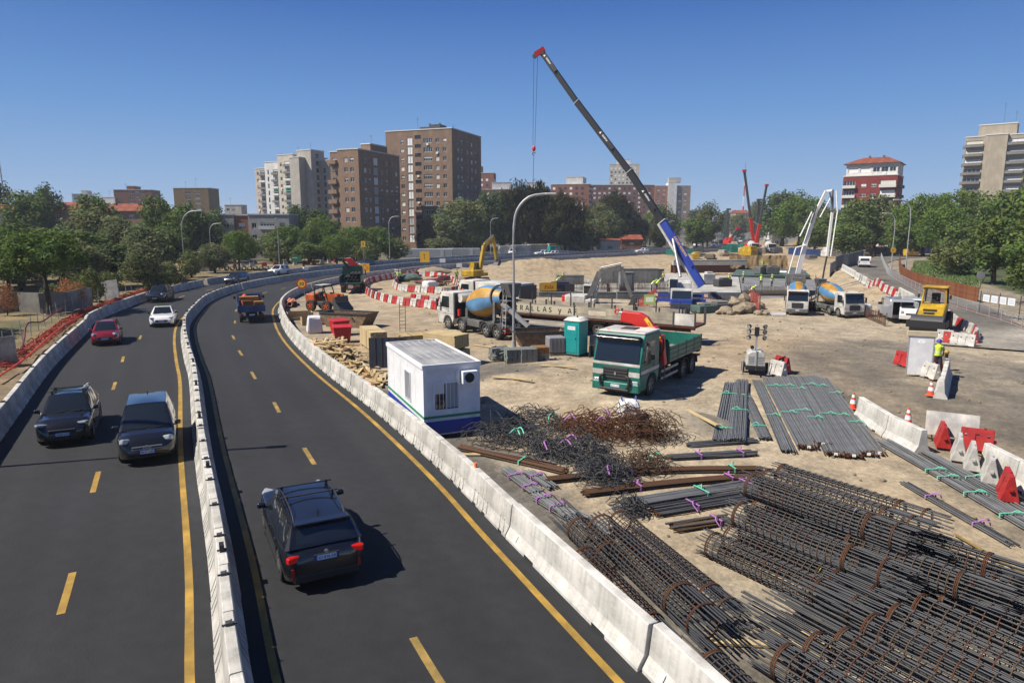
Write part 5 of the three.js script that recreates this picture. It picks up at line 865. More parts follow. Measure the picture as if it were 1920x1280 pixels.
// --- green and white flatbed with folded red crane
{
const g = truck('flatbed_lorry', 'green and white lorry with a red folded crane and green flatbed in the yard', 'lorry', { p: [5.65,-32.48], d: [-.554,.832], cm: K.teal, lo: K.teal, axles: [-4.45,-5.85], len: 8.2, H: 3.05, bumper: K.teal, plate: '6731 LPB' });
const st = [[1.64,.12, K.white],[1.45,.25, K.teal],[1.2,.24, K.white]];
for (const [y, h, m] of st) part(g, 'front_stripe', rbox(2.4, h, .03,.01,0, y, 1.41), m); part(g, 'cab_roof', rbox(2.4,.1,1.85,.04,0,3.07,-.02), K.white); for (const s of [-1,1]) part(g, 'side_stripe', box(.015,.16,2.2, s * 1.235,1.3,.25), K.white); part(g, 'visor_band', rbox(2.3,.28,.1,.04,0,2.78,1.1,-.5), K.navy);
for (const s of [-1,1]) part(g, 'bull_bar', tube([[s * .55,.45,1.5],[s * .72,.7,1.56],[s * .7,1.05,1.55],[s * .55,1.12,1.52]],.07,12,8), M.black); part(g, 'bull_bar', rod([-.7,.45,1.52],[.7,.45,1.52],.08,8), M.black); part(g, 'roof_hatch', rbox(.7,.06,.7,.02,0,3.14,-.1), M.darkSteel);
part(g, 'emblem', frontPrism([[0,.1],[.06,0],[0,-.1],[-.06,0]],.03).translate(0,1.2,1.49), M.steel); fender(g, -4.45); fender(g, -5.85);
const z0 = -2.15, z1 = -7.0, zc = (z0 + z1) / 2, L = z0 - z1;
part(g, 'bed', box(2.46,.1, L, 0,1.28, zc), mat(.36,.31,.25,.9, { t: T.wood, m: 1.2 })); part(g, 'subframe', box(1,.2, L, 0,1.12, zc), K.chassis);
for (const s of [-1,1]) for (let i = 0; i < 4; i++) { part(g, 'side_board', box(.05,.78, L / 4 - .06, s * 1.25,1.66, z0 - L / 8 - i * L / 4), K.teal); for (const y of [1.42,1.66,1.9]) part(g, 'board_rib', box(.02,.03, L / 4 - .1, s * 1.283, y, z0 - L / 8 - i * L / 4), K.tealDark); part(g, 'stake', box(.07,.86,.08, s * 1.25,1.66, z0 - (i + 1) * L / 4 + .02), K.tealDark); }
part(g, 'headboard', box(2.5,1.15,.06,0,1.85, z0 + .02), K.teal); part(g, 'tailgate', box(2.46,.78,.05,0,1.66, z1), K.teal);
for (const s of [-1,1]) { part(g, 'side_guard', [box(.04,.12,2.3, s * 1.2,.95,-2.4), box(.04,.12,2.3, s * 1.2,.6,-2.4)], M.galv).userData.kind = 'stuff'; part(g, 'fuel_tank', rbox(.5,.5,.8,.1, s * .9,.8,-1.6), M.black); part(g, 'tail_frame', [box(.3,.08,.5, s * .9,1.05, z1 - .35), box(.3,.08,.5, s * .9,.8, z1 - .35)], M.black).userData.kind = 'stuff'; }
// folded crane
part(g, 'crane_base', rbox(2.3,.45,.6,.06,0,1.25,-1.6), M.darkSteel); part(g, 'crane_column', rbox(.5,2.0,.5,.06,.55,2.1,-1.6), K.red);
const arm = part(g, 'crane_arm', frontPrism([[-1.15,3.25],[-1.05,3.75],[-.1,3.72],[.25,3.55],[1.15,2.45],[1.0,1.9],[.6,2.5],[-.5,3.15]],.42,.04,-1.6), K.red); part(g, 'crane_jib', rbox(.32,1.5,.36,.04,1.05,1.95,-1.6,0,0,.12), K.red); part(g, 'hydraulic_ram', rod([.2,1.5,-1.35],[-.4,3.1,-1.35],.08,8), M.black);
const ps = panel(arm, 'maker_strip', 1.25,.22, (x, w, h) => { x.fillStyle = '#e3b52a'; x.fillRect(0,0, w, h); x.strokeStyle = '#8c2a12'; x.lineWidth = 3; x.strokeRect(3,3, w - 6, h - 6); x.fillStyle = '#8c1f12'; x.font = `bold ${h * .62}px sans-serif`; x.textAlign = 'center'; x.textBaseline = 'middle'; x.fillText('PALFINGER', w / 2, h * .54, w * .86); }, [.62,3.02,-1.375],[0,0,-.89]);
part(g, 'crane_hook', new THREE.TorusGeometry(.12,.045,8,16,5).translate(-1.35,3.7,-1.5), K.red); part(g, 'hook_block', [rod([-1.2,3.68,-1.5],[-.9,3.66,-1.5],.07,8)], M.steel); part(g, 'stabiliser', [box(.16,.9,.16,1.15,.95,-1.6), box(.16,.9,.16,-1.15,.95,-1.6)], M.darkSteel).userData.kind = 'stuff'; part(g, 'hoses', [tube([[.8,2.9,-1.35],[1.2,2.6,-1.3],[1.25,2.0,-1.3],[1.0,1.6,-1.35]],.035,14,6), tube([[.7,2.8,-1.35],[1.05,2.4,-1.28],[1.1,1.8,-1.28],[.8,1.5,-1.35]],.03,14,6)], M.black).userData.kind = 'stuff';
}
// --- concrete mixers
const drumYellow = [.66,.36,.05], drumBlue = [.14,.35,.66];
function drumGeo(flip) {
const prof = [[.02,0],[.55,.02],[.72,.1],[1.0,.75],[1.17,1.5],[1.19,2.2],[1.08,2.9],[.86,3.6],[.62,4.15],[.6,4.3]], a = [];
for (let i = 0; i < 8; i++) { const g = new THREE.LatheGeometry(prof.map(p => new THREE.Vector2(...p)), 5, i * PI / 4 + .2, PI / 4); const c = (i + flip) % 2 ? drumYellow : drumBlue, n = g.attributes.position.count, col = new Float32Array(n * 3); const p = g.attributes.position;
for (let k = 0; k < n; k++) { const v = .82 + .3 * fbm(p.getX(k) * 2 + 9, p.getY(k) * 1.5 + p.getZ(k) * 2,3,0,12); col[3 * k] = c[0] * v; col[3 * k + 1] = c[1] * v; col[3 * k + 2] = c[2] * v; } g.setAttribute('color', new THREE.BufferAttribute(col, 3)); g.computeVertexNormals(); a.push(g.toNonIndexed()); }
const m = mergeGeometries(a); m.rotateY(.35); m.rotateX(-PI / 2 + .2); return m;
}
const drums = [drumGeo(0), drumGeo(1)], drumMat = mat(1,1,1,.45, { t: T.dusty, m: 2.4, vertexColors: true }), drumWhite = K.white;
function mixer(label, p, d, o = {}) {
const g = truck('mixer_lorry', label, 'lorry', { p, d, axles: [-1.95,-5.1,-6.45], len: 8.6, dual: -4, plate: o.plate, lo: o.lo || K.white, bumper: o.bumper, cm: K.white, group: o.group });
if (o.s) g.scale.setScalar(o.s); part(g, 'drum', geoFor(drums[o.flip || 0].clone(), drumMat), o.white ? drumWhite : drumMat).position.set(0,2.05,-1.75);
part(g, 'drum_ring', geoFor(new THREE.TorusGeometry(.9,.07,8,32).rotateX(.2).translate(0,2.85,-5.3), K.grey), K.grey); part(g, 'drum_bearing', rbox(1.0,1.1,.35,.08,0,1.6,-1.55), K.grey); part(g, 'drum_stand', [box(.15,1.6,.25,.75,1.8,-5.6), box(.15,1.6,.25,-.75,1.8,-5.6), box(1.8,.18,.3,0,1.15,-5.6)], K.grey).userData.kind = 'stuff';
part(g, 'hopper', frontPrism([[-.62,4.0],[.62,4.0],[.3,3.0],[-.3,3.0]],1.0,.04,-6.55), K.grey); part(g, 'hopper_frame', [rod([.7,1.1,-6.3],[.5,3.6,-6.4],.06), rod([-.7,1.1,-6.3],[-.5,3.6,-6.4],.06), box(1.3,.08,.9,0,2.75,-6.6)], K.grey).userData.kind = 'stuff';
part(g, 'chute', (() => { const q = new THREE.CylinderGeometry(.27,.24,2.6,12,1, true, PI * .5, PI); q.rotateX(.95); q.rotateY(o.chute ?? .4); return q.translate(.35,1.75,-7.5); })(), mat(.2,.2,.2,.7, { side: THREE.DoubleSide }));
part(g, 'water_tank', cyl(.36,.36,1.7,18,0,2.55,-1.2, 'x'), K.white); part(g, 'toolbox', rbox(.5,.5,1.6,.05,.95,.85,-3.5), K.grey); part(g, 'toolbox', rbox(.5,.5,1.6,.05,-.95,.85,-3.5), K.grey);
part(g, 'extinguisher', cyl(.13,.13,.5,12,1.1,1.45,-1.5), K.red); for (const z of [-1.95,-5.1,-6.45]) fender(g, z, K.grey);
for (const s of [1]) part(g, 'ladder', [rod([s * 1.1,.5,-7.0],[s * .75,3.2,-6.7],.03), rod([s * 1.1,.5,-7.35],[s * .75,3.2,-7.05],.03), ...Array.from({ length: 7 }, (_, i) => { const t = .08 + i * .13, x = 1.1 - .35 * t, y = .5 + 2.7 * t; return rod([s * x, y, -7.0 + .3 * t],[s * x, y, -7.35 + .3 * t],.022); })], M.galv).userData.kind = 'stuff';
part(g, 'rear_bar', [box(2.3,.14,.14,0,.6,-7.35), box(.3,.16,.06,.95,.85,-7.3), box(.3,.16,.06,-.95,.85,-7.3)], tailRed).userData.kind = 'stuff'; return g;
}
mixer('white mixer lorry with blue and yellow striped drum, side on beside the central lamp post', [-4.11,-54.14],[-.612,-.79], { flip: 1, lo: K.white, plate: '1196 MLX' });
mixer('mixer lorry with striped drum facing us, left of the pair on the site', [26.41,-62.86],[-.36,.933], { bumper: K.grey, plate: '3845 MPC', flip: 0, s: .76 });
mixer('mixer lorry with striped drum parked askew, right of the pair on the site', [30.19,-60.96],[.08,.997], { bumper: K.grey, plate: '5520 MBD', flip: 1, s: .76 });
mixer('white drummed mixer lorry far off, left of two below the red cranes', [75.16,-213.53],[-.1,.995], { white: 1 });
mixer('white drummed mixer lorry far off, right of two below the red cranes', [78.85,-209.23],[-.15,.99], { white: 1 });
// --- site lorry with green dropside body seen from behind
{
const p = [-19.51,-82.22], d = [-.16,-.987], c = [p[0] + d[0] * 6, p[1] + d[1] * 6], g = truck('tipper_lorry', 'green dropside lorry seen from behind with dark pipes and a red crane arm', 'lorry', { p: c, d, axles: [-4.3], len: 6.8, cm: K.white, lo: K.tealDark });
part(g, 'bed', box(2.5,.12,4.9,0,1.25,-3.55), K.tealDark); for (const s of [-1,1]) part(g, 'side_board', box(.06,.8,4.9, s * 1.25,1.7,-3.55), K.teal); part(g, 'headboard', box(2.5,1.8,.08,0,2.2,-1.1), K.tealDark);
for (const s of [-1,1]) { part(g, 'taillight', rbox(.5,.2,.08,.03, s * .9,.95,-6.02), tailRed); part(g, 'mudflap', box(.6,.6,.03, s * .85,.55,-5.4), M.rubber); } part(g, 'hazard_plate', new THREE.BoxGeometry(.5,.42,.03).translate(0,.85,-6.1), stripeTex).geometry.userData.keepUV = true; part(g, 'rear_frame', [box(2.4,.2,.12,0,1.1,-6.0), box(2.2,.12,.1,0,.62,-5.95)], K.chassis).userData.kind = 'stuff';
part(g, 'crane_arm', frontPrism([[-.9,3.1],[.1,4.1],[.9,4.0],[.2,3.1]],.4,.03,-1.5), K.red); part(g, 'crane_jib', rbox(.28,1.4,.3,.03,.75,3.3,-1.4,0,0,-.7), M.black);
const pg = Math.atan2(...d); for (let i = 0; i < 11; i++) solo('drain_pipe', 'dark pipe in the stack on the green dropside lorry', 'pipe', lathe([[.17,-1.9],[.2,-1.9],[.2,1.9],[.17,1.9],[.17,-1.9]],14, 'z'), mat(.03,.028,.028,.7), (() => { const lx = -.95 + (i % 4) * .41 + (Math.floor(i / 4) % 2) * .2, ly = 1.53 + groundY(...c) + Math.floor(i / 4) * .36, lz = -3.6; return [c[0] + Math.cos(pg) * lx + Math.sin(pg) * lz, ly, c[1] - Math.sin(pg) * lx + Math.cos(pg) * lz]; })(), pg, 'pipes on the green dropside lorry');
}
// --- long flat trailer with beige dropsides
{
const A = [-1.2,-55.7], Bq = [13.0,-46.6], L = Math.hypot(Bq[0] - A[0], Bq[1] - A[1]), th = Math.atan2(-(Bq[1] - A[1]), Bq[0] - A[0]);
const g = thing('flat_trailer', 'long lorry trailer with beige lettered dropsides behind the toilet cabin', 'trailer', [A[0],.02, A[1]], th);
part(g, 'bed', box(L, .14,2.45, L / 2,1.25,0), K.brown); part(g, 'chassis_rail', [box(L - 1,.35,.14, L / 2,1.0,.5), box(L - 1,.35,.14, L / 2,1.0,-.5)], K.brown).userData.kind = 'stuff';
for (const s of [-1,1]) for (let i = 0; i < 4; i++) { const w = (L - 1.6) / 4, x = .1 + w * (i + .5); for (let k = 0; k < 3; k++) part(g, 'side_plank', box(w - .12,.25,.05, x, 1.48 + k * .27, s * 1.22), K.beige); part(g, 'stake', box(.12,1.0,.1, x + w / 2,1.75, s * 1.22), M.darkSteel); }
part(g, 'side_plank', box(1.5,.8,.05, L - .8,1.75,1.22), K.white); part(g, 'end_post', box(.14,1.1,.14, L - .05,1.85,-1.15), M.darkSteel); part(g, 'end_post', box(.14,1.1,.14, L - .05,1.85,1.15), M.darkSteel);
for (let i = 0; i < 9; i++) part(g, 'stanchion', rod([1 + i * 1.75,1.3,-1.0],[1 + i * 1.75,2.75,-1.0],.05,6), M.darkSteel);
const letters = 'FERRALLAS Y AR'; const word = panel(g, 'lettering', 6.6,.6, (x, w, h) => { x.fillStyle = '#b9b19c'; x.fillRect(0,0, w, h); x.fillStyle = '#23221f'; x.font = `bold ${h * .92}px sans-serif`; x.textBaseline = 'middle'; let u = w * .01; for (const ch of letters) { x.fillText(ch === 'Y' ? 'y' : ch, u, h * .52); u += ch === ' ' ? w * .045 : w * .079; } }, [4.6,1.76,1.252],[0,0,0],1024);
for (const [x, y] of [[9.6,1.75],[12.3,1.72]]) panel(g, 'small_print', 1.4,.32, (q, w, h) => { q.fillStyle = '#bdb6a3'; q.fillRect(0,0, w, h); q.fillStyle = '#b04a40'; q.font = `${h * .3}px sans-serif`; q.fillText('Transportes', w * .12, h * .42); q.fillRect(w * .1, h * .6, w * .8,2); q.fillText('FERRALLAS', w * .3, h * .92); }, [x, y, 1.252],[0,0,0],256);
for (const x of [1.9,8.3,9.7,11.1]) for (const s of [-1,1]) { const w = wheel(g, x, .5, s * .95,.5,.42, truckRim); w.rotation.y = s > 0 ? -PI / 2 : PI / 2; part(g, 'mudguard', box(1.2,.04,.5, x, 1.06, s * .98), M.black); }
part(g, 'side_guard', [box(4.5,.12,.05,5.1,.85,1.15), box(4.5,.12,.05,5.1,.55,1.15)], M.galv).userData.kind = 'stuff';
}
{ // white tipper body of a lorry standing behind the mixer
const g = truck('tipper_lorry', 'lorry with a white tipper body mostly hidden behind the central mixer drum', 'lorry', { p: [-3.5,-66], d: [-.75,-.66], axles: [-3.6,-4.95], len: 6.5, cm: K.white });
part(g, 'tipper_body', sidePrism([[-1.2,1.3],[-1.1,2.9],[-6.3,2.9],[-6.6,1.5],[-6.2,1.3]],2.5,.06), K.white); part(g, 'tailgate', box(2.3,1.3,.06,0,2.1,-6.62), M.darkSteel);
}
// --- mobile crane
{
const p = [16.28,-65.29], th = Math.atan2(-.23,.973), g = thing('mobile_crane', 'blue and white mobile crane with a long raised black boom and red head', 'crane', [p[0],.03, p[1]], th); g.scale.setScalar(.8);
part(g, 'carrier', rbox(2.6,.7,9.5,.08,0,1.05,-4.6), K.blue); part(g, 'cab', sidePrism([[0,.55],[.05,1.2],[-.12,2.5],[-2.0,2.55],[-2.0,.55]],2.55,.06), K.white); part(g, 'windshield', quad4([1.14,1.45,.045],[-1.14,1.45,.045],[-1.1,2.38,-.1],[1.1,2.38,-.1],4,2,.02).translate(0,0,.02), M.glass);
part(g, 'bumper', rbox(2.55,.55,.3,.05,0,.62,.08), M.darkSteel); for (const s of [-1,1]) { part(g, 'hazard_board', Object.assign(new THREE.BoxGeometry(.7,.3,.04).translate(s * .85,1.05,.12), {}), stripeTex).geometry.userData.keepUV = true; for (const z of [-1.6,-3.2,-6.4,-8]) wheel(g, s * 1.05,.62, z, .62,.45, truckRim); }
for (const z of [-2.6,-8.9]) for (const s of [-1,1]) { part(g, 'outrigger', box(2.3,.35,.4, s * 2.3,1.0, z), K.blue); part(g, 'outrigger_leg', rod([s * 3.3,0, z],[s * 3.3,1.2, z],.09,8), M.steel); part(g, 'outrigger_pad', cyl(.35,.4,.1,14, s * 3.3,.05, z), M.darkSteel); part(g, 'hazard_board', new THREE.BoxGeometry(.5,.4,.03).translate(s * 3.2,1.05, z + .24), stripeTex).geometry.userData.keepUV = true; }
part(g, 'turntable', cyl(1.1,1.1,.35,24,0,1.55,-5.5), K.chassis); part(g, 'superstructure', rbox(2.4,1.3,4.2,.08,0,2.35,-6.6), K.white); part(g, 'counterweight', rbox(2.6,1.3,1.0,.08,0,2.2,-9.1), K.blue);
part(g, 'operator_cab', sidePrism([[-3.4,1.8],[-3.2,2.5],[-3.6,3.6],[-5.0,3.65],[-5.0,1.8]],1.1,.05).translate(-1.0,0,0), K.white); part(g, 'operator_window', quad4([-.52,2.4,-3.16],[-1.48,2.4,-3.16],[-1.48,3.5,-3.55],[-.52,3.5,-3.55]).translate(0,0,.03), M.glass);
// boom in world coordinates, brought into the crane's frame
g.updateMatrixWorld(true); const inv = g.matrixWorld.clone().invert(), W = (a) => V(...a).applyMatrix4(inv).toArray();
const b0 = [20.59,1.67,-74], b1 = [16.66,8.52,-76.5], b2 = [13.28,14.1,-79], b3 = [7.58,22.27,-83], b4 = [3.56,28.51,-86], ram = [18.04,2.71,-73.2], ram2 = [17.6,6.68,-75.4];
const seg = (n, a, b, w, h, m) => part(g, n, geoFor([beam(W(a), W(b), w, h)], m), m);
seg('boom_base', b0, b1,.8,1.05, K.blue); const white = b0.map((v, i) => v + (b1[i] - v) * .2);
part(g, 'boom_stripe', [beam(W(b0.map((v, i) => v + (i === 0 ? -.42 : i === 1 ? -.22 : .05))), W(b1.map((v, i) => v + (i === 0 ? -.42 : i === 1 ? -.22 : .05))), .84,.3)], K.white);
const dark = mat(.02,.02,.022,.45, { t: T.fine, m: 2 });
seg('boom_section', b1.map((v, i) => v + (b0[i] - v) * .05), b2,.66,.92, dark); seg('boom_section', b2.map((v, i) => v + (b1[i] - v) * .03), b3,.58,.8, dark); seg('boom_section', b3.map((v, i) => v + (b2[i] - v) * .03), b4,.5,.7, dark);
for (const [q, w] of [[b1,1.3],[b2,1.08],[b3,.95]]) { const e = b4.map((v, i) => v - b0[i]), l = Math.hypot(...e), t = q.map((v, i) => v + e[i] / l * .1); seg('boom_collar', q, t, w * .75, w, q === b1 ? K.white : M.galv); }
const hd = [b4[0] - .25, b4[1] + .1, b4[2]]; seg('boom_head', [b4[0] - .8, b4[1] - .3, b4[2]],[b4[0] + .3, b4[1] + .4, b4[2]],.6,.75, K.red); part(g, 'head_sheave', cyl(.32,.32,.3,16,...W([b4[0] - .85, b4[1] - .45, b4[2]]), 'z'), M.darkSteel);
for (const [a, b] of [[b1, b2],[b2, b3],[b3, b4]]) { const at = a === b3 ? .78 : .45, c = a.map((v, i) => v + (b[i] - v) * at), pl = panel(g, 'boom_lettering', 3.4,.5, (x, w, h) => { x.fillStyle = '#16171a'; x.fillRect(0,0, w, h); x.fillStyle = '#d8d8d6'; x.beginPath(); x.moveTo(w * .04, h * .85); x.lineTo(w * .09, h * .15); x.lineTo(w * .14, h * .85); x.fill(); x.font = `bold italic ${h * .72}px sans-serif`; x.textBaseline = 'middle'; x.fillText('Kobina', w * .22, h * .52); }, W([c[0], c[1], c[2] + .42]), [0,0,0],256); const A = V(...W(b)), Bv = V(...W(a)), ax = Bv.clone().sub(A).normalize(), nz = V(...W([c[0], c[1], c[2] + 1])).sub(V(...W(c))); nz.addScaledVector(ax, -nz.dot(ax)).normalize(); pl.setRotationFromMatrix(new THREE.Matrix4().makeBasis(ax, nz.clone().cross(ax), nz)); }
{ const c = b0.map((v, i) => v + (b1[i] - v) * .55), pl = panel(g, 'boom_lettering', 5.2,.55, (x, w, h) => { x.fillStyle = '#1b2f8c'; x.fillRect(0,0, w, h); x.fillStyle = '#c9a24a'; x.font = `bold italic ${h * .8}px sans-serif`; x.textBaseline = 'middle'; x.fillText('GRUAS KOBINA', w * .08, h * .52, w * .85); }, W([c[0] + .1, c[1] + .12, c[2] + .62]), [0,0,0],512); const A = V(...W(b1)), Bv = V(...W(b0)), ax = Bv.clone().sub(A).normalize(), nz = V(...W([c[0], c[1], c[2] + 1])).sub(V(...W(c))); nz.addScaledVector(ax, -nz.dot(ax)).normalize(); pl.setRotationFromMatrix(new THREE.Matrix4().makeBasis(ax, nz.clone().cross(ax), nz)); }
part(g, 'boom_ram', [rod(W(ram), W(ram2), .2,10)], M.steel);
const t0 = [b4[0] - .95, b4[1] - .6, b4[2]]; const hook = [2.67,17.24,-86];
part(g, 'hoist_rope', [rod(W(t0), W([hook[0] - .12, hook[1] + .5, t0[2]]), .03,5), rod(W([t0[0] + .45, t0[1] + .1, t0[2]]), W([hook[0] + .12, hook[1] + .5, t0[2]]), .03,5)], M.darkSteel).userData.kind = 'stuff';
const hk = part(g, 'hook_block', sph(.36,...W([hook[0], hook[1] + .15, t0[2]]), .8,1.2,.6), K.red); part(hk, 'hook', new THREE.TorusGeometry(.2,.06,8,16,4.6).translate(...W([hook[0], hook[1] - .45, t0[2]])), M.darkSteel);
part(g, 'sling', [rod(W([hook[0], hook[1] - .5, t0[2]]), W([hook[0] - .1, hook[1] - 4.6, t0[2]]), .035,5)], M.darkSteel);
}
// --- concrete pump with white folding boom
{
const c = [30.92,-72.28], g = thing('concrete_pump', 'white concrete pump boom folded high behind the left striped mixer', 'concrete pump', [c[0], groundY(...c), c[1] - 14]);
g.updateMatrixWorld(true); const o = g.position, D = 88, L = p => [p[0] - o.x, p[1] - o.y, p[2] - o.z];
const pts = [[36.56,0.88,-88],[37.5,5.99,-88],[38.46,9.67,-88],[39.66,12.44,-88],[40.23,12.55,-87.5],[40.15,9.78,-87],[39.71,4.36,-86.6],[39.41,2.69,-86.4]].map(L);
const pw = mat(.72,.72,.70,.4);
part(g, 'boom_section', [beam(pts[0], pts[1],.38,.52), beam(pts[1], pts[2],.34,.44)], pw).userData.kind = 'stuff'; part(g, 'boom_section', beam(pts[2], pts[3],.28,.36), pw); part(g, 'boom_section', beam(pts[3], pts[4],.22,.24), pw); part(g, 'boom_section', beam(pts[4], pts[5],.22,.26), M.grey = K.grey); part(g, 'boom_section', beam(pts[5], pts[6],.2,.28), pw);
const off = (p, dx, dy, dz = .3) => [p[0] + dx, p[1] + dy, p[2] + dz];
part(g, 'delivery_pipe', [rod(off(pts[0],-1.3,.4), off(pts[1],-1.3,-.6), .09,8), rod(off(pts[1],-1.3,-.6), off(pts[1],-.1,-.3), .09,8), rod(off(pts[1],-.9,.8), off(pts[2],-.55,.2), .09,8), rod(off(pts[2],.5,-.5), off(pts[3],.6,-.6), .08,8)], pw).userData.kind = 'stuff';
part(g, 'delivery_pipe', [rod(off(pts[5],.5,.0), off(pts[6],.35,0), .08,8), rod(off(pts[4],.3,-.1), off(pts[5],.5,0), .07,8)], pw).userData.kind = 'stuff';
part(g, 'boom_ram', [rod(off(pts[2],-.6,-1.2), off(pts[2],0,.9), .1,8), rod(off(pts[4],-.5,-.3), off(pts[5],-.1,.6), .09,8)], M.darkSteel).userData.kind = 'stuff'; part(g, 'end_hose', tube([pts[6], pts[7], off(pts[7],-.4,-2.2), off(pts[7],-.9,-3.4)],.11,16,8), M.rubber);
const bx = pts[0]; part(g, 'turret', [cyl(.9,1.0,.8,20, bx[0], bx[1] - .5, bx[2]), box(1.2,1.4,1.2, bx[0], bx[1] - 1.2, bx[2])], K.white).userData.kind = 'stuff'; part(g, 'chassis', rbox(2.4,1.2,8,.1,0,0,0,0,-.4).translate(bx[0] + 1.2,1.3, bx[2] - 2.8), K.grey);
}
// --- excavators
function excavator(label, p, turn, m, o = {}) {
const y = o.y ?? groundY(...p), g = thing('excavator', label, 'excavator', [p[0], y, p[1]], turn), S = o.s || 1; g.scale.setScalar(S);
for (const s of [-1,1]) { const t = part(g, 'track', sidePrism([[-1.7,.12],[-1.55,0],[1.55,0],[1.7,.12],[1.85,.45],[1.6,.82],[-1.6,.82],[-1.85,.45]],.55,.03).translate(s * 1.05,0,0), M.darkSteel); for (const z of [-1.3,-.45,.45,1.3]) part(t, 'roller', cyl(.2,.2,.6,14, s * 1.05,.3, z, 'x'), K.mud); }
part(g, 'upper_body', [rbox(2.5,.95,2.4,.12,0,1.5,-.7), rbox(2.4,.5,1.2,.12,0,1.3,1.0)], m); part(g, 'turntable', cyl(.8,.8,.3,20,0,.95,0), M.darkSteel); if (o.cw) part(g, 'counterweight', rbox(2.45,.9,.5,.15,0,1.5,-2.0), o.cw);
part(g, 'cab', sidePrism([[-.1,1.9],[1.35,1.9],[1.5,2.3],[1.05,3.1],[-.05,3.12]],1.0,.06).translate(.72,0,0), o.cabM || m); for (const s of [-1,1]) part(g, 'cab_window', sidePrism([[.0,2.1],[1.25,2.1],[1.36,2.35],[1.0,2.95],[.0,2.97]],.02,0).translate(.72 + s * .505,0,0), M.glass); part(g, 'cab_window', quad4([1.16,2.3,1.5],[.28,2.3,1.5],[.28,3.0,1.1],[1.16,3.0,1.1]).translate(0,0,.03), M.glass);
const a = o.arm || [[0,1.9,1.0],[0,4.4,2.6],[0,5.0,4.6],[0,2.4,6.0]], am = o.am || m;
part(g, 'boom', geoFor([beam(a[0], a[1],.42,.62), beam(a[1], a[2],.4,.55)], am), am); part(g, 'stick', geoFor([beam(a[2], a[3],.32,.45)], am), am); part(g, 'hydraulic_ram', [rod([.3,1.7,1.4],[.3, (a[0][1] + a[1][1]) / 2 + .2, (a[0][2] + a[1][2]) / 2 + .5],.08), rod([0, a[1][1] + .5, a[1][2] + .1],[0, a[2][1] + .45, a[2][2] + .1],.08)], M.steel).userData.kind = 'stuff';
const b = a[3]; part(g, 'bucket', sidePrism([[0,0],[.5,-.1],[.62,-.6],[.2,-1.0],[-.4,-.95],[-.1,-.5]],1.0,.03).translate(b[0], b[1], b[2]), M.darkSteel); part(g, 'exhaust', rod([-.8,1.9,-1.3],[-.8,2.5,-1.3],.07,8), M.darkSteel); return g;
}
excavator('yellow excavator working on the slope behind the barrier rings', [-5.59,-105.33],.9 + PI / 2, K.yellow, { y: -.5, arm: [[0,1.9,1.0],[0,5.6,2.0],[0,6.8,4.2],[0,3.4,5.0]] });
excavator('white and red excavator with a grey arm behind the beige trailer', [7.56,-72.29],1.25, K.white, { y: -.9, s: .92, cw: K.red, am: K.grey, arm: [[0,1.9,.8],[0,4.6,1.9],[0,5.2,4.3],[0,1.9,5.6]] });
// --- yellow roller
{
const p = [31.09,-50.52], g = thing('road_roller', 'yellow road roller with open cab facing us on the right', 'roller', [p[0],.03, p[1]], Math.atan2(-.62,.78));
part(g, 'drum', cyl(.75,.75,2.1,32,0,.75,.3, 'x'), M.darkSteel); part(g, 'drum_frame', [box(.14,.45,1.9,1.2,.85,.0), box(.14,.45,1.9,-1.2,.85,.0), box(2.5,.5,.2,0,.9,1.15)], M.black).userData.kind = 'stuff';
part(g, 'rear_bonnet', sidePrism([[-.9,.9],[-.7,1.35],[-1.9,2.1],[-3.6,2.15],[-3.6,.9]],1.7,.1), K.yellow); for (const y of [0,1]) part(g, 'vent', box(.9 - y * .2,.05,.2,-.1,1.72 - y * .2,-1.22 + y * .32,.55), M.black);
for (const s of [-1,1]) { wheel(g, s * .95,.78,-3.2,.78,.5, mat(.4,.26,.02,.6)); part(g, 'cab_post', [beam([s * .78,2.0,-2.1],[s * .7,3.35,-2.3],.1,.12)], K.yellow); part(g, 'cab_post', [beam([s * .78,2.0,-3.6],[s * .7,3.35,-3.5],.1,.12)], M.black); part(g, 'mirror', rbox(.16,.3,.08,.03, s * 1.05,2.7,-2.2), M.black); }
part(g, 'cab_roof', [rbox(1.7,.12,1.6,.04,0,3.4,-2.9), box(1.5,.12,.1,0,3.3,-2.28)], K.yellow).userData.kind = 'stuff'; part(g, 'seat', [rbox(.6,.7,.18,.06,0,2.55,-3.2), rbox(.6,.15,.6,.05,0,2.2,-2.95)], M.black).userData.kind = 'stuff'; part(g, 'steering_wheel', new THREE.TorusGeometry(.2,.03,8,18).rotateX(-.9).translate(0,2.5,-2.5), M.black);
}
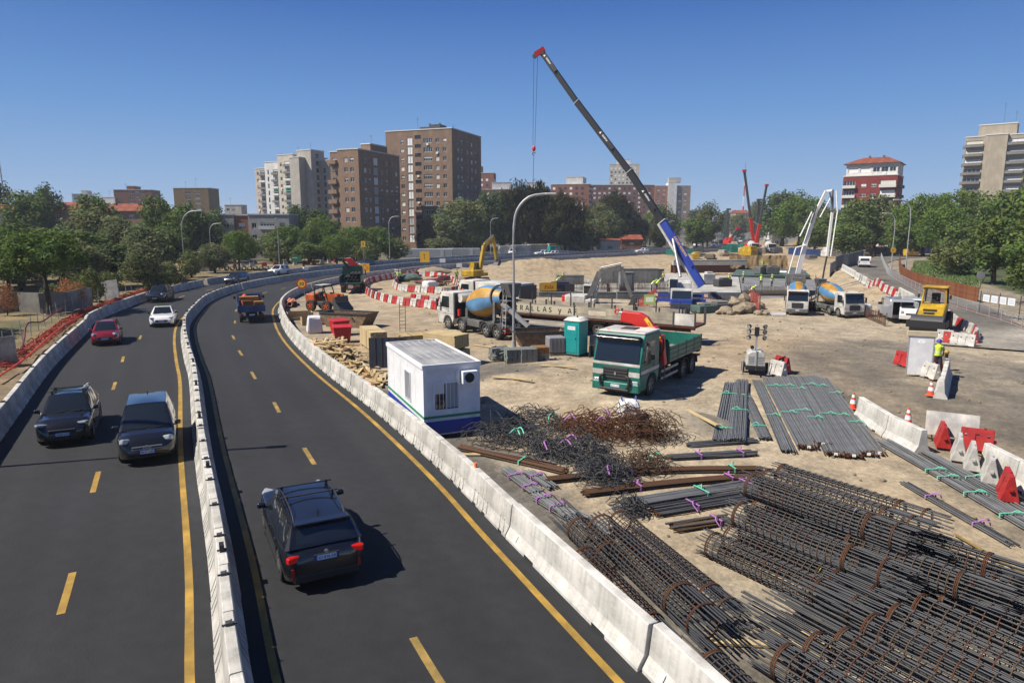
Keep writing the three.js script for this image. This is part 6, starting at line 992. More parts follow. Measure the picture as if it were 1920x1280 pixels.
// --- orange skid loader
{
const p = [-17.97,-65.29], g = thing('skid_loader', 'orange and black wheeled loader with a raised dark bucket beside the road sign', 'loader', [p[0],.03, p[1]], Math.atan2(.9,.43)); const or = mat(.62,.12,.02,.5, { t: T.dusty, m: 1.5 });
part(g, 'engine_hood', rbox(1.5,.9,1.1,.12,0,1.2,-1.2), or); part(g, 'frame', rbox(1.1,.4,2.9,.06,0,.75,0), M.darkSteel); for (const s of [-1,1]) for (const z of [-1.0,.9]) wheel(g, s * .85,.55, z, .55,.36, or);
part(g, 'roll_cage', [...[-1,1].flatMap(s => [tube([[s * .6,1.3,-.75],[s * .6,2.35,-.65],[s * .6,2.45,-.4],[s * .6,2.4,.3],[s * .6,1.2,.75]],.05,18,6)]), rod([-.6,2.42,-.5],[.6,2.42,-.5],.05), rod([-.6,2.4,.25],[.6,2.4,.25],.05)], M.black).userData.kind = 'stuff'; part(g, 'canopy', rbox(1.3,.06,.9,.03,0,2.5,-.15), K.white); part(g, 'seat', rbox(.5,.7,.5,.08,0,1.5,-.35), M.black);
part(g, 'lift_arm', [beam([.45,1.6,.3],[.45,1.5,1.9],.16,.3), beam([-.45,1.6,.3],[-.45,1.5,1.9],.16,.3), box(1.1,.7,.9,0,1.3,1.0)], or).userData.kind = 'stuff'; part(g, 'bucket', sidePrism([[1.75,.35],[1.7,1.3],[2.0,1.5],[2.1,.9],[2.7,.25],[2.6,.15]],1.9,.03), M.darkSteel);
}
// --- lighting tower on wheels
{
const p = [13.47,-37.08], g = thing('lighting_tower', 'white wheeled lighting tower with six black floodlights standing in the yard', 'lighting tower', [p[0],.06, p[1]],-.28); g.scale.setScalar(.8);
part(g, 'housing', (() => { const s = frontPrism([[-.62,.55],[.62,.55],[.56,1.35],[.3,1.55],[-.3,1.55],[-.56,1.35]],1.5,.05); return s; })(), K.white); part(g, 'base', rbox(1.3,.3,1.7,.04,0,.42,0), M.black); for (const s of [-1,1]) { wheel(g, s * .78,.34,-.1,.34,.2); part(g, 'jack', rod([s * .85,0,.75],[s * .85,.9,.75],.04,8), M.galv); part(g, 'jack_foot', cyl(.12,.12,.03,12, s * .85,.015,.75), M.galv); }
for (let i = 0; i < 5; i++) for (const s of [-1,1]) part(g, 'vent', box(.36,.03,.02, s * .3,.75 + i * .11,.765), M.galv); part(g, 'mast', [box(.14,1.5,.14,0,2.1,.1), box(.08,1.2,.05,0,1.1,.78)], M.galv).userData.kind = 'stuff'; part(g, 'mast_head', rbox(.3,.62,.22,.03,0,2.85,.1), M.black); part(g, 'cross_arm', [box(1.0,.05,.05,0,2.98,.1), box(1.0,.05,.05,0,2.6,.1)], M.black).userData.kind = 'stuff';
for (const s of [-1,1]) for (const [y, t] of [[3.2,.5],[2.83,.3],[2.42,.6]]) { const f = part(g, 'floodlight', lathe([[.0,-.1],[.1,-.1],[.16,.0],[.17,.08],[.15,.08]],18, 'z').rotateY(s * .9).rotateX(t).translate(s * .5, y, .14), M.black); part(f, 'lens', new THREE.CircleGeometry(.15,18).translate(0,0,.075).rotateY(s * .9).rotateX(t).translate(s * .5, y, .14), lampGlass); }
part(g, 'cable_drum', cyl(.13,.13,.14,16,-.25,1.75,.2, 'z'), M.black); part(g, 'tow_bar', [rod([0,.4,.85],[0,.35,1.3],.05,8)], M.black);
}
// --- drilling rigs and cranes down the road
function farCrane(label, base, tip, D, lo, w) { const b = base, t = tip, g = thing('telescopic_crane', label, 'crane', [b[0],0, b[2]]); const L = p => [p[0] - b[0], p[1], p[2] - b[2]], k = L(b).map((v, i) => v + (L(t)[i] - v) * .33); part(g, 'boom_base', [beam(L(b), k, w * 1.3, w * 1.5)], lo); part(g, 'boom', [beam(k, L(t), w, w * 1.1)], mat(.05,.055,.06,.6)); part(g, 'boom_head', box(w * 2, w * 1.2, w * 1.5,...L(t)), K.red); part(g, 'carrier', [rbox(2.6,1.6,8,.1,0,1.4,-1), rbox(2.4,1.4,2,.1,0,2.6,-2)], lo).userData.kind = 'stuff'; for (const s of [-1,1]) for (const z of [-4,-1.5,1.5]) wheel(g, s * 1.1,.55, z, .55,.4, truckRim); }
farCrane('tall far crane with black boom and red lower section, leftmost of the far pair', [81.23,3.58,-232],[76.9,26.26,-232],232, K.red, .62);
farCrane('far crane with red lower boom leaning right, rightmost of the far pair', [80.05,2.83,-226],[82.41,21.26,-226],226, K.red, .55);
farCrane('small far crane with a red arm beside the drilling rig', [94.63,1.82,-300],[98.04,7.32,-300],300, K.red, .9);
function rig(label, p, h) { const g = thing('drilling_rig', label, 'drilling rig', [p[0],0, p[1]]); part(g, 'mast', [box(.9, h, .9,0, h / 2 + .8,0), box(.5, h * .9,.4,.9, h / 2,.2)], M.darkSteel).userData.kind = 'stuff'; part(g, 'mast_head', [box(2.4,1,1.2,.5, h + 1,0)], M.darkSteel); part(g, 'body', rbox(3,2,5,.1,0,2,-3.5), M.darkSteel); for (const s of [-1,1]) part(g, 'track', rbox(.7,.9,5,.3, s * 1.4,.5,-3), M.darkSteel); }
rig('black drilling rig with a tall mast between the two red cranes', [103.2,-291.13],18); rig('small black drilling rig mast at the end of the road', [125.43,-403.61],17);
{ const p = [184.02,-552.81], g = thing('radio_mast', 'thin red and white radio mast on the horizon', 'mast', [p[0],0, p[1]]); for (let i = 0; i < 6; i++) part(g, 'mast_section', box(1.2 - i * .12,8,1.2 - i * .12,0,4 + i * 8,0), i % 2 ? M.white : M.red); part(g, 'aerial', rod([0,48,0],[0,58,0],.2,5), M.red); }

// ---------- rebar yard ----------
const R = { bar: mat(.055,.057,.064,.55, { metalness: .25, t: T.fine, m: .7 }), grey: mat(.27,.285,.31,.5, { metalness: .15, t: T.dusty, m: .9 }), grey2: mat(.19,.2,.215,.55, { metalness: .15, t: T.dusty, m: .7 }), rust: mat(.125,.052,.022,.9, { t: T.rust, m: .5 }), hoop: mat(.115,.085,.06,.8, { t: T.rust, m: .5 }), purple: mat(.36,.14,.42,.7), mint: mat(.12,.50,.33,.7), tag: mat(.75,.75,.72,.7), tagY: mat(.6,.75,.15,.7) };
const hoopGeo = {}, barGeo = {};
const hoop = r => hoopGeo[r] ??= new THREE.TorusGeometry(r + .018,.012,5,24);
const bar = (l, t = .014) => barGeo[l + '_' + t] ??= geoFor(new THREE.CylinderGeometry(t, t, l, 6).rotateX(PI / 2), R.bar);
function cage(label, x, z, y, d, r, L, o = {}) {
const g = thing('rebar_cage', label, 'rebar cage', [x, y + r + .03, z], Math.atan2(...d)), n = o.n || 22, e0 = o.e0 ?? .35, e1 = (o.e1 ?? 1.5) * .75; g.rotation.order = 'YXZ'; g.rotation.z = rnd(1);
for (let i = 0; i < n; i++) { const a = i / n * PI * 2, l = Math.round((L + e0 + e1 + rnd(-.3,.1)) * 5) / 5, m = part(g, 'bar', bar(l, o.t || .015), R.bar); m.position.set(Math.cos(a) * r, Math.sin(a) * r, (L + e1 - e0) / 2 + rnd(-.06,.06)); m.rotation.set(rnd(-.006,.006), rnd(-.006,.006), 0); }
const step = o.step || .17; for (let s = 0; s <= L; s += step) { const m = part(g, 'hoop', hoop(r), o.rust || rnd() < (o.mix || .15) ? R.rust : R.hoop); m.position.z = s + rnd(-.02,.02); m.rotation.x = rnd(-.03,.03); }
for (const s of [-.05,-.025,.02, L - .03, L, L + .03,...(e1 > 1 && o.last !== 0 ? [L + e1 * .55, L + e1 * .55 + .03] : [])]) { const m = part(g, 'end_ring', hoop(r + .008), o.rust || rnd() < .6 ? R.rust : R.hoop); m.position.z = s; }
if (o.tag) part(g, 'tag', box(.1,.14,.004,0, r + .02, L * .9,.3), o.tag === 2 ? R.tagY : R.tag);
return g;
}
reseed(88);
{ // beside the barrier
const d = [.335,.942];
cage('rusty rebar cage lying against the roadside barrier', 1.72,-14.9,.0, d, .29,2.9, { rust: 1, e1: 1.0, n: 16, last: 0 });
cage('thick dark rebar cage with long bare bars, nearest the barrier reflector', 2.25,-16.1,.12, d, .36,3.5, { n: 22, t: .021, e1: 1.9 });
cage('short dark rebar cage end behind the rusty one', 1.75,-16.4,.0, d, .32,1.5, { n: 16, e1: .6, e0: 1.4 });
cage('dark rebar cage right of the thick one with a mint strap', 2.85,-16.9,.0, d, .3,3.9, { n: 18, e1: 1.4 });
cage('dark rebar cage peeping over the barrier at the bottom edge', 3.55,-10.9,0,[.36,.93],.3,2.5, { e0: .8, e1: .3 });
}
{ // large heap
const d = [.58,.815], n = [.815,-.58], S = [4.95,-15.6]; let c = 0;
const nm = ['bottom left', 'bottom second from left', 'bottom third from left', 'bottom fourth from left', 'bottom fifth from left', 'bottom sixth from left'];
for (let k = 0; k < 6; k++) cage(`rebar cage in the big heap, ${nm[k]}`, S[0] + n[0] * .66 * k, S[1] + n[1] * .66 * k, 0, d, .3,2.7, { e1: 1.9, tag: k === 1 ? 2 : 0 });
for (let k = 0; k < 4; k++) cage(`rebar cage in the second layer of the big heap, ${['leftmost', 'second', 'third', 'rightmost'][k]}`, S[0] + n[0] * .66 * (k + 1.5) + d[0] * .1 * k, S[1] + n[1] * .66 * (k + 1.5), .53, d, .3,2.8, { e1: 1.8, tag: k === 2 });
for (let k = 0; k < 3; k++) cage(`rebar cage on top of the big heap, ${['left', 'middle', 'right'][k]}`, S[0] + n[0] * .66 * (k + 2.6) - d[0] * .2, S[1] + n[1] * .66 * (k + 2.6) - d[1] * .2,1.06, d, .3,3.0, { e1: 1.4, tag: k === 0 });
for (let k = 0; k < 4; k++) cage(`rebar cage in the front right wing of the big heap, ${['first', 'second', 'third', 'last'][k]}`, S[0] + n[0] * .66 * (k + 2.4) + d[0] * 2.5, S[1] + n[1] * .66 * (k + 2.4) + d[1] * 2.5, k % 2 ? .05 : .55,[.62,.785],.29,2.2, { e0: 1.2, e1: 1.2 });
}
{ // row running out of the bottom right corner
const d = [.53,.848]; [[4.86,-11.0],[5.55,-11.35],[6.15,-11.5],[6.9,-11.95],[7.55,-12.3],[8.25,-12.65],[8.98,-12.95],[9.7,-13.3],[10.45,-13.6]].forEach(([x, z], i) => cage(`rusty ringed rebar cage in the bottom right row, ${['first', 'second', 'third', 'fourth', 'fifth', 'sixth', 'seventh', 'eighth', 'ninth'][i]} from the left`, x, z, 0, d, .33,4.6, { e0: i === 0 ? .6 : 1.7, e1: .6, step: .26, mix: .6, n: 20, t: .017, last: 0 }));
}
// straight bundles
function bundle(label, a, b, n, o = {}) {
const L = Math.hypot(b[0] - a[0], b[1] - a[1]), g = thing('rebar_bundle', label, 'rebar bundle', [a[0], (o.y ?? groundY(...a)) + .04, a[1]], heading(a, b)), t = o.t || .021; n = o.t ? n : Math.ceil(n * .62); const w = o.w ? Math.ceil(o.w * .9) : Math.ceil(Math.sqrt(n * 3)), lots = [[],[]], ends = [], sag = o.curve || 0, P = s => sag * Math.sin(s / L * PI);
for (let i = 0; i < n; i++) { const row = Math.floor(i / w), x = ((i % w) - (w - 1) / 2 + (row % 2) * .5) * t * 2.35 + rnd(-.012,.012), y = t + row * t * 1.75 + rnd(.016), e = rnd(.22), f = rnd(.22), sp = rnd(-.05,.05) * (o.loose || 1); (i % 3 ? lots[0] : lots[1]).push(sag ? tube([[x + P(e), y, e],[x + P(L * .33), y, L * .33],[x + P(L * .66), y, L * .66],[x + sp, y, L - f]], t, 10,5) : tube([[x, y, e],[x + sp * .3 + rnd(-.015,.015), y + rnd(-.008,.014), L * .35],[x + sp * .6 + rnd(-.015,.015), y + rnd(-.008,.014), L * .7],[x + sp, y, L - f]], t, 6,5)); if (o.ends) ends.push(cyl(t * 1.06, t * 1.06,.07,6, x + sp, y, L - f, 'z')); }
const m = o.m || R.grey; for (const q of lots) part(g, 'rods', q, q === lots[0] ? m : (m === R.grey ? R.grey2 : m === R.rust ? R.hoop : R.grey2)).userData.kind = 'stuff'; const H = Math.ceil(n / w) * t * 1.8 + .02, W = w * t * 2.4;
for (const [s, c] of o.ties || []) { const z = s * L, cx = P(z); part(g, 'strap', [box(W + .03,.012,.05, cx, H + .012, z, 0,.1), box(.012, H, .05, cx + W / 2 + .012, H / 2, z), box(.012, H, .05, cx - W / 2 - .012, H / 2, z), tube([[cx, H + .02, z],[cx + .1, H + .1, z + .06],[cx + .2, H + .05, z + .14],[cx + W / 2 + .12,.04, z + .1]],.018,10,4)], c === 'm' ? R.mint : R.purple); }
if (o.ends) part(g, 'rusty_ends', ends, R.rust).userData.kind = 'stuff'; if (o.tag) part(g, 'tag', box(.12,.1,.01,.02, H * .6, L + .02), R.tag);
return g;
}
const T2 = [[.15, 'm'],[.72, 'm']];
bundle('grey rebar bundle leaning highest, left of the upright bundles', [7.76,-24.34],[11.25,-34.11],90, { ties: T2 }); bundle('grey rebar bundle beside the leaning one', [8.35,-24.34],[11.96,-34.59],80, { ties: [[.4, 'm']], y: .05 }); bundle('narrow grey rebar bundle splayed to the right of the upright pair', [9.56,-24.78],[11.3,-32.62],40, { ties: [[.2, 'm'],[.8, 'm']] });
bundle('thin grey rebar bundle, leftmost of the wide row', [12.77,-34.84],[9.84,-23.31],42, { ties: [[.6, 'm']] });
bundle('grey rebar bundle with mint straps, second of the wide row', [13.57,-35.34],[10.71,-23.67],84, { ties: [[.2, 'm'],[.62, 'm']], ends: 1, tag: 1 });
bundle('grey rebar bundle, third of the wide row', [14.35,-35.6],[11.38,-24.03],84, { ties: [[.22, 'm'],[.62, 'm']], ends: 1, tag: 1 });
bundle('grey rebar bundle, fourth of the wide row', [14.97,-35.73],[11.35,-22.97],70, { ties: [[.25, 'm'],[.65, 'm']], ends: 1, tag: 1 });
bundle('grey rebar bundle, fifth of the wide row', [15.54,-35.6],[11.88,-22.75],84, { ties: [[.18, 'm'],[.6, 'm']], ends: 1, tag: 1 });
bundle('grey rebar bundle, sixth of the wide row', [16.11,-35.73],[12.51,-22.97],70, { ties: [[.2, 'm'],[.62, 'm']], ends: 1, tag: 1 });
bundle('rightmost grey rebar bundle of the wide row', [16.45,-35.34],[12.95,-23.09],50, { ties: [[.3, 'm'],[.7, 'm']], ends: 1, tag: 1 });
bundle('long grey rebar bundle running to the right edge with mint straps', [13.93,-24.78],[13.87,-16.65],46, { ties: [[.42, 'm'],[.5, 'm'],[.66, 'm'],[.85, 'm']], loose: 5, w: 14 }); bundle('second long grey rebar bundle beside it', [14.77,-24.91],[14.85,-17.46],30, { ties: [[.55, 'm']], loose: 5, w: 12 });
bundle('thin rusty rods on the asphalt right of the big cage heap', [12.34,-20.59],[12.71,-16.12],12, { m: R.bar, ties: [[.3, 'p'],[.72, 'p']], w: 6 });
bundle('dark bent rods beside the upright bundles', [6.38,-24.15],[9.26,-24.78],26, { m: R.bar, w: 9 }); bundle('dark flat rods below the upright bundles', [5.35,-22.75],[8.78,-23.31],34, { m: R.bar, w: 10, ties: [[.35, 'p'],[.8, 'p']] });
bundle('bundle of grey rods with purple straps, nearest the cabin side barrier', [-0.27,-21.7],[0.83,-19.42],46, { ties: [[.35, 'p'],[.75, 'p']], m: R.grey }); bundle('grey rods with purple straps behind the nearest ones', [0.44,-21.5],[1.31,-19.93],30, { ties: [[.4, 'p']], m: R.grey }); bundle('grey rods with purple straps pointing at the cages', [0.69,-19.42],[1.69,-17.7],52, { ties: [[.25, 'p'],[.6, 'p']] }); bundle('grey rods running under the first cages', [1.5,-18.15],[2.63,-16.65],60, { m: R.grey });
bundle('rust brown rod bundle running behind the concrete barrier', [-1.91,-23.91],[1.85,-21.3],40, { m: R.rust, ties: [[.6, 'm']], w: 10 }); bundle('grey rods beside the rust brown bundle', [-1.56,-24.03],[1.63,-22.21],30, { m: R.hoop, w: 9 });
bundle('long curved rust brown rod bundle across the yard', [0.98,-20.59],[8.34,-21.6],36, { m: R.rust, curve: .35, ties: [[.24, 'p'],[.4, 'p'],[.86, 'm']], w: 9 }); bundle('rust and grey rods below the curved bundle', [2.09,-19.51],[8.16,-21.01],30, { m: R.rust, ties: [[.3, 'p'],[.8, 'p']], w: 9, curve: .12 }); bundle('grey rods with pink ties in front of the rust brown ones', [3.49,-18.79],[7.99,-20.46],46, { ties: [[.5, 'm'],[.85, 'p']], w: 14 }); bundle('grey rods with orange painted ends', [7.58,-19.51],[3.93,-18.12],40, { m: R.bar, ties: [[.65, 'p']], ends: 1, w: 12 }); bundle('short thick bars lying in front of the orange ended rods', [6.04,-17.7],[4.12,-17.1],11, { m: R.hoop, t: .034, w: 6, ties: [[.25, 'p']] });
// tangled offcuts and stirrups
function tangle(label, p, r, h, n, m, o = {}) {
const g = thing('rebar_scrap', label, 'rebar scrap', [p[0], groundY(...p) + .02, p[1]], rnd(6)), a = [];
for (let i = 0; i < n; i++) {
const an = rnd(PI * 2), q = Math.sqrt(rnd()) * r * .8, x = Math.cos(an) * q, z = Math.sin(an) * q, y = .05 + h * (1 - (q / r) ** 2) * rnd(), s = rnd(.35,.85) * (o.s || 1), t = rnd(PI * 2), k = rnd(-.5,.5), c = Math.cos(t), e = Math.sin(t);
const W = (u, v, w) => [x + c * u * s - e * w * s, Math.max(.02, y + v * s), z + e * u * s + c * w * s];
a.push(i % 3 ? tube([W(-.9, k * .4,0), W(-.3,.3 + k, .1), W(.3,.25 - k, -.1), W(.9,-k * .3,.1), W(.8,.15,.5)],.012,9,4) : tube([W(-.6,0,-.3), W(.6,.08,-.3), W(.65,.12 + k * .3,.3), W(-.6,.05,.3)],.012,12,4, true));
}
part(g, 'bent_rods', a, m).userData.kind = 'stuff'; for (let i = 0; i < (o.ties || 0); i++) { const an = rnd(6.28), q = r * .5; part(g, 'strap', tube([[Math.cos(an) * q - .3, h * .8, Math.sin(an) * q],[Math.cos(an) * q, h * .8 + .15, Math.sin(an) * q + .1],[Math.cos(an) * q + .25, h * .7, Math.sin(an) * q]],.03,10,4), o.tc === 'm' ? R.mint : R.purple); }
}
tangle('dark heap of bent stirrups beside the cabin with mint straps', [-0.3,-24.53],1.5,.75,120, R.bar, { ties: 2, tc: 'm' }); tangle('dark heap of bent rods behind the stirrups', [0.96,-26.36],1.5,.7,110, R.bar, { ties: 1, tc: 'm' }); tangle('grey fan of hooked rods with a purple strap', [1.36,-23.14],1.0,.65,110, R.bar, { ties: 1, s: .8 }); tangle('rust brown tangle of rods left of the white sack', [2.87,-25.65],1.3,.8,120, R.rust, { ties: 2 }); tangle('tall rust brown tangle of rods in front of the white sack', [4.39,-25.18],1.4,1.15,150, R.rust, { ties: 1 }); tangle('looped rusty rods right of the white sack', [5.48,-25.18],1.0,.9,90, R.hoop, {}); tangle('dark hooked rods with purple ties below the rusty tangle', [2.41,-22.75],1.2,.7,130, R.bar, { ties: 2 }); tangle('dark curved mesh of rods in front of the hooked rods', [3,-20.92],1.0,.55,120, R.bar, { ties: 1 }); tangle('brown loose rods with a mint strap beside the curved bundle', [4.37,-21.8],.9,.45,70, R.hoop, { ties: 1, tc: 'm' }); tangle('small dark knot of wire above the orange ended rods', [3.29,-18.26],.5,.4,60, R.bar, { s: .6 });
// ---------- site cabin ----------
{
const g = thing('site_cabin', 'white site office cabin with green and blue stripes and barred windows', 'cabin', [-3.32,0,-24.95], Math.atan2(-(-.40), .916));   // origin at the near left corner, local x to the right, local -z along its length
const w = 2.25, L = 5.7, h = 2.62, y0 = .14, cw = mat(.80,.81,.83,.5, { t: T.fine, m: 2 }), fr = mat(.70,.71,.73,.5), gr = mat(.02,.22,.10,.5), bl = mat(.012,.045,.30,.5);
part(g, 'wall', wallGeo(w, h, [{ x: .42, y: 1.0, w: .95, h: 1.0 }],.06).translate(0, y0,0), cw); const lw = wallGeo(L - .12, h, [{ x: 3.9 - .9, y: 1.0, w: .8, h: 1.1 }],.06); lw.rotateY(-PI / 2); part(g, 'wall', lw.translate(0, y0,-L + .06), cw); const rw = wallGeo(L - .12, h, [],.06); rw.rotateY(PI / 2); part(g, 'wall', rw.translate(w, y0,-.06), cw); const bw = wallGeo(w, h, [],.06); bw.rotateY(PI); part(g, 'wall', bw.translate(w, y0,-L), cw);
for (let i = 1; i < 5; i++) part(g, 'panel_joint', box(.008, h - .5,.02,-.003, y0 + h / 2 + .25,-i * L / 5), fr); part(g, 'floor', box(w - .14,.1, L - .14, w / 2, y0 + .08,-L / 2), M.galv);
const roofM = mat(.62,.63,.64,.4, { metalness: .3, t: T.dusty, m: 3 }); part(g, 'roof', box(w + .06,.1, L + .06, w / 2, y0 + h + .05,-L / 2), roofM); for (let i = 0; i < 7; i++) part(g, 'roof_rib', box(.06,.03, L - .16,.2 + i * (w - .4) / 6, y0 + h + .115,-L / 2), roofM); for (const [x, z, a, b] of [[w / 2,.012, w + .1,.08],[w / 2,-L - .012, w + .1,.08]]) part(g, 'roof_edge', box(a, .16, b, x, y0 + h + .06, z), fr); for (const x of [-.012, w + .012]) part(g, 'roof_edge', box(.08,.16, L - .1, x, y0 + h + .06,-L / 2), fr);
for (const [x, z] of [[0,0],[w, 0],[0,-L],[w, -L]]) part(g, 'corner_post', box(.14, h, .14, x + (x ? -.06 : .06), y0 + h / 2 - .002, z + (z ? .06 : -.06)), fr);
for (const [y, hh, m] of [[.3,.5, bl],[.72,.1, gr]]) { part(g, 'stripe', box(w + .03, hh, .012, w / 2, y0 + y, .012), m); part(g, 'stripe', box(.012, hh, L + .02,-.012, y0 + y, -L / 2), m); part(g, 'stripe', box(.012, hh, L + .02, w + .012, y0 + y, -L / 2), m); }
const wn = part(g, 'window', [box(1.03,.06,.08,.895, y0 + .97,0), box(1.03,.06,.08,.895, y0 + 2.03,0), box(.06,1.0,.08,.395, y0 + 1.5,0), box(.06,1.0,.08,1.395, y0 + 1.5,0), box(.05,1,.05,.895, y0 + 1.5,-.02)], fr); part(wn, 'pane', box(.95,1,.02,.895, y0 + 1.5,-.04), M.glass); for (let i = 0; i < 7; i++) part(wn, 'bar', rod([.46 + i * .145, y0 + .98,.05],[.46 + i * .145, y0 + 2.02,.05],.009,6), fr); part(wn, 'blind', box(.5,.94,.01,1.12, y0 + 1.5,-.025), B.blindG); part(wn, 'blind', box(.4,.4,.01,.62, y0 + 1.8,-.025), B.blindW);
const z2 = -L + .06 + 3.4, w2 = part(g, 'window', [box(.08,.06,.86,0, y0 + .97, z2), box(.08,.06,.86,0, y0 + 2.13, z2), box(.08,1.1,.05,0, y0 + 1.55, z2 - .41), box(.08,1.1,.05,0, y0 + 1.55, z2 + .41)], fr); part(w2, 'pane', box(.02,1.1,.8,.04, y0 + 1.55, z2), M.glass); for (let i = 0; i < 5; i++) part(w2, 'bar', rod([-.05, y0 + .95, z2 - .3 + i * .15],[-.05, y0 + 2.15, z2 - .3 + i * .15],.014,6), fr);
const ac = part(g, 'air_conditioner', rbox(.62,.5,.26,.03,1.78, y0 + 2.2,.15), fr); part(ac, 'fan', cyl(.19,.19,.02,24,1.74, y0 + 2.2,.285, 'z'), M.black); part(ac, 'pipe', tube([[1.42, y0 + 2.5,.03],[1.36, y0 + 2.45,.06],[1.36, y0 + 1.95,.06],[1.44, y0 + 1.92,.05]],.02,14,6), M.white); for (const [x, z] of [[.15,-.2],[w - .15,-.2],[.15,-L + .2],[w - .15,-L + .2]]) part(g, 'foot_block', box(.3,.16,.3, x, .07, z), M.conc);
}
{ // portable toilet
const p = [3.39,-42.16], g = thing('portable_toilet', 'turquoise portable toilet cabin with white roof beside the beige trailer', 'toilet', [p[0],.04, p[1]],-.62), m = mat(.008,.30,.30,.45, { t: T.fine, m: 1 });
part(g, 'body', rbox(1.1,2.1,1.1,.04,.35,1.13,-.62), m); part(g, 'base', rbox(1.16,.1,1.16,.02,.35,.05,-.62), M.black); part(g, 'roof', (() => { const q = new THREE.CylinderGeometry(.56,.84,.2,4,1).rotateY(PI / 4); return q.translate(.35,2.29,-.62); })(), K.white); part(g, 'vent_pipe', cyl(.05,.05,.12,10,.5,2.42,-.5), M.black);
part(g, 'door', rbox(.78,1.75,.03,.01,.35,1.08,-.06), m); part(g, 'door_latch', box(.06,.1,.03,.65,1.1,-.035), M.black); for (let i = 0; i < 3; i++) part(g, 'side_rib', box(.02,1.7,.08,-.207,1.05,-.35 - i * .3), m);
const d = (x, w, h) => { x.fillStyle = '#dfe4e6'; x.fillRect(0,0, w, h); x.strokeStyle = '#8a9599'; x.strokeRect(2,2, w - 4, h - 4); x.fillStyle = '#3b474c'; x.font = `bold ${h * .5}px sans-serif`; x.textAlign = 'center'; x.textBaseline = 'middle'; x.fillText('JHK DECO', w / 2, h / 2, w * .85); }; panel(g, 'sign', .55,.22, d, [.35,1.75,-.036]); panel(g, 'sign', .5,.22, d, [-.206,1.75,-.62],[0,-PI / 2,0]);
}
// ---------- skips, timber, sacks ----------
function skip(label, p, turn, L, m) { const g = thing('skip', label, 'skip', [p[0], groundY(...p) + .03, p[1]], turn), w = 1.9, h = 1.1, t = .06; const side = [[-L / 2 + .6,0],[L / 2 - .6,0],[L / 2, h],[-L / 2, h]]; for (const s of [-1,1]) { part(g, 'side_plate', sidePrism(side, t, 0).translate(s * (w / 2 - t / 2), 0,0), m); part(g, 'rim', box(.12,.1, L, s * (w / 2), h, 0), M.darkSteel); part(g, 'lifting_lug', cyl(.06,.06,.14,10, s * (w / 2 + .06), .75, L * .2, 'x'), M.darkSteel); part(g, 'end_plate', beam([0,.02, s * (L / 2 - .62)],[0, h, s * (L / 2 - .03)], w - .14, t), m); part(g, 'rim', box(w - .1,.1,.12,0, h, s * (L / 2 - .04)), M.darkSteel); } part(g, 'base', box(w - .14,.05, L - 1.3,0,.04,0), m); part(g, 'rubble', sph(.7,0,.45,0,1.1,.55, L * .45,18), K.mud).userData.kind = 'stuff'; }
skip('beige brown rubbish skip with dark rim behind the red bins', [-13.3,-55.26],1.25,4.4, K.skip); skip('beige rubbish skip with dark torn rim left of the toilet cabin', [1.8,-45.45],1.75,3.6, K.skip);
const WD = { pine: mat(.56,.42,.22,.85, { t: T.wood, m: 1.1 }), pale: mat(.64,.52,.32,.85, { t: T.wood, m: 1.1 }), brown: mat(.28,.14,.055,.9, { t: T.wood, m: .8 }), yel: mat(.60,.50,.28,.8, { t: T.wood, m: 1.3 }), grey: mat(.35,.30,.23,.9, { t: T.wood, m: 1 }) };
function stack(label, p, turn, w, L, rows, cols, m, mEnd, o = {}) {
const g = thing('timber_stack', label, 'timber', [p[0], groundY(...p) + .03, p[1]], turn), bh = o.bh || .13, bw = w / cols;
for (const z of [-L * .35, L * .35]) part(g, 'bearer', box(w, .09,.1,0,.045, z), WD.grey);
for (let r = 0; r < rows; r++) for (let c = 0; c < cols; c++) { const e = rnd(-.06,.06) * (o.j ?? 1), q = part(g, 'beam', geoFor(box(bw - .012, bh - .012, L, 0,0,0), WD.pine), rnd() < .75 ? m : WD.yel); q.position.set(-w / 2 + bw * (c + .5), .095 + bh * (r + .5), e); if (mEnd) { const k = part(q, 'end_face', box(bw - .02, bh - .02,.012,0,0, L / 2 + .004), mEnd); } }
for (const z of o.bands || []) part(g, 'band', [box(w + .02,.012,.03,0,.1 + bh * rows, z), box(.012, bh * rows, .03, w / 2 + .008,.09 + bh * rows / 2, z), box(.012, bh * rows, .03,-w / 2 - .008,.09 + bh * rows / 2, z)], M.black);
}
reseed(12);
stack('tall stack of pale beams with dark wrapped end left of the cabin roof', [-9.29,-45.04],.42,1.1,3.4,9,6, WD.pale, null, { bands: [.5] }); stack('stack of beams with brown cut ends behind the cabin roof', [-6.28,-44.43],2.02,1.2,2.3,7,7, WD.pine, WD.brown, { bands: [-.5] });
stack('lower pack of pale formwork boards by the gravel', [-3.88,-39.95],.95,1.3,2.5,6,9, WD.yel, null, { j: .2, bands: [-.6,.6] }); { const p = [-3.88,-39.95]; const g0 = groundY(...p); const g = thing('timber_stack', 'upper pack of pale formwork boards resting on the lower pack', 'timber', [p[0] - .05, g0 + .93, p[1]],.93); for (let r = 0; r < 6; r++) for (let c = 0; c < 9; c++) { const q = part(g, 'beam', geoFor(box(.13,.118,2.5,0,0,0), WD.pine), rnd() < .6 ? WD.yel : WD.pale); q.position.set(-.58 + c * .145,.17 + r * .13, rnd(-.02,.02)); } for (const z of [-.9,.9]) part(g, 'bearer', box(1.3,.09,.1,0,.05, z), WD.brown); }
